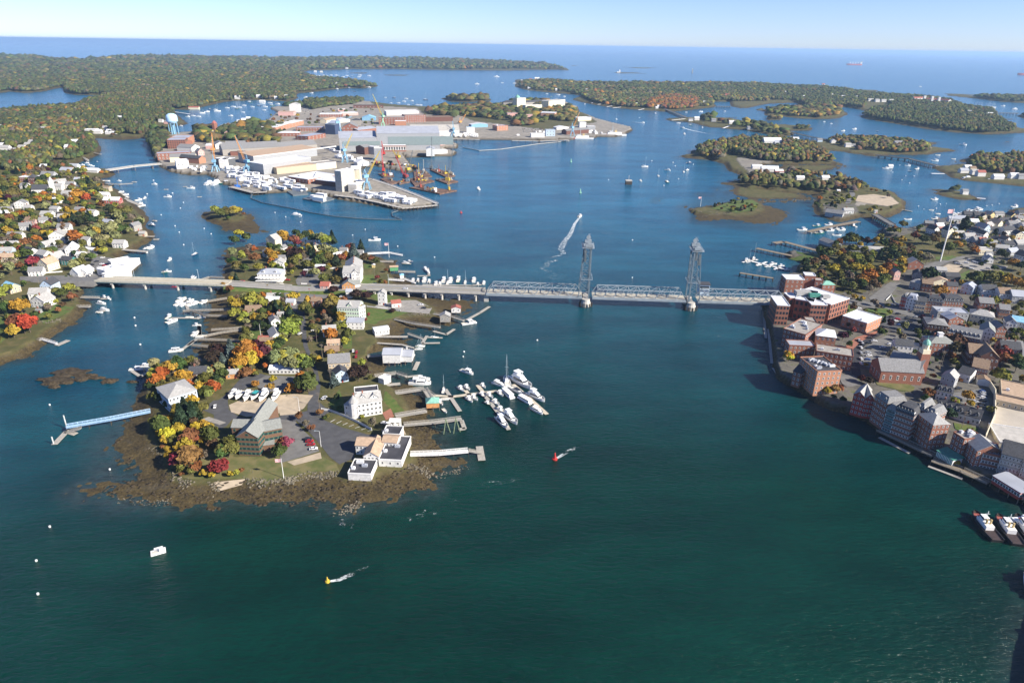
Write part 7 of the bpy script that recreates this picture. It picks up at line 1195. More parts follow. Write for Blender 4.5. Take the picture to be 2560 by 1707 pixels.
# ==== boats
BLACKH = mat('black_hull', (.02, .02, .022), .4); REDD = mat('red_deck', (.20, .04, .035), .6); NAVYH = mat('navy_hull', (.03, .05, .12), .35); BOTT = mat('antifoul_blue', (.05, .09, .16), .6); GREENH = mat('green_hull', (.03, .12, .09), .35); SEAT = mat('cream_deck', (.58, .55, .47), .6); DKGL = GLASS; TARPB = mat('blue_tarp', (.05, .18, .55), .6); BUFF = mat('buff_paint', (.55, .42, .2), .6)
def hull(L, Bm, D, dr=.5, bow=.5, m=(WHITE2, SEAT), name='hull', parent=None, z=0, flare=.8):
 """lofted hull, bow towards +x, waterline at z=0"""
 xs = [-.5, -.3, -.05, .15, .3, .4, .47, .5]; ws = [.86, .96, 1, .96, .80, .56, .26, .03]; V = []; n = len(xs)
 for x, w_ in zip(xs, ws):
  X = x * L; hb = w_ * Bm / 2; sh = D * (1 + bow * max(0, x + .1) ** 1.6 * 1.6); V += [(X * .97, 0, -dr), (X * .985, -hb * flare, 0), (X, -hb, sh), (X, -hb * .86, sh), (X, -hb * .86, D * .72), (X, hb * .86, D * .72), (X, hb * .86, sh), (X, hb, sh), (X * .985, hb * flare, 0)]
 Fc = []; M = []
 for i in range(n - 1):
  for j in range(9): a, b = i * 9 + j, i * 9 + (j + 1) % 9; Fc.append((a, a + 9, b + 9, b)); M.append(1 if j in (3, 4, 5) else 0)
 Fc.append(tuple(range(9))); M.append(0); return mk(name, [(x, y, q + z) for x, y, q in V], Fc, list(m), parent, M)
def cabin(x0, x1, w_, z0, z1, slant=.5, sb=.1, tw=.82):
 """raked deckhouse"""
 y = w_ / 2; yt = y * tw; V = [(x0, -y, z0), (x1, -y * .8, z0), (x1, y * .8, z0), (x0, y, z0), (x0 + sb, -yt, z1), (x1 - slant, -yt * .8, z1), (x1 - slant, yt * .8, z1), (x0 + sb, yt, z1)]
 return MB().add(V, [(3, 2, 1, 0), (4, 5, 6, 7), (0, 1, 5, 4), (1, 2, 6, 5), (2, 3, 7, 6), (3, 0, 4, 7)])
BP = {}
def boat_proto(k):
 if k in BP: return BP[k]
 nm = {'yacht': 'motor_yacht', 'cruiser': 'cabin_cruiser', 'console': 'motorboat', 'lobster': 'lobster_boat', 'sail': 'sailboat', 'skiff': 'skiff', 'houseboat': 'river_barge_boat', 'tug': 'tugboat', 'cutter': 'patrol_ship', 'cargo': 'cargo_ship', 'tanker': 'tanker_ship', 'float': 'mooring_raft', 'express': 'express_cruiser', 'ferry': 'work_vessel'}[k]
 o = empty(nm, (0, 0, 0))
 if k == 'yacht':
  hull(15, 4.4, 1.6, parent=o); c = cabin(-4.6, 3.6, 3.6, 1.1, 3.0, 1.8).build('cabin', WHITE2, o); cabin(-3.6, 3.3, 3.62, 1.8, 2.6, 1.4, .1, .95).build('window_band', DKGL, c); cabin(-4.4, 1.2, 3.2, 3.0, 3.9, .8).build('flybridge', WHITE2, o); MB().box((-2.2, 0, 5.2), (3.6, 3, .15)).bar((-3.6, -1.3, 3.5), (-3.6, -1.3, 5.2), .06).bar((-3.6, 1.3, 3.5), (-3.6, 1.3, 5.2), .06).bar((-.8, 1.3, 3.5), (-.8, 1.3, 5.2), .06).bar((-.8, -1.3, 3.5), (-.8, -1.3, 5.2), .06).build('hardtop', WHITE2, o)
 elif k in ('cruiser', 'express'):
  hull(10, 3.4, 1.25, parent=o); c = cabin(-1.6, 3.2, 2.7, .9, 2.1 if k == 'cruiser' else 1.5, 1.5).build('cabin', WHITE2, o); cabin(-1.2, 2.7, 2.72, 1.45, 1.95, 1.1, .1, .95).build('windscreen', DKGL, c)
  if k == 'cruiser': MB().box((-1.6, 0, 2.9), (2.8, 2.4, .12)).bar((-2.8, 1, 1), (-2.8, 1, 2.9), .05).bar((-2.8, -1, 1), (-2.8, -1, 2.9), .05).bar((-.4, 1, 2), (-.4, 1, 2.9), .05).bar((-.4, -1, 2), (-.4, -1, 2.9), .05).build('hardtop', WHITE2, o)
  MB().bar((2, 1.1, 1.7), (4.6, .2, 2.2), .03).bar((2, -1.1, 1.7), (4.6, -.2, 2.2), .03).build('bow_rail', STEEL2, o)
 elif k == 'console':
  hull(7, 2.5, .9, parent=o); MB().box((-.3, 0, 1.1), (1.1, .8, 1.1)).build('console', WHITE2, o); MB().box((-.3, 0, 2.4), (2.0, 1.7, .08)).bar((-1, .6, .8), (-1, .6, 2.4), .04).bar((-1, -.6, .8), (-1, -.6, 2.4), .04).bar((.4, .6, .8), (.4, .6, 2.4), .04).bar((.4, -.6, .8), (.4, -.6, 2.4), .04).build('canopy', WHITE2, o); MB().box((-3.6, 0, .6), (.5, .5, 1.1)).build('outboard_motor', BLACKH, o)
 elif k == 'lobster':
  hull(11, 3.6, 1.1, parent=o, bow=.9); c = cabin(.2, 3.2, 2.7, .8, 2.9, .5).build('wheelhouse', WHITE2, o); cabin(.6, 3.0, 2.72, 2.0, 2.6, .4, .1, .98).build('window_band', DKGL, c); MB().box((1.1, 0, 3.0), (3.6, 2.7, .12)).build('roof', WHITE2, o); MB().bar((.3, 0, 3), (.3, 0, 5.2), .05).bar((-.4, .7, 4.2), (1, -.7, 4.2), .03).build('mast', STEEL2, o)
 elif k == 'sail':
  hull(10, 3.0, 1.0, parent=o, dr=.8); cabin(-1.0, 2.6, 1.8, .7, 1.4, .9).build('cabin', WHITE2, o); m = MB().bar((.8, 0, 1), (.8, 0, 14), .09, 0, 8, .05).bar((.2, -.9, 7.5), (.2 + .6, .9, 7.5), .03); m.bar((.8, 0, 13.8), (4.9, 0, 1.5), .018).bar((.8, 0, 13.8), (-4.9, 0, 1.3), .018); m.build('mast', STEEL2, o); MB().bar((.8, 0, 2.2), (-3.4, 0, 2.1), .16, 0, 6).build('furled_sail', mat('sail_cover', (.72, .73, .75), .8), o)
 elif k == 'skiff': hull(4.4, 1.7, .55, parent=o); MB().box((0, 0, .45), (.35, 1.4, .08)).build('thwart', SEAT, o); MB().box((-1.3, 0, .45), (.35, 1.4, .08)).build('thwart', SEAT, o)
 elif k == 'float': MB().box((0, 0, .25), (6, 3, .6)).build('raft', WOODL, o); MB().box((0, 0, .7), (1.2, 1, .5)).build('crate', WOOD, o)
 elif k == 'houseboat': MB().box((0, 0, .6), (16, 4.6, 1.4)).build('hull', WHITE2, o); c = MB().box((.4, 0, 2.2), (12, 3.8, 1.9)).build('cabin', WHITE2, o); MB().box((.4, 0, 2.5), (10.5, 3.9, .8)).build('window_band', DKGL, c); MB().box((-.2, 0, 3.25), (14, 4.4, .12)).build('roof', WHITE2, o)
 elif k == 'tug':
  hull(27, 9, 2.6, 1.4, .9, (BLACKH, mat('tug_deck', (.05, .035, .035), .8)), parent=o, flare=.92); MB().box((8.6, 0, 2.9), (6, 5.4, .3), 0, 0, .9).build('foredeck', mat('faded_red_deck', (.30, .09, .07), .8), o); c = MB().box((1, 0, 3.4), (11, 5, 2.8)).build('deckhouse', WHITE, o); MB().box((3, 0, 6), (5, 3.8, 2.4), 0, 0, .9).build('wheelhouse', WHITE, o); MB().box((3, 0, 6.4), (5.05, 3.85, .9), 0, 0, .98).build('window_band', DKGL, o); MB().bar((-1.6, 1.2, 4.6), (-1.6, 1.2, 8), .6, 0, 8).bar((-1.6, -1.2, 4.6), (-1.6, -1.2, 8), .6, 0, 8).build('funnel', BUFF, o); MB().bar((1.6, 0, 7), (1.6, 0, 12), .15).bar((1.6, -1.4, 10), (1.6, 1.4, 10), .08).build('mast', WHITE, o); MB().bar((12.9, -1.6, 2.8), (12.9, 1.6, 2.8), .7, 0, 8).build('bow_fender', DARKW, o); MB().box((6.2, 0, 4.9), (2.6, 4, .3)).build('upper_deck', REDD, o)
 elif k == 'cutter':
  hull(82, 11.6, 5, 2, .6, (WHITE, mat('deck_grey', (.4, .4, .4), .8)), parent=o); MB().box((26, 0, 3.2), (3.6, 11.2, 4.4)).build('red_stripe', REDP, o); MB().box((-2, 0, 8), (44, 9, 6)).build('deckhouse', WHITE, o); b_ = MB().box((10, 0, 12.6), (13, 9, 3.6), 0, 0, .9).build('bridge_house', WHITE, o); MB().box((10.2, 0, 13), (13, 9.1, 1.1), 0, 0, .97).build('window_band', DKGL, b_); MB().box((-6, 0, 14), (6, 3.6, 7)).build('funnel', BUFF, o); m = MB(); lattice(m, (5, 0, 14), (5, 0, 32), 1.2, .3, 6, .2); m.build('mast', STEEL2, o); MB().bar((30, 0, 6.5), (35, 0, 7.6), .3).lathe([(1.4, 6), (1.2, 8)], (29, 0), 8).build('deck_gun', STEEL2, o)
 elif k in ('cargo', 'tanker'):
  hull(190, 30, 12, 5, .3, (mat('rust_hull', (.50, .12, .08), .6), mat('hatch_deck', (.42, .2, .15), .7)), parent=o, flare=.98); MB().box((-80, 0, 22), (18, 26, 22)).build('deckhouse', WHITE, o); MB().box((-88, 0, 36), (6, 7, 9)).build('funnel', BUFF, o)
  if k == 'cargo':
   for i in range(4): MB().bar((-52 + i * 34, 0, 12), (-52 + i * 34, 0, 36), 2.2).bar((-52 + i * 34, 0, 34), (-30 + i * 34, 0, 26), 1.0).build('deck_crane', WHITE, o)
 elif k == 'ferry':
  hull(30, 7.6, 2.2, 1, .4, (WHITE2, mat('deck_grey', (.4, .4, .4), .8)), parent=o); c = MB().box((-1, 0, 3.6), (19, 6, 2.8)).build('deckhouse', WHITE2, o); MB().box((-1, 0, 3.9), (18, 6.1, .9)).build('window_band', DKGL, c); MB().box((2, 0, 6.2), (9, 4.8, 2.4), 0, 0, .9).build('wheelhouse', WHITE2, o); MB().bar((-2, 0, 7), (-2, 0, 12), .15).build('mast', STEEL2, o)
 cache_tree(o); BP[k] = [o, False]; return BP[k]
BN = dict(yacht='large white motor yacht with flybridge', cruiser='white cabin cruiser with hardtop', express='sleek white express cruiser', console='small white motorboat with canopy', lobster='white lobster boat with wheelhouse', sail='white sailboat with bare mast', skiff='small open white skiff', houseboat='long white flat-roofed tour boat', tug='black and red harbour tugboat', cutter='white patrol ship with red bow stripe', cargo='red cargo ship with white deck cranes', tanker='red tanker ship', float='low wooden mooring raft', ferry='white double-deck work vessel')
def boat(k, x, y, rot, s=1.0, desc=None, z=0.0, grp='boats on the river', c=None):
 pr = boat_proto(k); p = P(x, y, z) if z else P(x, y, 0)
 if pr[1]: o = copy_tree(pr[0])
 else: o = pr[0]; pr[1] = True
 o.location = p; o.rotation_euler = (0, 0, math.radians(rot)); o.scale = (s, s, s)
 if not desc and k in ('sail', 'lobster', 'skiff', 'console') and (len(REG) * 7) % 11 < 2:
  h = [q for q in o.children if q.name.startswith('hull')][0]; h.material_slots[0].link = 'OBJECT'; h.material_slots[0].material = NAVYH if len(REG) % 2 else GREENH; desc = BN[k].replace('white', 'navy-hulled' if len(REG) % 2 else 'green-hulled')
 reg(o, desc or BN[k], 'ship' if k in ('cutter', 'cargo', 'tanker') else 'raft' if k == 'float' else 'boat', grp); return o
KEY = dict(y='yacht', c='cruiser', e='express', m='console', l='lobster', s='sail', k='skiff', h='houseboat', t='tug', f='float', w='ferry', C='cutter')
def boats(s, grp='boats on the river', z=0.0):
 for x, y, ex, t in rows(s): boat(KEY[t[0]], x, y, float(t[1]) if len(t) > 1 else random.uniform(0, 360), float(t[2]) if len(t) > 2 else 1.0, None, z, grp)
boats("""B2 2025,330 y -52 1.5; 2150,450 y -45 1.05; 1985,395 e -50 1.15; 1915,425 h -62 .8; 2060,475 h -50 .75; 2160,565 c -48 1.05; 1935,630 y -58 1.05; 1865,665 y -62 .95; 1840,345 c -35 1.1; 1905,320 s 100 1.45; 1570,240 l -35 1.05; 1570,370 m -55 1.05; 1520,382 m -55 1.1; 1705,355 m -60 .95; 1590,470 m -55 1.15; 1630,455 m -52 1.15; 1700,435 m -55 1.1; 1760,437 m -55 1.1
B2 1850,420 m -60 1.1; 1745,505 m -42 .9; 1810,497 m -52 1.15; 1855,560 m -55 1.2; 1345,495 m -60 1.05; 1382,563 k -60 1.3; 1390,465 k 10 1.3; 1175,335 c 0 1.5; 1200,300 c 0 1.0; 1180,22 s 15 .75; 1165,45 s 15 .6; 1070,48 m 0 .8; 1375,395 s 90 .85; 1100,95 k 0 1.4
M2 1645,1340 s 0 .7; 1540,1408 s 10 .7; 1525,1428 s 10 .6; 1440,1430 k 0 1.5; 1905,1235 l 25 1.1; 1195,608 l 12 1.25; 1430,780 c -10 .8; 1580,830 c -70 1.0; 1600,850 c -70 .9; 1487,910 c 90 .9; 1525,912 m 90 1.1; 1573,910 c 90 1.25; 1608,920 m 90 1.2; 1660,938 c 90 1.1; 1690,940 m 90 1.2; 1718,912 l 90 1.1; 1770,912 c 90 1.3; 1828,912 l 90 1.25; 1880,925 s 90 .9; 1748,930 s 90 1.0; 1460,770 m 0 1
M3 15,910 c 90 1.2; 45,940 m 90 1; 90,930 c 90 .9; 700,985 k 0 .1
B1 820,220 l 10 .85; 910,190 c 10 .8; 1160,62 l 20 .9
M1 1460,900 l -80 1.1; 1468,715 s -100 1.0; 1282,755 l 95 .8; 1265,843 m 15 1; 1240,850 k 15 1.3; 1265,280 l 5 1.0; 1093,290 l 95 .8; 1165,185 l 0 .8; 1440,215 l 5 1.1; 1013,168 f 0 1.2; 1253,224 f 0 1; 1505,280 f 10 1; 1395,203 f 0 1; 1165,460 f -20 1; 1178,600 f 10 1; 1145,495 l -20 1; 1115,670 w 15 .32; 1140,665 l 80 1; 1095,700 k 0 1.4
M1 1370,1060 c 70 1.1; 1350,1090 c 70 1.0; 1385,1095 h 70 .5; 1435,1065 m 60 1.1; 1450,1090 c 60 1.1; 1475,1085 m 60 1.1; 1540,1075 c 70 .9; 1275,1190 l 90 .9; 1300,1222 c 60 1.0; 1275,1222 m 60 1; 1430,1190 k 0 1.6; 1520,1190 m 0 1; 1485,1250 m 0 1; 1475,1315 c 80 .9; 1520,1335 k 10 2.0; 1325,1440 c 15 .9; 790,1040 m -30 1; 820,1050 m -30 1; 765,1085 c -10 .9; 790,1135 c -10 .9; 750,1150 k 0 1.4
M1 1045,305 l 60 1; 1060,330 m 60 1; 1070,350 l 60 1; 950,265 c 60 .9; 915,245 c 60 .9; 960,285 m 60 1; 890,270 k 0 1.5; 810,160 k 0 2; 840,195 k 0 2; 700,155 c 0 .9; 770,160 k 0 2; 900,160 m 0 1
M2 605,418 w 170 .5; 1935,1230 m 0 1
S6 1125,1250 w 80 .75; 1250,1250 w 85 .9; 1400,1240 l 20 1.6
T4 690,912 l 20 1.2; 795,895 l 20 1.4; 1005,915 k 0 2; 515,827 m 0 1.2; 580,845 m 0 1.2; 1790,1040 l -20 1.5; 1535,1185 l 0 1.3; 1285,1230 l 0 1.0; 1080,1255 l 0 1.1; 1370,1260 l 30 1.1; 1305,1282 k 0 1.6; 1560,1135 k 0 2.4; 1705,1170 k 0 2; 1825,1350 w 10 .7; 2035,1370 c 0 1.3; 2160,683 l 0 1.6; 2265,712 w 0 .8; 1400,505 s 0 1.8; 1530,1540 l 0 1
T3 1220,1240 s 10 1.35; 1345,1325 s 90 1.0; 1425,1380 s 95 1.5; 1580,1290 s 80 1.15; 1610,1270 m 30 1.2; 1625,1205 l 10 1.0; 1430,1275 l -35 1.1; 1182,1370 l 100 .8; 960,805 s 90 1.5; 1318,750 s 90 1.3; 1200,835 l 0 1.1; 1585,940 l 90 1.2; 1565,882 c 150 1.3; 1735,735 c 10 1.5; 1600,740 m 0 1.2; 1530,840 s 0 1.2; 1640,860 s 0 1; 1750,880 s 80 1.3; 25,475 s 0 2.2; 115,455 w 10 1.2; 425,580 c 0 1.8; 480,595 m 0 1.8; 670,665 s 90 1.4; 320,570 m 0 1.6; 360,600 m 0 1.6; 1955,730 m 0 1.2; 1170,790 k 0 1
T2 1558,625 s 0 2.0; 1380,615 s 0 1.5; 1360,640 s 0 1.5; 1480,672 s 0 1.2; 1510,675 s 0 1.5; 1400,670 s 0 1; 1240,655 s 0 1; 1310,655 s 0 1.3; 1268,607 l 0 1.4; 1430,635 l 0 1.3; 1190,605 s 0 1; 1445,670 m 0 1; 2030,482 w 0 .9; 2210,415 w 0 1.3; 2262,470 s 0 1.6; 460,607 w 0 .7; 510,563 l 0 1.5; 2045,1445 l 110 1.1; 130,655 s 0 1.7; 150,680 s 20 1.7; 85,690 s 0 1.7; 60,660 s 0 1.7; 30,680 s 0 1.4; 200,665 l 0 1.5; 75,720 s 0 1.3; 390,635 s 0 1.4
T2 955,400 s 0 2.4; 945,415 s 0 2.2; 1040,405 s 0 2.4; 850,430 s 0 2; 885,410 s 0 2; 835,405 s 0 2.2; 800,415 s 0 2.2; 760,410 s 0 2; 735,400 s 0 2.2; 690,400 s 0 2; 650,405 s 0 2; 640,430 l 0 2; 620,400 s 0 2; 580,405 s 0 2; 550,405 s 0 2; 525,412 w 0 .9; 500,400 s 0 2; 470,408 s 0 1.6; 850,520 l 0 2; 1010,510 w 0 .7; 1040,512 w 0 .7; 740,525 l 0 1.6
T1 1860,748 s 30 1.6; 1900,735 l 20 1.5; 1998,730 s 20 2.0; 1980,715 s 0 1.2; 1930,712 m 0 1.5; 2088,700 s 0 1.5; 2145,690 s 0 1.8; 2180,708 s 0 1.6; 2200,695 s 0 1.6; 2243,678 s 0 1.6; 2120,773 l 0 1.3; 1775,773 s 0 1.4; 1825,780 s 0 1.5; 1725,780 l 0 1.2; 2232,740 s 0 1.3; 2300,650 s 0 1.5; 2320,690 s 0 1.4; 2290,640 s 0 1.2; 2230,830 w 20 1.4; 2275,815 w 15 1.4; 1850,852 m 0 1; 1665,865 m 0 1.2
T1 800,1205 m 10 1; 825,1225 m 10 1; 850,1235 m 10 1; 760,1222 m 10 1; 895,1198 m 0 .8; 790,1180 w 0 .4
M4 560,530 l 10 1.2; 690,555 l 15 1.2; 650,550 l 15 1.0; 770,535 l 15 1.1; 855,530 l 15 1.1; 820,520 m 0 1; 948,500 l 100 1.0; 820,570 e 0 1.1; 730,520 l 15 1; 670,500 l 10 1; 760,490 l 10 1; 140,765 l 80 1.0; 195,750 s 70 1.3; 160,765 s 70 1; 232,790 m 0 .9; 300,805 m 0 .9; 340,785 c 0 .8; 400,800 m 0 1; 410,810 m 0 1; 445,832 m 0 .9; 285,1155 c 70 .9; 1355,450 e 5 1.0; 1555,300 l 10 .8; 1535,380 k 0 1.6; 1583,408 k 0 1.6; 1560,445 l 10 .9; 1645,65 k 0 0.1
Z8 620,275 e -5 .9; 1000,265 l 5 .9; 945,148 k 0 1.5; 1040,200 k 0 1.2; 1470,150 c 0 .9; 1590,130 c 20 1.2; 1630,140 c 20 1; 1270,205 c 20 1; 1320,205 c 20 1; 1370,195 c 20 .9; 2110,100 l 20 1.2
B2 2300,1300 k 0 .01""".replace("; 700,985 k 0 .1", "").replace("M4 1645,65 k 0 0.1", "").replace("; 1645,65 k 0 0.1", "").replace("\nB2 2300,1300 k 0 .01", ""))
SAME.add('white sailboat moored in the dense far marina'); random.seed(5)
for i in range(34):   # marina of the far right bay
 x, y = 1890 + 190 * random.random(), 690 + 34 * random.random(); q = c2('T4', x, y); boat('sail', q[0], q[1], 90 * random.randint(0, 1) + 10, 1.7, 'white sailboat moored in the dense far marina', grp='boats of the far marina')
boats("B4 500,372 t 86 .76; 672,400 t 80 .78; 810,400 t 78 .78", 'moored tugboats'); boats("T3 640,985 C 183 .72; 935,955 C 188 .8", 'white patrol ships')
boat('cargo', *c2('T4', 790, 305), 180, 1.25); boat('tanker', *c2('T4', 2400, 398), 180, 1.3); boat('console', *c2('M3', 815, 427), 60, 1.5, 'speeding white motorboat at the head of its wake'); boat('ferry', *c2('PX', 2560, 1308), 10, .6, 'pale blue workboat at the frame edge'); boat('ferry', *c2('PX', 2575, 1465), 60, .7)
p = GC('PX', 396, 1380); o = empty('moored_pontoon', P(396, 1380, 0)); MB().box((0, 0, .3), (6, 3.4, .6), .5).box((-.9, 2.0, .32), (3.6, 1.8, .56), .5).build('deck', WHITE2, o); MB().box((-.6, -.6, .65), (3.2, 2, .1), .5).build('mat', SEAT, o); MB().box((1.5, .5, 1.2), (2.2, 1.6, .7), .5).bar((-2.4, -1.2, .6), (-2.4, -1.2, 1.6), .07).build('locker', WHITE2, o); reg(o, 'square white moored pontoon alone in the open river', 'pontoon')
GZ = 3.3
for i, (x, y, k, s) in enumerate(((1650, 470, 'cruiser', 1.0), (1705, 475, 'lobster', .95), (1772, 485, 'cruiser', 1.15), (1842, 480, 'express', 1.05), (1912, 485, 'yacht', .85), (2012, 485, 'yacht', .82))):
 q = c2('B1', x, y - 22); g = P(q[0], q[1], GZ); o = boat(k, q[0], q[1], -98 + 5 * (i % 3) - 3, s, ['white hardtop cruiser stored ashore', 'white wheelhouse boat stored ashore', 'broad white cruiser stored ashore', 'white express boat with teal cover stored ashore', 'tall white yacht stored ashore', 'white yacht with red bow cover stored ashore'][i], GZ, 'boats stored ashore'); o.location[2] = GZ + 1.4; st = MB()
 for a_ in (-3, 0, 3): st.box((a_, 0, -1.2 + .2), (.3, 1.8, 1.3)); st.bar((a_, -1.6, -1.4), (a_, -.9, .2), .07); st.bar((a_, 1.6, -1.4), (a_, .9, .2), .07)
 st.build('stand', WOOD, o)
 if i == 3: MB().box((0, 0, 2.6), (4, 2.6, .2)).build('cover', mat('teal_cover', (.04, .33, .33), .7), o)
for x, y in ((870, 1110), (895, 800), (600, 1125), (545, 1470)): pass
def buoy(desc, c, x, y, m_, h=3.5, r=1.2, cat='buoy'):
 o = empty('buoy', P(*c2(c, x, y), 0)); MB().lathe([(r * .9, -.4), (r, 0), (r, .7), (r * .6, .8)], (0, 0), 12).build('float', m_, o)
 if h > 1: MB().lathe([(r * .55, .8), (r * .2, h), (.02, h + .3)], (0, 0), 8).build('tower', m_, o)
 reg(o, desc, cat, 'small white mooring buoys' if h <= 1 else None)
buoy('red conical channel buoy leaning in the current', 'PX', 1387, 1148, REDP, 4.2, 1.5); buoy('yellow can buoy trailing white water', 'PX', 819, 1454, YEL, 2.6, 1.0); buoy('green channel buoy upstream of the shipyard', 'T3', 542, 1195, GRNP, 6, 2); buoy('green channel buoy beyond the lift bridge', 'T3', 628, 1478, GRNP, 6, 1.8); buoy('red and white mooring buoy off the pier tip', 'M2', 1847, 400, REDP, 3, 1.8)
for c, s in (('B1', "83,520 855,5 595,1070 84,1558"), ('M1', "1014,1190 1022,1250 1058,1392 1120,900 1320,498 1352,546 1215,415 1540,518 1592,558 1383,322 1360,365 1385,640"), ('M2', "445,398 525,430 638,470 1125,525 1030,568 1370,652 1648,735 1870,1447"), ('M3', "492,1360 1030,150 1520,20 1208,888 1210,605"), ('PX', "91,1402 95,1485 1158,892 1345,300"), ('T3', "1478,1200 1500,1232 1530,1350 1395,1412 1665,1218 1285,1185"), ('M4', "1340,120 1230,85 1435,350 1475,372 1645,330"), ('T4', "1210,1225 1230,1360 1340,1325 1300,1390 1145,1290"), ('Z8', "1010,120 1065,60 1715,85 1790,75 1890,55 760,90"), ('T1', "1352,1490 1410,1365 1585,1482")):
 for x, y in [tuple(map(float, t.split(','))) for t in s.split()]: buoy('round white mooring buoy', c, x, y, WHITE2, .5, .45 if c[0] in 'BP' else .6 if c[0] in 'M' else 1.0)
p = P(*c2('T3', 1070, 1400), 0); o = empty('navigation_platform', p); MB().box((0, 0, 2.5), (10, 9, 6)).build('crib', DARKW, o); MB().box((0, 0, 6.2), (10.5, 9.5, 1.4)).bar((0, 0, 6), (0, 0, 15), .25).build('platform', CONC, o); reg(o, 'square dark timber crib with pale top in mid-river', 'platform')
for c, x, y, h, d in (('T3', 988, 375, 20, 'far white island lighthouse'), ('T3', 1655, 378, 30, 'lone grey granite lighthouse on rocks')):
 o = empty('lighthouse', P(*c2(c, x, y), 1)); MB().lathe([(6, 0), (4, h), (4.6, h), (4.6, h + 1)], (0, 0), 12).build('tower', WHITE if 'white' in d else WALL['stone'], o); MB().lathe([(2.4, h + 1), (2.4, h + 4), (.2, h + 6)], (0, 0), 10).build('lantern', WHITE, o)
 if 'white' in d: MB().box((-14, 0, 4), (16, 10, 8)).build('keeper_house', WHITE, o)
 reg(o, d, 'lighthouse')
BRG = mat('rusty_barge', (.14, .085, .06), .9, var=.4, scale=.3); CLUT = [WHITE, mat('rust_steel', (.16, .08, .05), .9, var=.3), YEL, mat('faded_red', (.28, .07, .05), .8), STEEL, DSTEEL, WOOD, CONC]
for d, s, n_ in (('long rust-decked barge with stacked gear', "S5 1760,440 1900,425 2200,540 2080,590", 7), ('dark barge with crane and cabins', "S5 1850,610 2060,590 2250,645 2060,685", 8), ('outer work barge with blue cabin', "S5 1400,750 1560,735 2230,800 1930,860", 12), ('empty open hopper barge', "S5 900,600 1000,590 1230,660 1080,695", 2), ('red-hulled spud barge', "S5 1200,640 1380,610 1420,650 1230,690", 8), ('brown barge below the dry dock', "S5 870,510 1130,500 1140,560 960,570", 6), ('cluttered rusty barge of piles and pumps', "S5 1400,600 1640,560 1840,640 1500,720", 22), ('black steel cofferdam barge', "S5 1480,470 1680,450 1800,560 1500,590", 8), ('white boxed accommodation barge', "M2 650,290 780,260 890,290 790,318", 3), ('white-covered submarine barge', "M2 535,235 650,200 695,255 580,265", 2), ('grey deck barge under blue tarps', "M2 112,195 170,185 205,225 165,220", 5)):
 q = [P(x, y, 1.8) for x, y in pts(s)]; L = q[0]; o = empty('barge', (L[0], L[1], 0)); m = MB(); m.prism([(a[0] - L[0], a[1] - L[1]) for a in q], -.6, 1.8); m.build('hull', BRG if 'white' not in d else DSTEEL, o); Q = np.array(q)
 for i in range(n_):
  w_ = RNG.dirichlet(np.ones(4)); c = (w_[:, None] * Q).sum(0) - L; big = 'white' in d; sx, sy, sz = (random.uniform(14, 22), 6, 5) if big else (random.uniform(1.5, 7), random.uniform(1.5, 4), random.uniform(1, 5)); m = MB(); m.box((c[0], c[1], 1.8 + sz / 2), (sx, sy, sz), random.random() * 3 if not big else -.45)
  if i % 4 == 1 and not big: m.bar((c[0], c[1], 1.8), (c[0], c[1], random.uniform(9, 24)), .35)
  m.build('deck_gear' if not big else 'deck_cabin', WHITE if big else (TARPB if 'blue tarps' in d else CLUT[random.randrange(8)]), o)
 reg(o, d, 'barge')
o = empty('submarine', P(*c2('S5', 1150, 400), 0)); MB().bar((-45, 18, 1), (45, -22, 1), 4.5, 0, 12, 3.2).build('hull', BLACKH, o); MB().box((-8, 2, 8), (9, 3, 6), -.42).build('sail_tower', BLACKH, o); 
for i in range(26): MB().box((-40 + i * 3.2 + random.uniform(-1, 1), 16 - i * 1.42 + random.uniform(-5, 5), 5.5), (random.uniform(2, 6), random.uniform(2, 4), random.uniform(1.5, 5)), random.random() * 3).build('staging', CLUT[random.randrange(8)], o)
reg(o, 'submarine under staging in the crowded dry dock', 'submarine')
def simple(name, mb, mats): o = mb.build(name, mats); return o
PROT = {}
def proto(k, f):
 if k not in PROT: PROT[k] = f(); return PROT[k], True
 return copy_tree(PROT[k]), False
def trailer(): o = empty('site_trailer', (0, 0, 0)); MB().box((0, 0, 1.9), (12, 3.4, 2.8)).build('body', WHITE, o); MB().box((0, 0, 3.35), (12.3, 3.7, .16)).build('roof', mat('trailer_roof', (.78, .79, .80), .6), o); MB().box((2, -1.72, 1.7), (1, .06, 2)).build('door', GLASS, o); MB().box((-2.5, -1.72, 2.1), (1.4, .06, 1)).build('window', GLASS, o); return o
def truckbox(): o = empty('box_truck', (0, 0, 0)); MB().box((-.8, 0, 2.1), (6.4, 2.5, 2.8)).build('cargo_box', WHITE, o); MB().box((3.4, 0, 1.5), (1.9, 2.3, 2.0), 0, 0, .9).build('cab', STEEL2, o); MB().box((3.6, 0, 2.0), (1.7, 2.34, .7), 0, 0, .95).build('window', GLASS, o); return o
def cont(): o = empty('shipping_container', (0, 0, 0)); MB().box((0, 0, 1.4), (6.1, 2.4, 2.6)).build('body', stripes('container_steel', (.62, .64, .66), (.5, .52, .54), 'X', 1.5), o); MB().box((3.07, 0, 1.4), (.08, 2.2, 2.3)).build('door', STEEL, o); return o
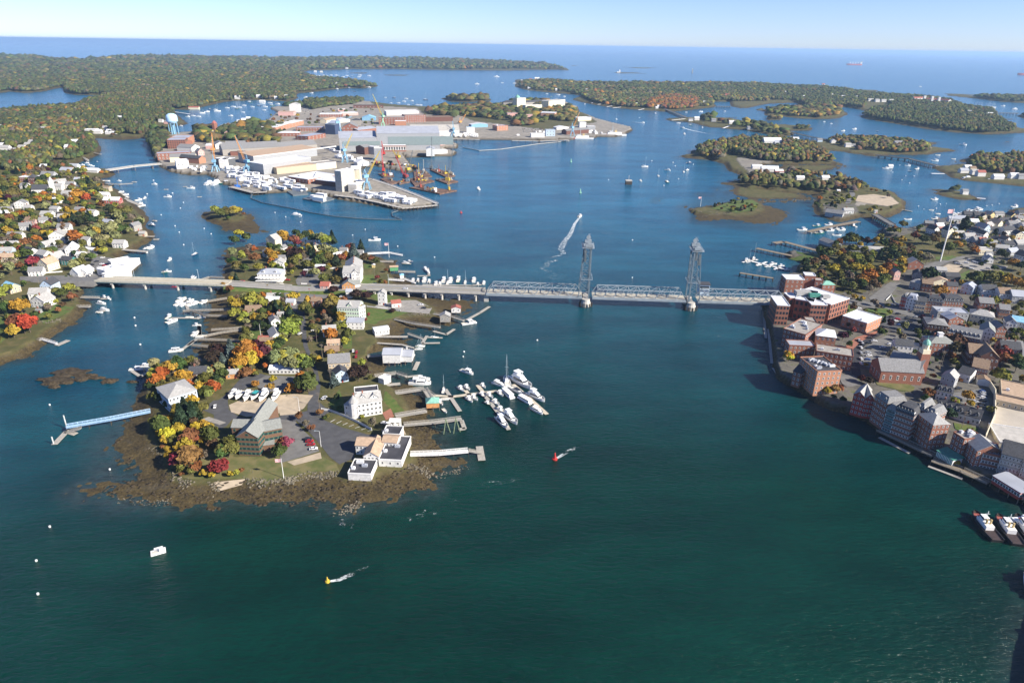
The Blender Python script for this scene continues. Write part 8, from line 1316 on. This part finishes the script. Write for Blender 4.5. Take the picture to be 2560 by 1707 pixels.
def scatter(kind, desc, cat, grp, polys, n, rot=None, z=4.3, sc=(1, 1)):
 f = {'t': trailer, 'b': truckbox, 'c': cont}[kind]; Q = [np.array([P(x, y, z)[:2] for x, y in pts(s)]) for s in polys]; placed = []
 for pl in Q:
  lo, hi = pl.min(0), pl.max(0); k = 0; t = 0
  while k < n and t < 4000:
   t += 1; c = lo + (hi - lo) * RNG.random(2)
   if sdist(c[None], pl)[0] < 1 or any(np.hypot(*(c - p_)) < 9 for p_ in placed): continue
   placed.append(c); o, _ = proto(kind, f); o.location = (c[0], c[1], z); o.rotation_euler = (0, 0, (rot if rot is not None else -.4) + (math.pi / 2 if random.random() < .25 else 0) + random.uniform(-.08, .08)); s_ = random.uniform(*sc); o.scale = (s_, s_, s_ * random.uniform(.9, 1.5)); reg(o, desc, cat, grp); k += 1
YD = ["M2 300,110 500,140 640,190 700,235 520,220 330,240 200,200", "S5 480,830 750,860 1100,870 1380,960 1520,1010 1330,1060 1000,1000 560,930", "M2 70,60 250,70 330,140 250,180 100,140"]
scatter('t', 'white flat-roofed site trailer', 'trailer', 'white site trailers of the shipyard', YD, 26, -.45, sc=(.8, 1.3)); scatter('c', 'pale steel container', 'container', 'containers of the shipyard', YD + ["S6 1300,1000 1700,960 1800,1100 1500,1100"], 12, -.45); scatter('t', 'white quayside trailer', 'trailer', 'trailers along the long quay', ["S4 1500,500 2300,520 2300,430 1900,420 1550,430"], 16, 0, sc=(.8, 1.3)); scatter('t', 'white yard trailer', 'trailer', 'trailers by the dry dock', ["S5 60,120 280,200 700,300 500,340 100,250"], 14, -.6, sc=(.8, 1.2)); scatter('b', 'white box truck', 'truck', 'box trucks of the shipyard', ["S6 1900,1100 2352,1200 2352,1300 1900,1250", "T3 20,960 300,985 600,900 420,880", "T3 700,910 850,930 780,950 700,940", "S6 800,960 1100,960 1060,1060 860,1030"], 9, .3)
CARC = dict(white=(.75, .75, .75), silver=(.42, .43, .45), black=(.02, .02, .022), red=(.38, .02, .02), blue=(.03, .07, .22), grey=(.12, .125, .13), green=(.03, .12, .07))
def car_body(col):
 m = MB(); prof = [(-2.2, .35), (-2.25, .75), (-2.1, .98), (-1.5, 1.02), (1.05, 1.0), (2.05, .85), (2.25, .6), (2.2, .35)]; V = [(x, s * (.88 if abs(x) < 2 else .78), z) for s in (-1, 1) for x, z in prof]; n = len(prof)
 m.add(V, [tuple(range(n)), tuple(range(n, 2 * n))[::-1]] + [(i, i + n, (i + 1) % n + n, (i + 1) % n) for i in range(n)]); m.box((-.45, 0, 1.42), (1.7, 1.3, .06)); return m.build('body', mat('car_paint_' + col, CARC[col], .25, var=.03, spec=.6))
def make_car(col):
 o = empty('parked_car', (0, 0, 0)); car_body(col).parent = o; V = [(-1.75, -.8, 1.0), (1.0, -.8, 1.0), (1.0, .8, 1.0), (-1.75, .8, 1.0), (-1.3, -.62, 1.4), (.35, -.62, 1.4), (.35, .62, 1.4), (-1.3, .62, 1.4)]
 MB().add(V, [(4, 5, 6, 7), (0, 1, 5, 4), (1, 2, 6, 5), (2, 3, 7, 6), (3, 0, 4, 7)]).build('window', GLASS, o)
 if 'wheel' not in PROT:
  w_ = MB().bar((0, -.1, 0), (0, .1, 0), .33, 0, 10).build('wheel', BLACKH); PROT['wheel'] = w_.data; bpy.data.objects.remove(w_)
 for x in (-1.35, 1.35):
  for y in (-.82, .82): k = link(bpy.data.objects.new('wheel', PROT['wheel'])); k.parent = o; k.location = (x, y, .33)
 return o
ncar = [0]
def car(c, x, y, rot, col=None, s=1.0, at=None):
 col = col or random.choice(['white', 'white', 'silver', 'black', 'grey', 'blue', 'red', 'silver']); o, _ = proto('car' + col, lambda: make_car(col)); p = GC(c, x, y) if at is None else at
 o.location = (p[0], p[1], p[2] + (.34 if at is None else .0)); o.rotation_euler = (0, 0, math.radians(rot)); o.scale = (s, s, s); reg(o, col + ' parked car', 'car', 'parked cars'); return o
for c, rot, s in (('B2', 12, "235,805,black 250,825,red 262,852,red 283,888,white"), ('B2', 100, "378,458,silver 645,75,red 640,112,red 615,65,white"), ('B2', 5, "880,672,white"), ('B1', 110, "1493,540,white"), ('Z6', 5, "220,905,red 1870,1025,white 2085,1255,white 2125,1300,black 980,1140,white 340,1080,grey 530,1050,red"), ('Z6', 20, "470,765,white 460,810,white 445,825,white 575,770,white 540,805,white 515,850,grey"),
                  ('M1', 25, "730,770,black 695,795,black 665,805,white 775,742,white 750,815,white 790,800,red 780,845,white 690,850,black 680,870,silver 760,885,black 650,885,red 740,900,blue 615,915,black 730,925,white 770,790,white 800,830,silver"), ('M2', 0, "200,920,red 1150,1000,white"), ('Z7', 70, "1510,540,white 1740,590,red 1850,1440,white 1250,285,black"), ('M4', 75, "985,1365,silver"),
                  ('M4', 0, "985,1125,white 1280,1165,black 1230,1190,black 1275,1205,red 1260,1220,white 1300,1235,black 1330,1250,silver 1290,1250,blue 1370,1225,black 1360,1190,grey 1350,1205,black 1420,1190,silver 1330,1230,black 1405,1290,black 1240,1100,silver 1340,1130,grey 1390,1150,grey 1065,1345,black 1060,1385,black 1060,1425,black 1055,1460,silver 1060,1480,white 1050,1510,blue 1165,1420,white 1220,1395,white 1240,1385,silver 1100,1370,white"),
                  ('M4', 85, "1005,1380,silver 1000,1420,white 1000,1460,silver 1002,1505,white 1000,1540,white 1010,1400,black"), ('Z8', -25, "440,850,white 340,830,grey 1290,900,white 1270,880,black 1320,905,silver 1430,890,white 1440,830,black 1470,850,white 1500,860,black 1530,875,white 1560,885,white 1590,895,silver 1620,905,white 1650,915,white 1450,960,black 1500,975,white 1370,950,black 1735,970,silver 1900,890,white"),
                  ('B3', 5, "1890,410,blue 1900,425,silver 1905,445,silver 1895,465,white 1900,490,black 1890,520,black 1690,475,silver 1670,465,white 1830,500,silver 1690,385,black 1540,370,grey 1880,540,black"), ('PX', 0, "435,719,red 540,722,black")):
 for t in s.split():
  a = t.split(','); x, y = float(a[0]), float(a[1])
  if c == 'PX': p = P(x, y, 7.2); car(c, x, y, rot, a[2], at=p)
  elif c == 'Z6' and 1000 < y < 1060 and x > 1300: car(c, x, y, 0, a[2], at=P(*c2(c, x, y), 8.1))
  else: car(c, x, y, rot + random.uniform(-6, 6), a[2])
def lot(c, a, b, n, rows_, rot, dx, dy):
 for j in range(rows_):
  for i in range(n):
   if random.random() < .15: continue
   car(c, a[0] + (b[0] - a[0]) * i / n + dx * j, a[1] + (b[1] - a[1]) * i / n + dy * j, rot)
lot('T3', (100, 895), (290, 890), 12, 3, 80, 4, 12); lot('T2', (410, 690), (560, 700), 7, 4, 60, -30, 18); 
CARS_N = 0
RK = mat('seaweed_rock', (.045, .034, .020), .95, var=.5, scale=.6, bump=.4)
def rock(c, x, y, rx, ry, h, desc='dark weed-covered rock', m_=RK):
 import bmesh
 p = P(*c2(c, x, y), 0); bm = bmesh.new(); bmesh.ops.create_icosphere(bm, subdivisions=3, radius=1); ph = random.random() * 9
 for v in bm.verts:
  d = v.co; k = 1 + .22 * math.sin(d.x * 5 + ph) * math.cos(d.y * 4 + ph) + .12 * math.sin(d.x * 13 + d.y * 11 + ph); v.co = Vector((d.x * rx * k, d.y * ry * k, max(-.3, d.z * h * (1 + .5 * math.sin(d.x * 9 + ph) * math.sin(d.y * 8)))))
 me = bpy.data.meshes.new('rock'); bm.to_mesh(me); bm.free(); me.materials.append(m_); o = link(bpy.data.objects.new('rock', me)); o.location = p; reg(o, desc, 'rock', 'weed-covered river rocks'); return o
for x, y, rx, ry in ((140, 310, 13, 5), (270, 245, 12, 7), (355, 300, 5, 4), (200, 275, 6, 6), (480, 292, 7, 2), (590, 318, 5, 4), (430, 268, 5, 1.6), (85, 345, 6, 2), (215, 330, 6, 2.5), (120, 370, 4, 2), (790, 327, 4, 1)): rock('B1', x, y, rx, ry, 1.3)
ST = mat('grey_riprap', (.13, .115, .085), .95, var=.4, scale=.5)
RIP = []
for s, n_, sz in (("B2 0,1150 200,1110 380,1095 470,1080", 150, .9), ("B1 1740,1160 1900,1180 2182,1170", 110, 1.0), ("B1 1120,1110 1200,1170 1290,1190", 60, .9), ("B1 1440,1180 1510,1210 1500,1250", 50, .9), ("B1 650,1330 1000,1360 1150,1320", 120, .6), ("B1 960,850 1020,930 1040,990", 40, .6), ("B2 1290,1110 1450,1085 1570,1040", 120, .8), ("B2 1080,1020 1200,1060 1260,1110", 60, 1.0), ("B2 480,1420 560,1400 640,1340", 90, 1.0), ("Z6 1900,1380 2050,1370 2240,1385", 80, .9), ("M1 300,1215 380,1225 450,1200", 50, 1.0), ("M3 1650,370 1720,390 1860,395", 60, 1.1), ("M3 1740,430 1800,410 1930,400 M4 40,400", 90, 1.0), ("M4 240,315 400,308 640,300", 120, 1.2), ("B1 2000,560 1800,900 1850,1300 2182,1350", 30, .5)):
 q = [G(x, y) for x, y in pts(s)]; T = [np.linalg.norm(b - a) for a, b in zip(q[:-1], q[1:])]; tt = sum(T)
 for i in range(n_):
  u = random.random() * tt; k = 0
  while u > T[k] and k < len(T) - 1: u -= T[k]; k += 1
  c = q[k] + (q[k + 1] - q[k]) * u / T[k]; c = c[:2] + RNG.normal(size=2) * 1.5; RIP.append((c[0], c[1], sz * random.uniform(.3, .85)))
RP = np.array(RIP); zr = height(RP[:, :2])[0]; V0, F0 = blob_template(); n_ = len(RP); V = V0[None] * (1 + .3 * RNG.normal(size=(n_, len(V0), 1)).clip(-1, 1)) * RP[:, 2][:, None, None] * np.array([1, 1, .7]) + np.c_[RP[:, :2], zr][:, None, :]
o = link(bpy.data.objects.new('rubble', fastmesh('rubble', V.reshape(-1, 3), (F0[None] + (np.arange(n_) * len(V0))[:, None, None]).reshape(-1, 3), ST))); tag(o, 'grey boulders and rubble scattered along the shore edges', 'rubble', kind='stuff')
PLs = W("B1 600,860 700,800 900,860 1100,1130 1500,1200 2182,1180 2182,1440 1500,1420 800,1370 640,1320 400,1250 820,1130 660,1000"); PL2 = W("B2 0,1140 500,1090 800,1160 1050,1060 1100,700 1370,700 1350,880 1570,950 1580,1040 1290,1130 1230,1250 1030,1300 650,1350 500,1437 0,1340"); K = []
while len(K) < 800:
 pl = PLs if random.random() < .5 else PL2; c = pl.min(0) + (pl.max(0) - pl.min(0)) * RNG.random(2)
 if sdist(c[None], pl)[0] > 0 and vnoise(c[None], 11, 6)[0] > .35: K.append((c[0], c[1], random.uniform(.3, .95)))
K = np.array(K); zk = height(K[:, :2]); ok = (zk[1] > .3) & (zk[0] > -.5); K = K[ok]; zz = zk[0][ok]; n_ = len(K)
V = V0[None] * (1 + .35 * RNG.normal(size=(n_, len(V0), 1)).clip(-1, 1)) * K[:, 2][:, None, None] * np.array([1.3, 1, .5]) + np.c_[K[:, :2], zz][:, None, :]
o = link(bpy.data.objects.new('seaweed_rubble', fastmesh('seaweed_rubble', V.reshape(-1, 3), (F0[None] + (np.arange(n_) * len(V0))[:, None, None]).reshape(-1, 3), RK))); tag(o, 'brown weed-covered stones of the tidal ledge', 'rubble', kind='stuff')
fm, n, b, N, Lk = nodes('foam'); b.inputs['Base Color'].default_value = (.75, .80, .80, 1); b.inputs['Roughness'].default_value = .7; geo = N.new('ShaderNodeNewGeometry'); no = noise(N, Lk, geo.outputs['Position'], .32, 6, .8); at = attr(N, 'cover'); mm = N.new('ShaderNodeMath'); mm.operation = 'ADD'; Lk.new(no.outputs['Fac'], mm.inputs[0]); Lk.new(at, mm.inputs[1]); Lk.new(maprange2(N, Lk, mm.outputs[0], .95, 1.15, 0, .95), b.inputs['Alpha'])
def foam(desc, s, w0, w1, c0, c1, name='boat_wake'):
 q = [P(x, y, .06) for x, y in pts(s)]; n_ = len(q) * 6; t = np.linspace(0, len(q) - 1, n_); Q = np.array([q[min(int(a), len(q) - 2)] * (1 - (a - min(int(a), len(q) - 2))) + q[min(int(a), len(q) - 2) + 1] * (a - min(int(a), len(q) - 2)) for a in t]); V = []; cv = []; Fc = []
 for i in range(n_):
  d = Q[min(i + 1, n_ - 1)] - Q[max(i - 1, 0)]; d = d[:2] / (np.linalg.norm(d[:2]) + 1e-9); nn = np.array([-d[1], d[0]]); f = i / (n_ - 1); w_ = w0 + (w1 - w0) * f
  for sg, cc in ((-1, 0), (-.4, 1), (.4, 1), (1, 0)): xy = Q[i][:2] + nn * sg * w_; V.append((xy[0], xy[1], .07)); cv.append((c0 + (c1 - c0) * f) * cc + .18 * cc)
 for i in range(n_ - 1):
  for j in range(3): Fc.append((4 * i + j, 4 * i + j + 1, 4 * i + j + 5, 4 * i + j + 4))
 o = link(bpy.data.objects.new(name, fastmesh(name, V, Fc, fm, attrs={'cover': ('POINT', np.array(cv))}))); tag(o, desc, 'foam', kind='stuff')
foam('white zigzag wake of the speeding motorboat', "M3 815,428 775,480 755,530 735,570 700,610 680,650", 2.6, 8, .40, .30); foam('lower curl of the motorboat wake', "M3 680,650 668,672 692,702 660,720 580,740", 8, 4, .32, .26); foam('fading tail of the motorboat wake', "M3 640,755 560,775 580,800 520,815 560,835 625,850 630,870 580,880 630,900", 6, 5, .28, .2); foam('faint foam line below the bridge', "M3 500,1180 440,1250 350,1310 300,1360", 4, 3, .12, .08)
foam('straight white wake of the far cruiser', "T3 1560,880 1650,905 1800,935 1950,960", 3, 8, .6, .15); foam('short wake of the far lobster boat', "T3 1180,835 1080,822", 3, 5, .5, .2); foam('white water behind the red buoy', "B2 2310,960 2340,950 2420,900 2500,860 2600,830", 1.2, 4, .5, .1); foam('white water behind the yellow buoy', "PX 826,1452 850,1448 900,1425 960,1412", 1.0, 4, .5, .1); foam('small workboat wake', "M2 625,430 660,432", 2, 3, .5, .2)
for s_ in ("B2 500,1480 560,1500 620,1535", "B2 520,1500 580,1540", "B2 1080,1470 1180,1440 1260,1430 1340,1400", "B2 1690,1180 1740,1165 1850,1165 1950,1140 2000,1125", "B2 1190,1420 1280,1370", "B2 1460,1320 1475,1325", "M3 1830,1335 1885,1318", "B2 1700,1195 1760,1190", "T3 400,272 455,272", "T3 950,325 1400,332", "T3 1450,372 1560,370", "T3 1640,380 1710,385", "T2 2210,415 2300,412"): foam('flecks of white tide-rip foam', s_, 3.4, 3.4, .24, .19, "foam")
# ==== individually placed trees  (x,y foot, height m, colour, [shape])
random.seed(11)
def T(s, grow=1.0):
 for x, y, ex, t in rows(s): tree(x, y, float(t[0]) * grow, t[1], t[2] if len(t) > 2 else None, float(t[3]) if len(t) > 3 else None)
T("""B1 985,230 11 willow tall; 1040,320 12 orange round; 1000,360 10 orange; 1110,270 13 gold wide; 1190,240 14 green wide; 1240,350 13 orange wide; 1170,330 10 bare; 1130,400 12 olive wide 1.2; 1230,390 9 green; 1060,400 9 olive; 1280,380 8 orange; 940,480 5 olive; 1340,215 9 bare; 1480,420 11 orange; 1560,300 10 green; 1540,250 10 willow; 1430,470 11 olive; 1450,440 8 gold; 1550,370 8 olive; 1500,390 8 willow; 1350,370 7 willow
B1 1530,190 14 bronze wide 1.15; 1640,150 17 blue spruce; 1570,220 13 blue spruce; 1770,150 19 gold round; 1720,230 16 yellow wide; 1800,210 15 yellow round; 1850,150 13 orange; 1760,280 9 rust wide 1.3; 1700,260 9 lime; 1830,270 6 gold; 1925,220 6 orange; 1910,130 13 maroon wide; 1840,280 5 olive; 2010,190 15 willow wide; 2080,180 14 lime round; 2130,160 14 willow
B1 1050,760 13 green wide; 1000,720 10 olive; 1100,830 10 yellow round; 1190,790 10 gold tall; 1170,640 10 lime spruce 1.5; 1210,700 15 pine spruce; 1250,640 15 pine spruce; 1310,670 14 pine spruce; 1340,650 12 dark spruce; 1390,600 9 olive; 1340,740 7 yellow; 1400,730 8 gold; 1460,790 9 olive; 1470,840 11 green round; 1270,870 13 rust round; 1250,920 10 gold; 1320,850 9 red; 1280,1060 14 rust tall 1.5; 1210,1050 12 red round; 1340,1090 7 red; 1210,830 8 lime; 1130,800 7 gold
B1 1535,1105 10 red round 1.3; 1610,965 14 olive wide; 1560,980 10 green; 1660,920 12 olive; 2055,960 9 green wide; 2110,880 8 crimson wide; 1470,1140 4 yellow; 1620,1130 4 yellow; 1680,1120 4 lime; 1400,1130 5 gold; 1300,1110 5 olive; 1720,1090 3 rust; 1840,370 6 gold wide; 1990,330 6 gold; 1970,410 8 gold airy; 2150,410 8 orange
B2 90,240 14 willow wide; 150,210 13 lime; 190,220 15 lime round; 230,230 13 green round; 240,400 16 green round 1.2; 190,320 9 orange; 90,410 8 orange; 160,415 6 rust; 455,360 11 blue spruce; 660,310 13 bronze wide 1.25; 425,110 7 gold; 505,110 5 lime tall; 535,112 5 lime tall; 180,640 7 rust airy; 220,700 6 bare airy; 260,740 6 rust airy; 335,600 5 rust; 400,620 3 olive; 375,640 3 green; 790,700 8 bare airy; 690,190 7 lime; 480,480 6 dark; 500,560 4 green; 30,860 7 red; 690,625 3 lime; 760,300 4 olive
Z7 400,890 15 bronze wide; 330,780 9 bronze; 1380,580 17 lime wide 1.15; 1480,420 11 olive; 1000,380 10 olive; 1250,380 6 green; 1940,640 13 orange wide; 2200,600 10 olive wide; 1950,840 6 orange; 600,330 12 lime; 730,330 9 lime; 620,200 12 gold; 560,120 9 gold; 860,140 14 lime wide 1.2; 960,150 12 lime; 1000,170 11 lime wide; 1180,230 11 pine spruce; 1260,270 11 dark spruce; 1370,290 9 pine spruce 1.4; 1120,230 8 dark; 1430,90 11 yellow wide; 990,270 8 green; 1080,300 5 lime; 680,380 6 lime
Z7 1590,250 13 olive wide; 1640,280 11 green; 1620,120 9 yellow; 1920,250 15 olive round; 1850,300 8 rust wide; 1960,190 15 lime; 2000,300 11 gold; 1900,200 10 bare; 2080,400 13 gold; 2030,300 12 lime; 2140,460 8 lime; 1700,480 7 olive; 1790,180 8 bare; 1960,80 9 rust; 970,420 3 olive; 830,850 3 green; 1330,1400 1 green""")
T("""Z6 160,350 14 orange tall 1.3; 200,380 11 gold; 320,410 13 crimson wide; 370,440 11 crimson; 400,360 12 olive; 340,290 10 dark; 470,340 13 dark wide; 540,300 10 gold; 570,370 11 dark; 500,470 8 gold; 440,460 9 bare; 700,390 15 willow wide; 640,370 12 willow; 760,420 15 lime; 850,400 17 pine spruce; 330,620 17 bronze wide 1.1; 270,560 12 rust; 400,580 12 brown; 300,700 11 olive; 40,640 13 orange; -30,600 14 orange; 0,690 9 orange; 750,560 15 willow wide; 850,580 14 willow wide; 650,680 13 green wide; 720,690 12 green; 800,660 13 olive; 900,700 12 pine spruce 1.3; 960,660 11 rust; 1010,640 9 orange; 1040,600 10 gold
Z6 1100,480 9 red wide 1.3; 1060,500 6 rust; 1145,600 17 blue spruce 1.2; 1250,490 13 pine spruce; 1300,650 11 brown wide; 1390,660 9 rust; 1460,680 9 green; 1350,640 8 dark; 580,740 7 olive; 790,780 8 olive; 740,950 12 olive wide; 800,760 8 gold; 900,960 10 olive; 920,800 6 rust; 1055,950 8 maroon wide; 1530,970 7 olive wide; 1580,970 6 rust; 1480,900 6 crimson; 1600,790 5 rust; 280,830 6 lime; 160,880 6 green; 870,1100 9 bronze wide 1.2; 1190,1170 11 bronze wide 1.1; 1325,1180 9 bronze wide 1.2; 1685,1350 4 bronze wide 1.6; 1310,1480 4 crimson tall; 1350,1410 4 crimson tall; 1030,740 3 olive
M2 150,640 12 green; 230,620 13 green; 180,590 12 gold; 130,740 13 willow; 200,760 13 lime; 160,840 12 olive; 300,780 13 rust wide; 320,840 10 lime; 120,920 7 gold; 155,920 9 pine; 260,700 12 bare; 220,850 11 green; 60,980 9 gold; 110,1000 8 rust; 390,960 3 gold; 240,740 11 brown; 130,800 12 green; 290,700 10 orange""")
T("""M1 100,300 18 olive wide; 60,220 12 olive; 290,330 12 orange wide; 380,330 13 gold; 350,380 13 willow; 600,320 22 orange wide 1.1; 540,340 12 orange; 660,330 17 orange; 690,370 10 rust; 770,370 13 rust; 740,300 12 lime; 830,410 15 dark wide; 880,430 15 olive wide; 960,420 15 olive wide; 560,480 15 pine; 520,500 12 dark; 620,500 15 dark wide; 700,490 14 dark wide; 740,560 15 willow wide; 840,570 17 willow wide 1.1; 920,560 14 green; 780,640 15 willow wide 1.2; 880,610 13 willow; 1000,470 12 bare; 1060,490 12 willow; 700,600 13 willow; 580,640 19 orange tall 1.2; 490,320 9 green; 165,430 10 orange wide; 250,445 10 green wide; 70,480 8 lime; 80,520 12 olive; 30,620 11 olive; 380,500 9 maroon; 280,540 10 crimson wide; 175,500 7 red; 400,600 13 gold wide; 340,580 10 gold; 280,630 11 orange; 200,650 11 rust; 155,700 9 red tall; 260,810 13 red wide 1.1; 320,700 10 blue; 90,870 15 willow; 200,850 8 green; 0,860 11 red; -10,780 10 red; 640,760 10 willow wide; 540,780 7 pine; 710,660 6 lime; 790,710 9 lime wide; 740,700 7 gold; 500,890 3 green; 530,1000 10 lime wide; 470,1040 10 green wide; 545,1070 10 rust wide; 430,1020 9 olive; 590,1000 6 willow; 150,1280 15 rust round 1.2; 230,1300 17 orange wide; 170,1160 15 orange wide; 110,1340 12 gold round; 190,1310 10 green; 50,1160 12 green; 20,1060 14 lime; 60,1020 12 lime; 270,1200 8 green; 0,1330 8 green; 400,1070 4 green; 60,1130 10 olive
M1 120,100 14 willow; 60,80 13 willow; 230,90 13 orange; 190,70 11 olive; 330,100 9 olive; 30,40 13 olive; 80,330 9 lime; 20,340 8 gold; 520,110 10 gold; 560,100 9 gold; 660,185 10 pine; 690,220 10 olive; 770,110 8 orange; 810,110 7 gold; 600,150 7 olive; 450,120 7 olive; 510,200 6 brown; 560,250 7 gold; 640,240 11 lime; 700,270 11 lime; 760,240 10 willow; 400,180 7 brown; 0,380 8 orange; 20,300 8 gold; 120,230 8 olive; 370,430 5 gold; 450,430 6 gold; 560,420 9 gold; 640,430 8 olive; 40,560 10 brown; 130,540 10 olive; 500,620 10 bare; 640,700 6 olive; 420,350 5 gold; 200,290 9 olive; 340,190 8 dark; 430,300 8 gold; 840,500 8 olive; 900,500 10 willow; 980,560 9 willow; 660,560 10 willow; 600,570 9 dark""")
T("""M4 880,640 13 dark wide; 960,640 15 dark wide 1.1; 1040,650 14 bronze wide; 920,600 11 dark; 760,740 14 olive wide; 810,690 11 olive; 870,800 14 olive wide; 950,780 14 lime wide; 1030,760 13 olive; 1080,740 11 lime; 1140,750 12 pine; 700,870 13 bare wide; 780,880 15 gold wide; 830,920 14 olive wide; 900,930 15 bare; 960,870 16 gold wide; 1000,960 15 gold wide; 1060,930 16 orange wide; 1130,900 16 gold wide; 1190,870 15 orange wide; 1240,860 13 orange wide; 1040,870 15 gold; 1150,960 13 olive; 930,990 11 olive; 1060,1010 10 bare; 850,980 12 dark; 720,950 11 dark; 1180,930 12 olive; 680,900 10 bare; 1100,980 11 brown; 990,830 14 olive
M4 1240,760 14 dark wide; 1290,750 14 olive wide; 1340,740 13 brown wide; 1380,770 13 dark; 1240,690 12 olive; 1300,640 12 gold; 1270,560 10 olive; 1210,560 10 lime; 1310,520 13 olive; 1250,540 9 rust; 1400,610 13 rust wide; 1460,640 14 dark wide; 1540,640 14 rust wide; 1490,780 14 bare airy 1.2; 1600,700 14 dark wide; 1660,710 15 olive wide; 1720,680 13 orange wide; 1760,600 10 olive; 1570,600 11 brown; 1700,590 9 gold; 1775,530 17 pine spruce 1.5; 1780,480 9 dark; 1890,490 9 lime; 1910,500 8 olive; 2070,590 9 bronze; 2220,560 12 gold; 1820,680 10 bare; 1850,710 11 orange; 1960,650 10 lime; 2000,680 10 gold; 2060,750 13 dark wide; 2140,820 13 gold wide; 2200,840 13 dark wide
M4 1510,920 17 dark round; 1480,890 12 dark; 1850,950 17 green tall 1.3; 1970,950 18 olive wide 1.1; 2090,970 17 yellow wide 1.1; 2170,990 16 gold wide; 2040,930 14 lime; 2210,960 12 lime; 1590,1035 13 gold wide 1.2; 1760,950 7 gold; 1655,960 8 orange; 1860,1100 12 olive; 1940,1120 10 green; 2010,1090 9 lime; 2090,1110 9 gold; 2160,1150 8 olive; 1690,1440 17 brown round; 1870,1200 9 olive; 1490,1340 8 green wide; 1420,1330 8 green; 1790,1410 6 green; 2060,1500 13 red round; 2160,1560 12 green; 2210,1130 9 olive; 1960,1230 7 bare; 2030,1260 6 gold; 1440,1360 6 green; 860,1360 8 maroon wide; 940,1310 7 crimson; 1000,1290 9 bronze; 450,1510 9 yellow; 1010,1060 5 gold; 950,1050 6 gold; 910,1030 6 olive; 1210,1170 6 lime; 1110,1150 5 olive; 1150,1290 4 rust; 1230,1470 8 bare airy; 640,1100 1 green
M4 850,330 11 lime wide; 900,310 12 lime; 940,320 10 lime; 790,310 9 olive; 690,370 9 willow; 660,350 8 green; 1060,400 9 gold; 1100,380 9 olive; 1225,370 5 dark; 1150,390 5 rust; 930,210 13 brown tall; 980,200 13 brown wide; 870,200 7 red; 870,230 12 rust tall; 800,215 9 dark; 1080,240 6 rust; 1200,260 4 dark; 120,370 7 orange round; 200,370 6 lime; 155,360 5 green; 20,360 3 orange; 220,350 4 olive
B3 240,150 8 yellow wide; 620,420 8 rust wide 1.3; 660,410 7 red; 560,430 7 gold; 860,330 7 maroon wide; 930,350 7 bronze wide; 1660,110 14 brown; 2060,190 12 red round; 2040,330 13 lime round; 2170,240 12 dark; 2000,300 9 green; 1420,460 9 rust wide; 1400,490 6 green; 1760,490 9 gold wide; 1790,540 6 gold; 1600,640 9 pine round; 1660,1040 5 gold; 1960,590 6 olive; 700,500 5 dark; 620,470 4 dark; 1790,770 5 olive; 1090,130 7 bare; 900,200 4 gold; 1310,90 5 green; 1500,160 4 green; 1700,330 4 rust
PX 555,545 14 olive wide 1.2; 572,543 15 olive wide 1.2; 590,540 15 gold wide 1.2; 540,535 13 lime wide 1.2; 563,533 10 olive; 583,530 9 gold; 600,536 9 rust; 572,550 6 green; 610,540 6 rust""")
fill("M1 0,60 560,60 700,130 800,250 850,350 1050,450 1080,560 900,650 740,800 520,860 300,880 0,860", 290, 7, 13, 'town', 5); fill("M1 -300,60 0,60 0,1400 -300,1500", 110, 8, 15, 'town'); fill("M1 0,880 300,960 420,1080 560,1110 300,1250 90,1380 0,1400", 22, 3, 8, 'town')
fill("Z8 620,420 1200,360 1700,220 2240,210 2700,250 2700,1500 2240,1500 1700,1300 1560,700 1000,560", 150, 4, 9, 'town', 8); fill("M4 1500,1200 2231,1100 2600,1100 2600,1568 1700,1568", 60, 4, 8, 'town', 9); fill("B3 1300,100 2250,100 2250,360 1640,600 1500,400", 22, 3, 7, 'town', 9)
fill("M4 540,860 640,740 900,640 1300,620 1500,780 1300,870 1000,1010 800,1000", 60, 8, 14, 'park', 6); fill("Z6 -100,450 60,380 560,300 900,420 900,760 560,900 40,880", 45, 6, 12, 'town', 5); fill("Z7 560,60 1000,20 1400,100 1450,600 1000,1000 500,1060 560,400", 55, 5, 11, 'town', 5); fill("Z7 1600,100 2240,100 2240,760 1700,1000 1640,600", 30, 4, 9, 'town', 5)
fill("B1 930,300 1450,160 1550,400 1350,600 1100,620 960,500", 26, 6, 11, 'town', 4); fill("B1 960,700 1150,640 1450,720 1500,880 1250,1140 1130,1130 1060,940", 26, 3, 8, 'shrub', 3.5); fill("T1 780,920 1060,900 1280,960 900,980", 14, 6, 12, 'town'); fill("M4 660,330 900,190 1220,250 1240,300 1000,240 850,330 760,420", 26, 4, 10, 'town', 5)
fill("M3 1680,345 1850,340 1930,330 M4 60,300 230,330 200,390 60,400 0,400", 26, 3, 7, 'town', 3); fill("M4 900,1050 1500,1180 1900,1100 2231,1100 2231,1568 1200,1568 900,1420", 90, 4, 9, 'town', 8); fill("S6 870,300 2352,250 2352,700 1400,560 900,560", 40, 7, 13, 'park', 8); fill("T2 60,780 1100,700 1100,900 450,860 420,960 80,880", 50, 7, 13, 'park', 14)
plant_trees()
build_woods()
finish_labels()
print('objects', len(bpy.data.objects), 'registered', len(REG))
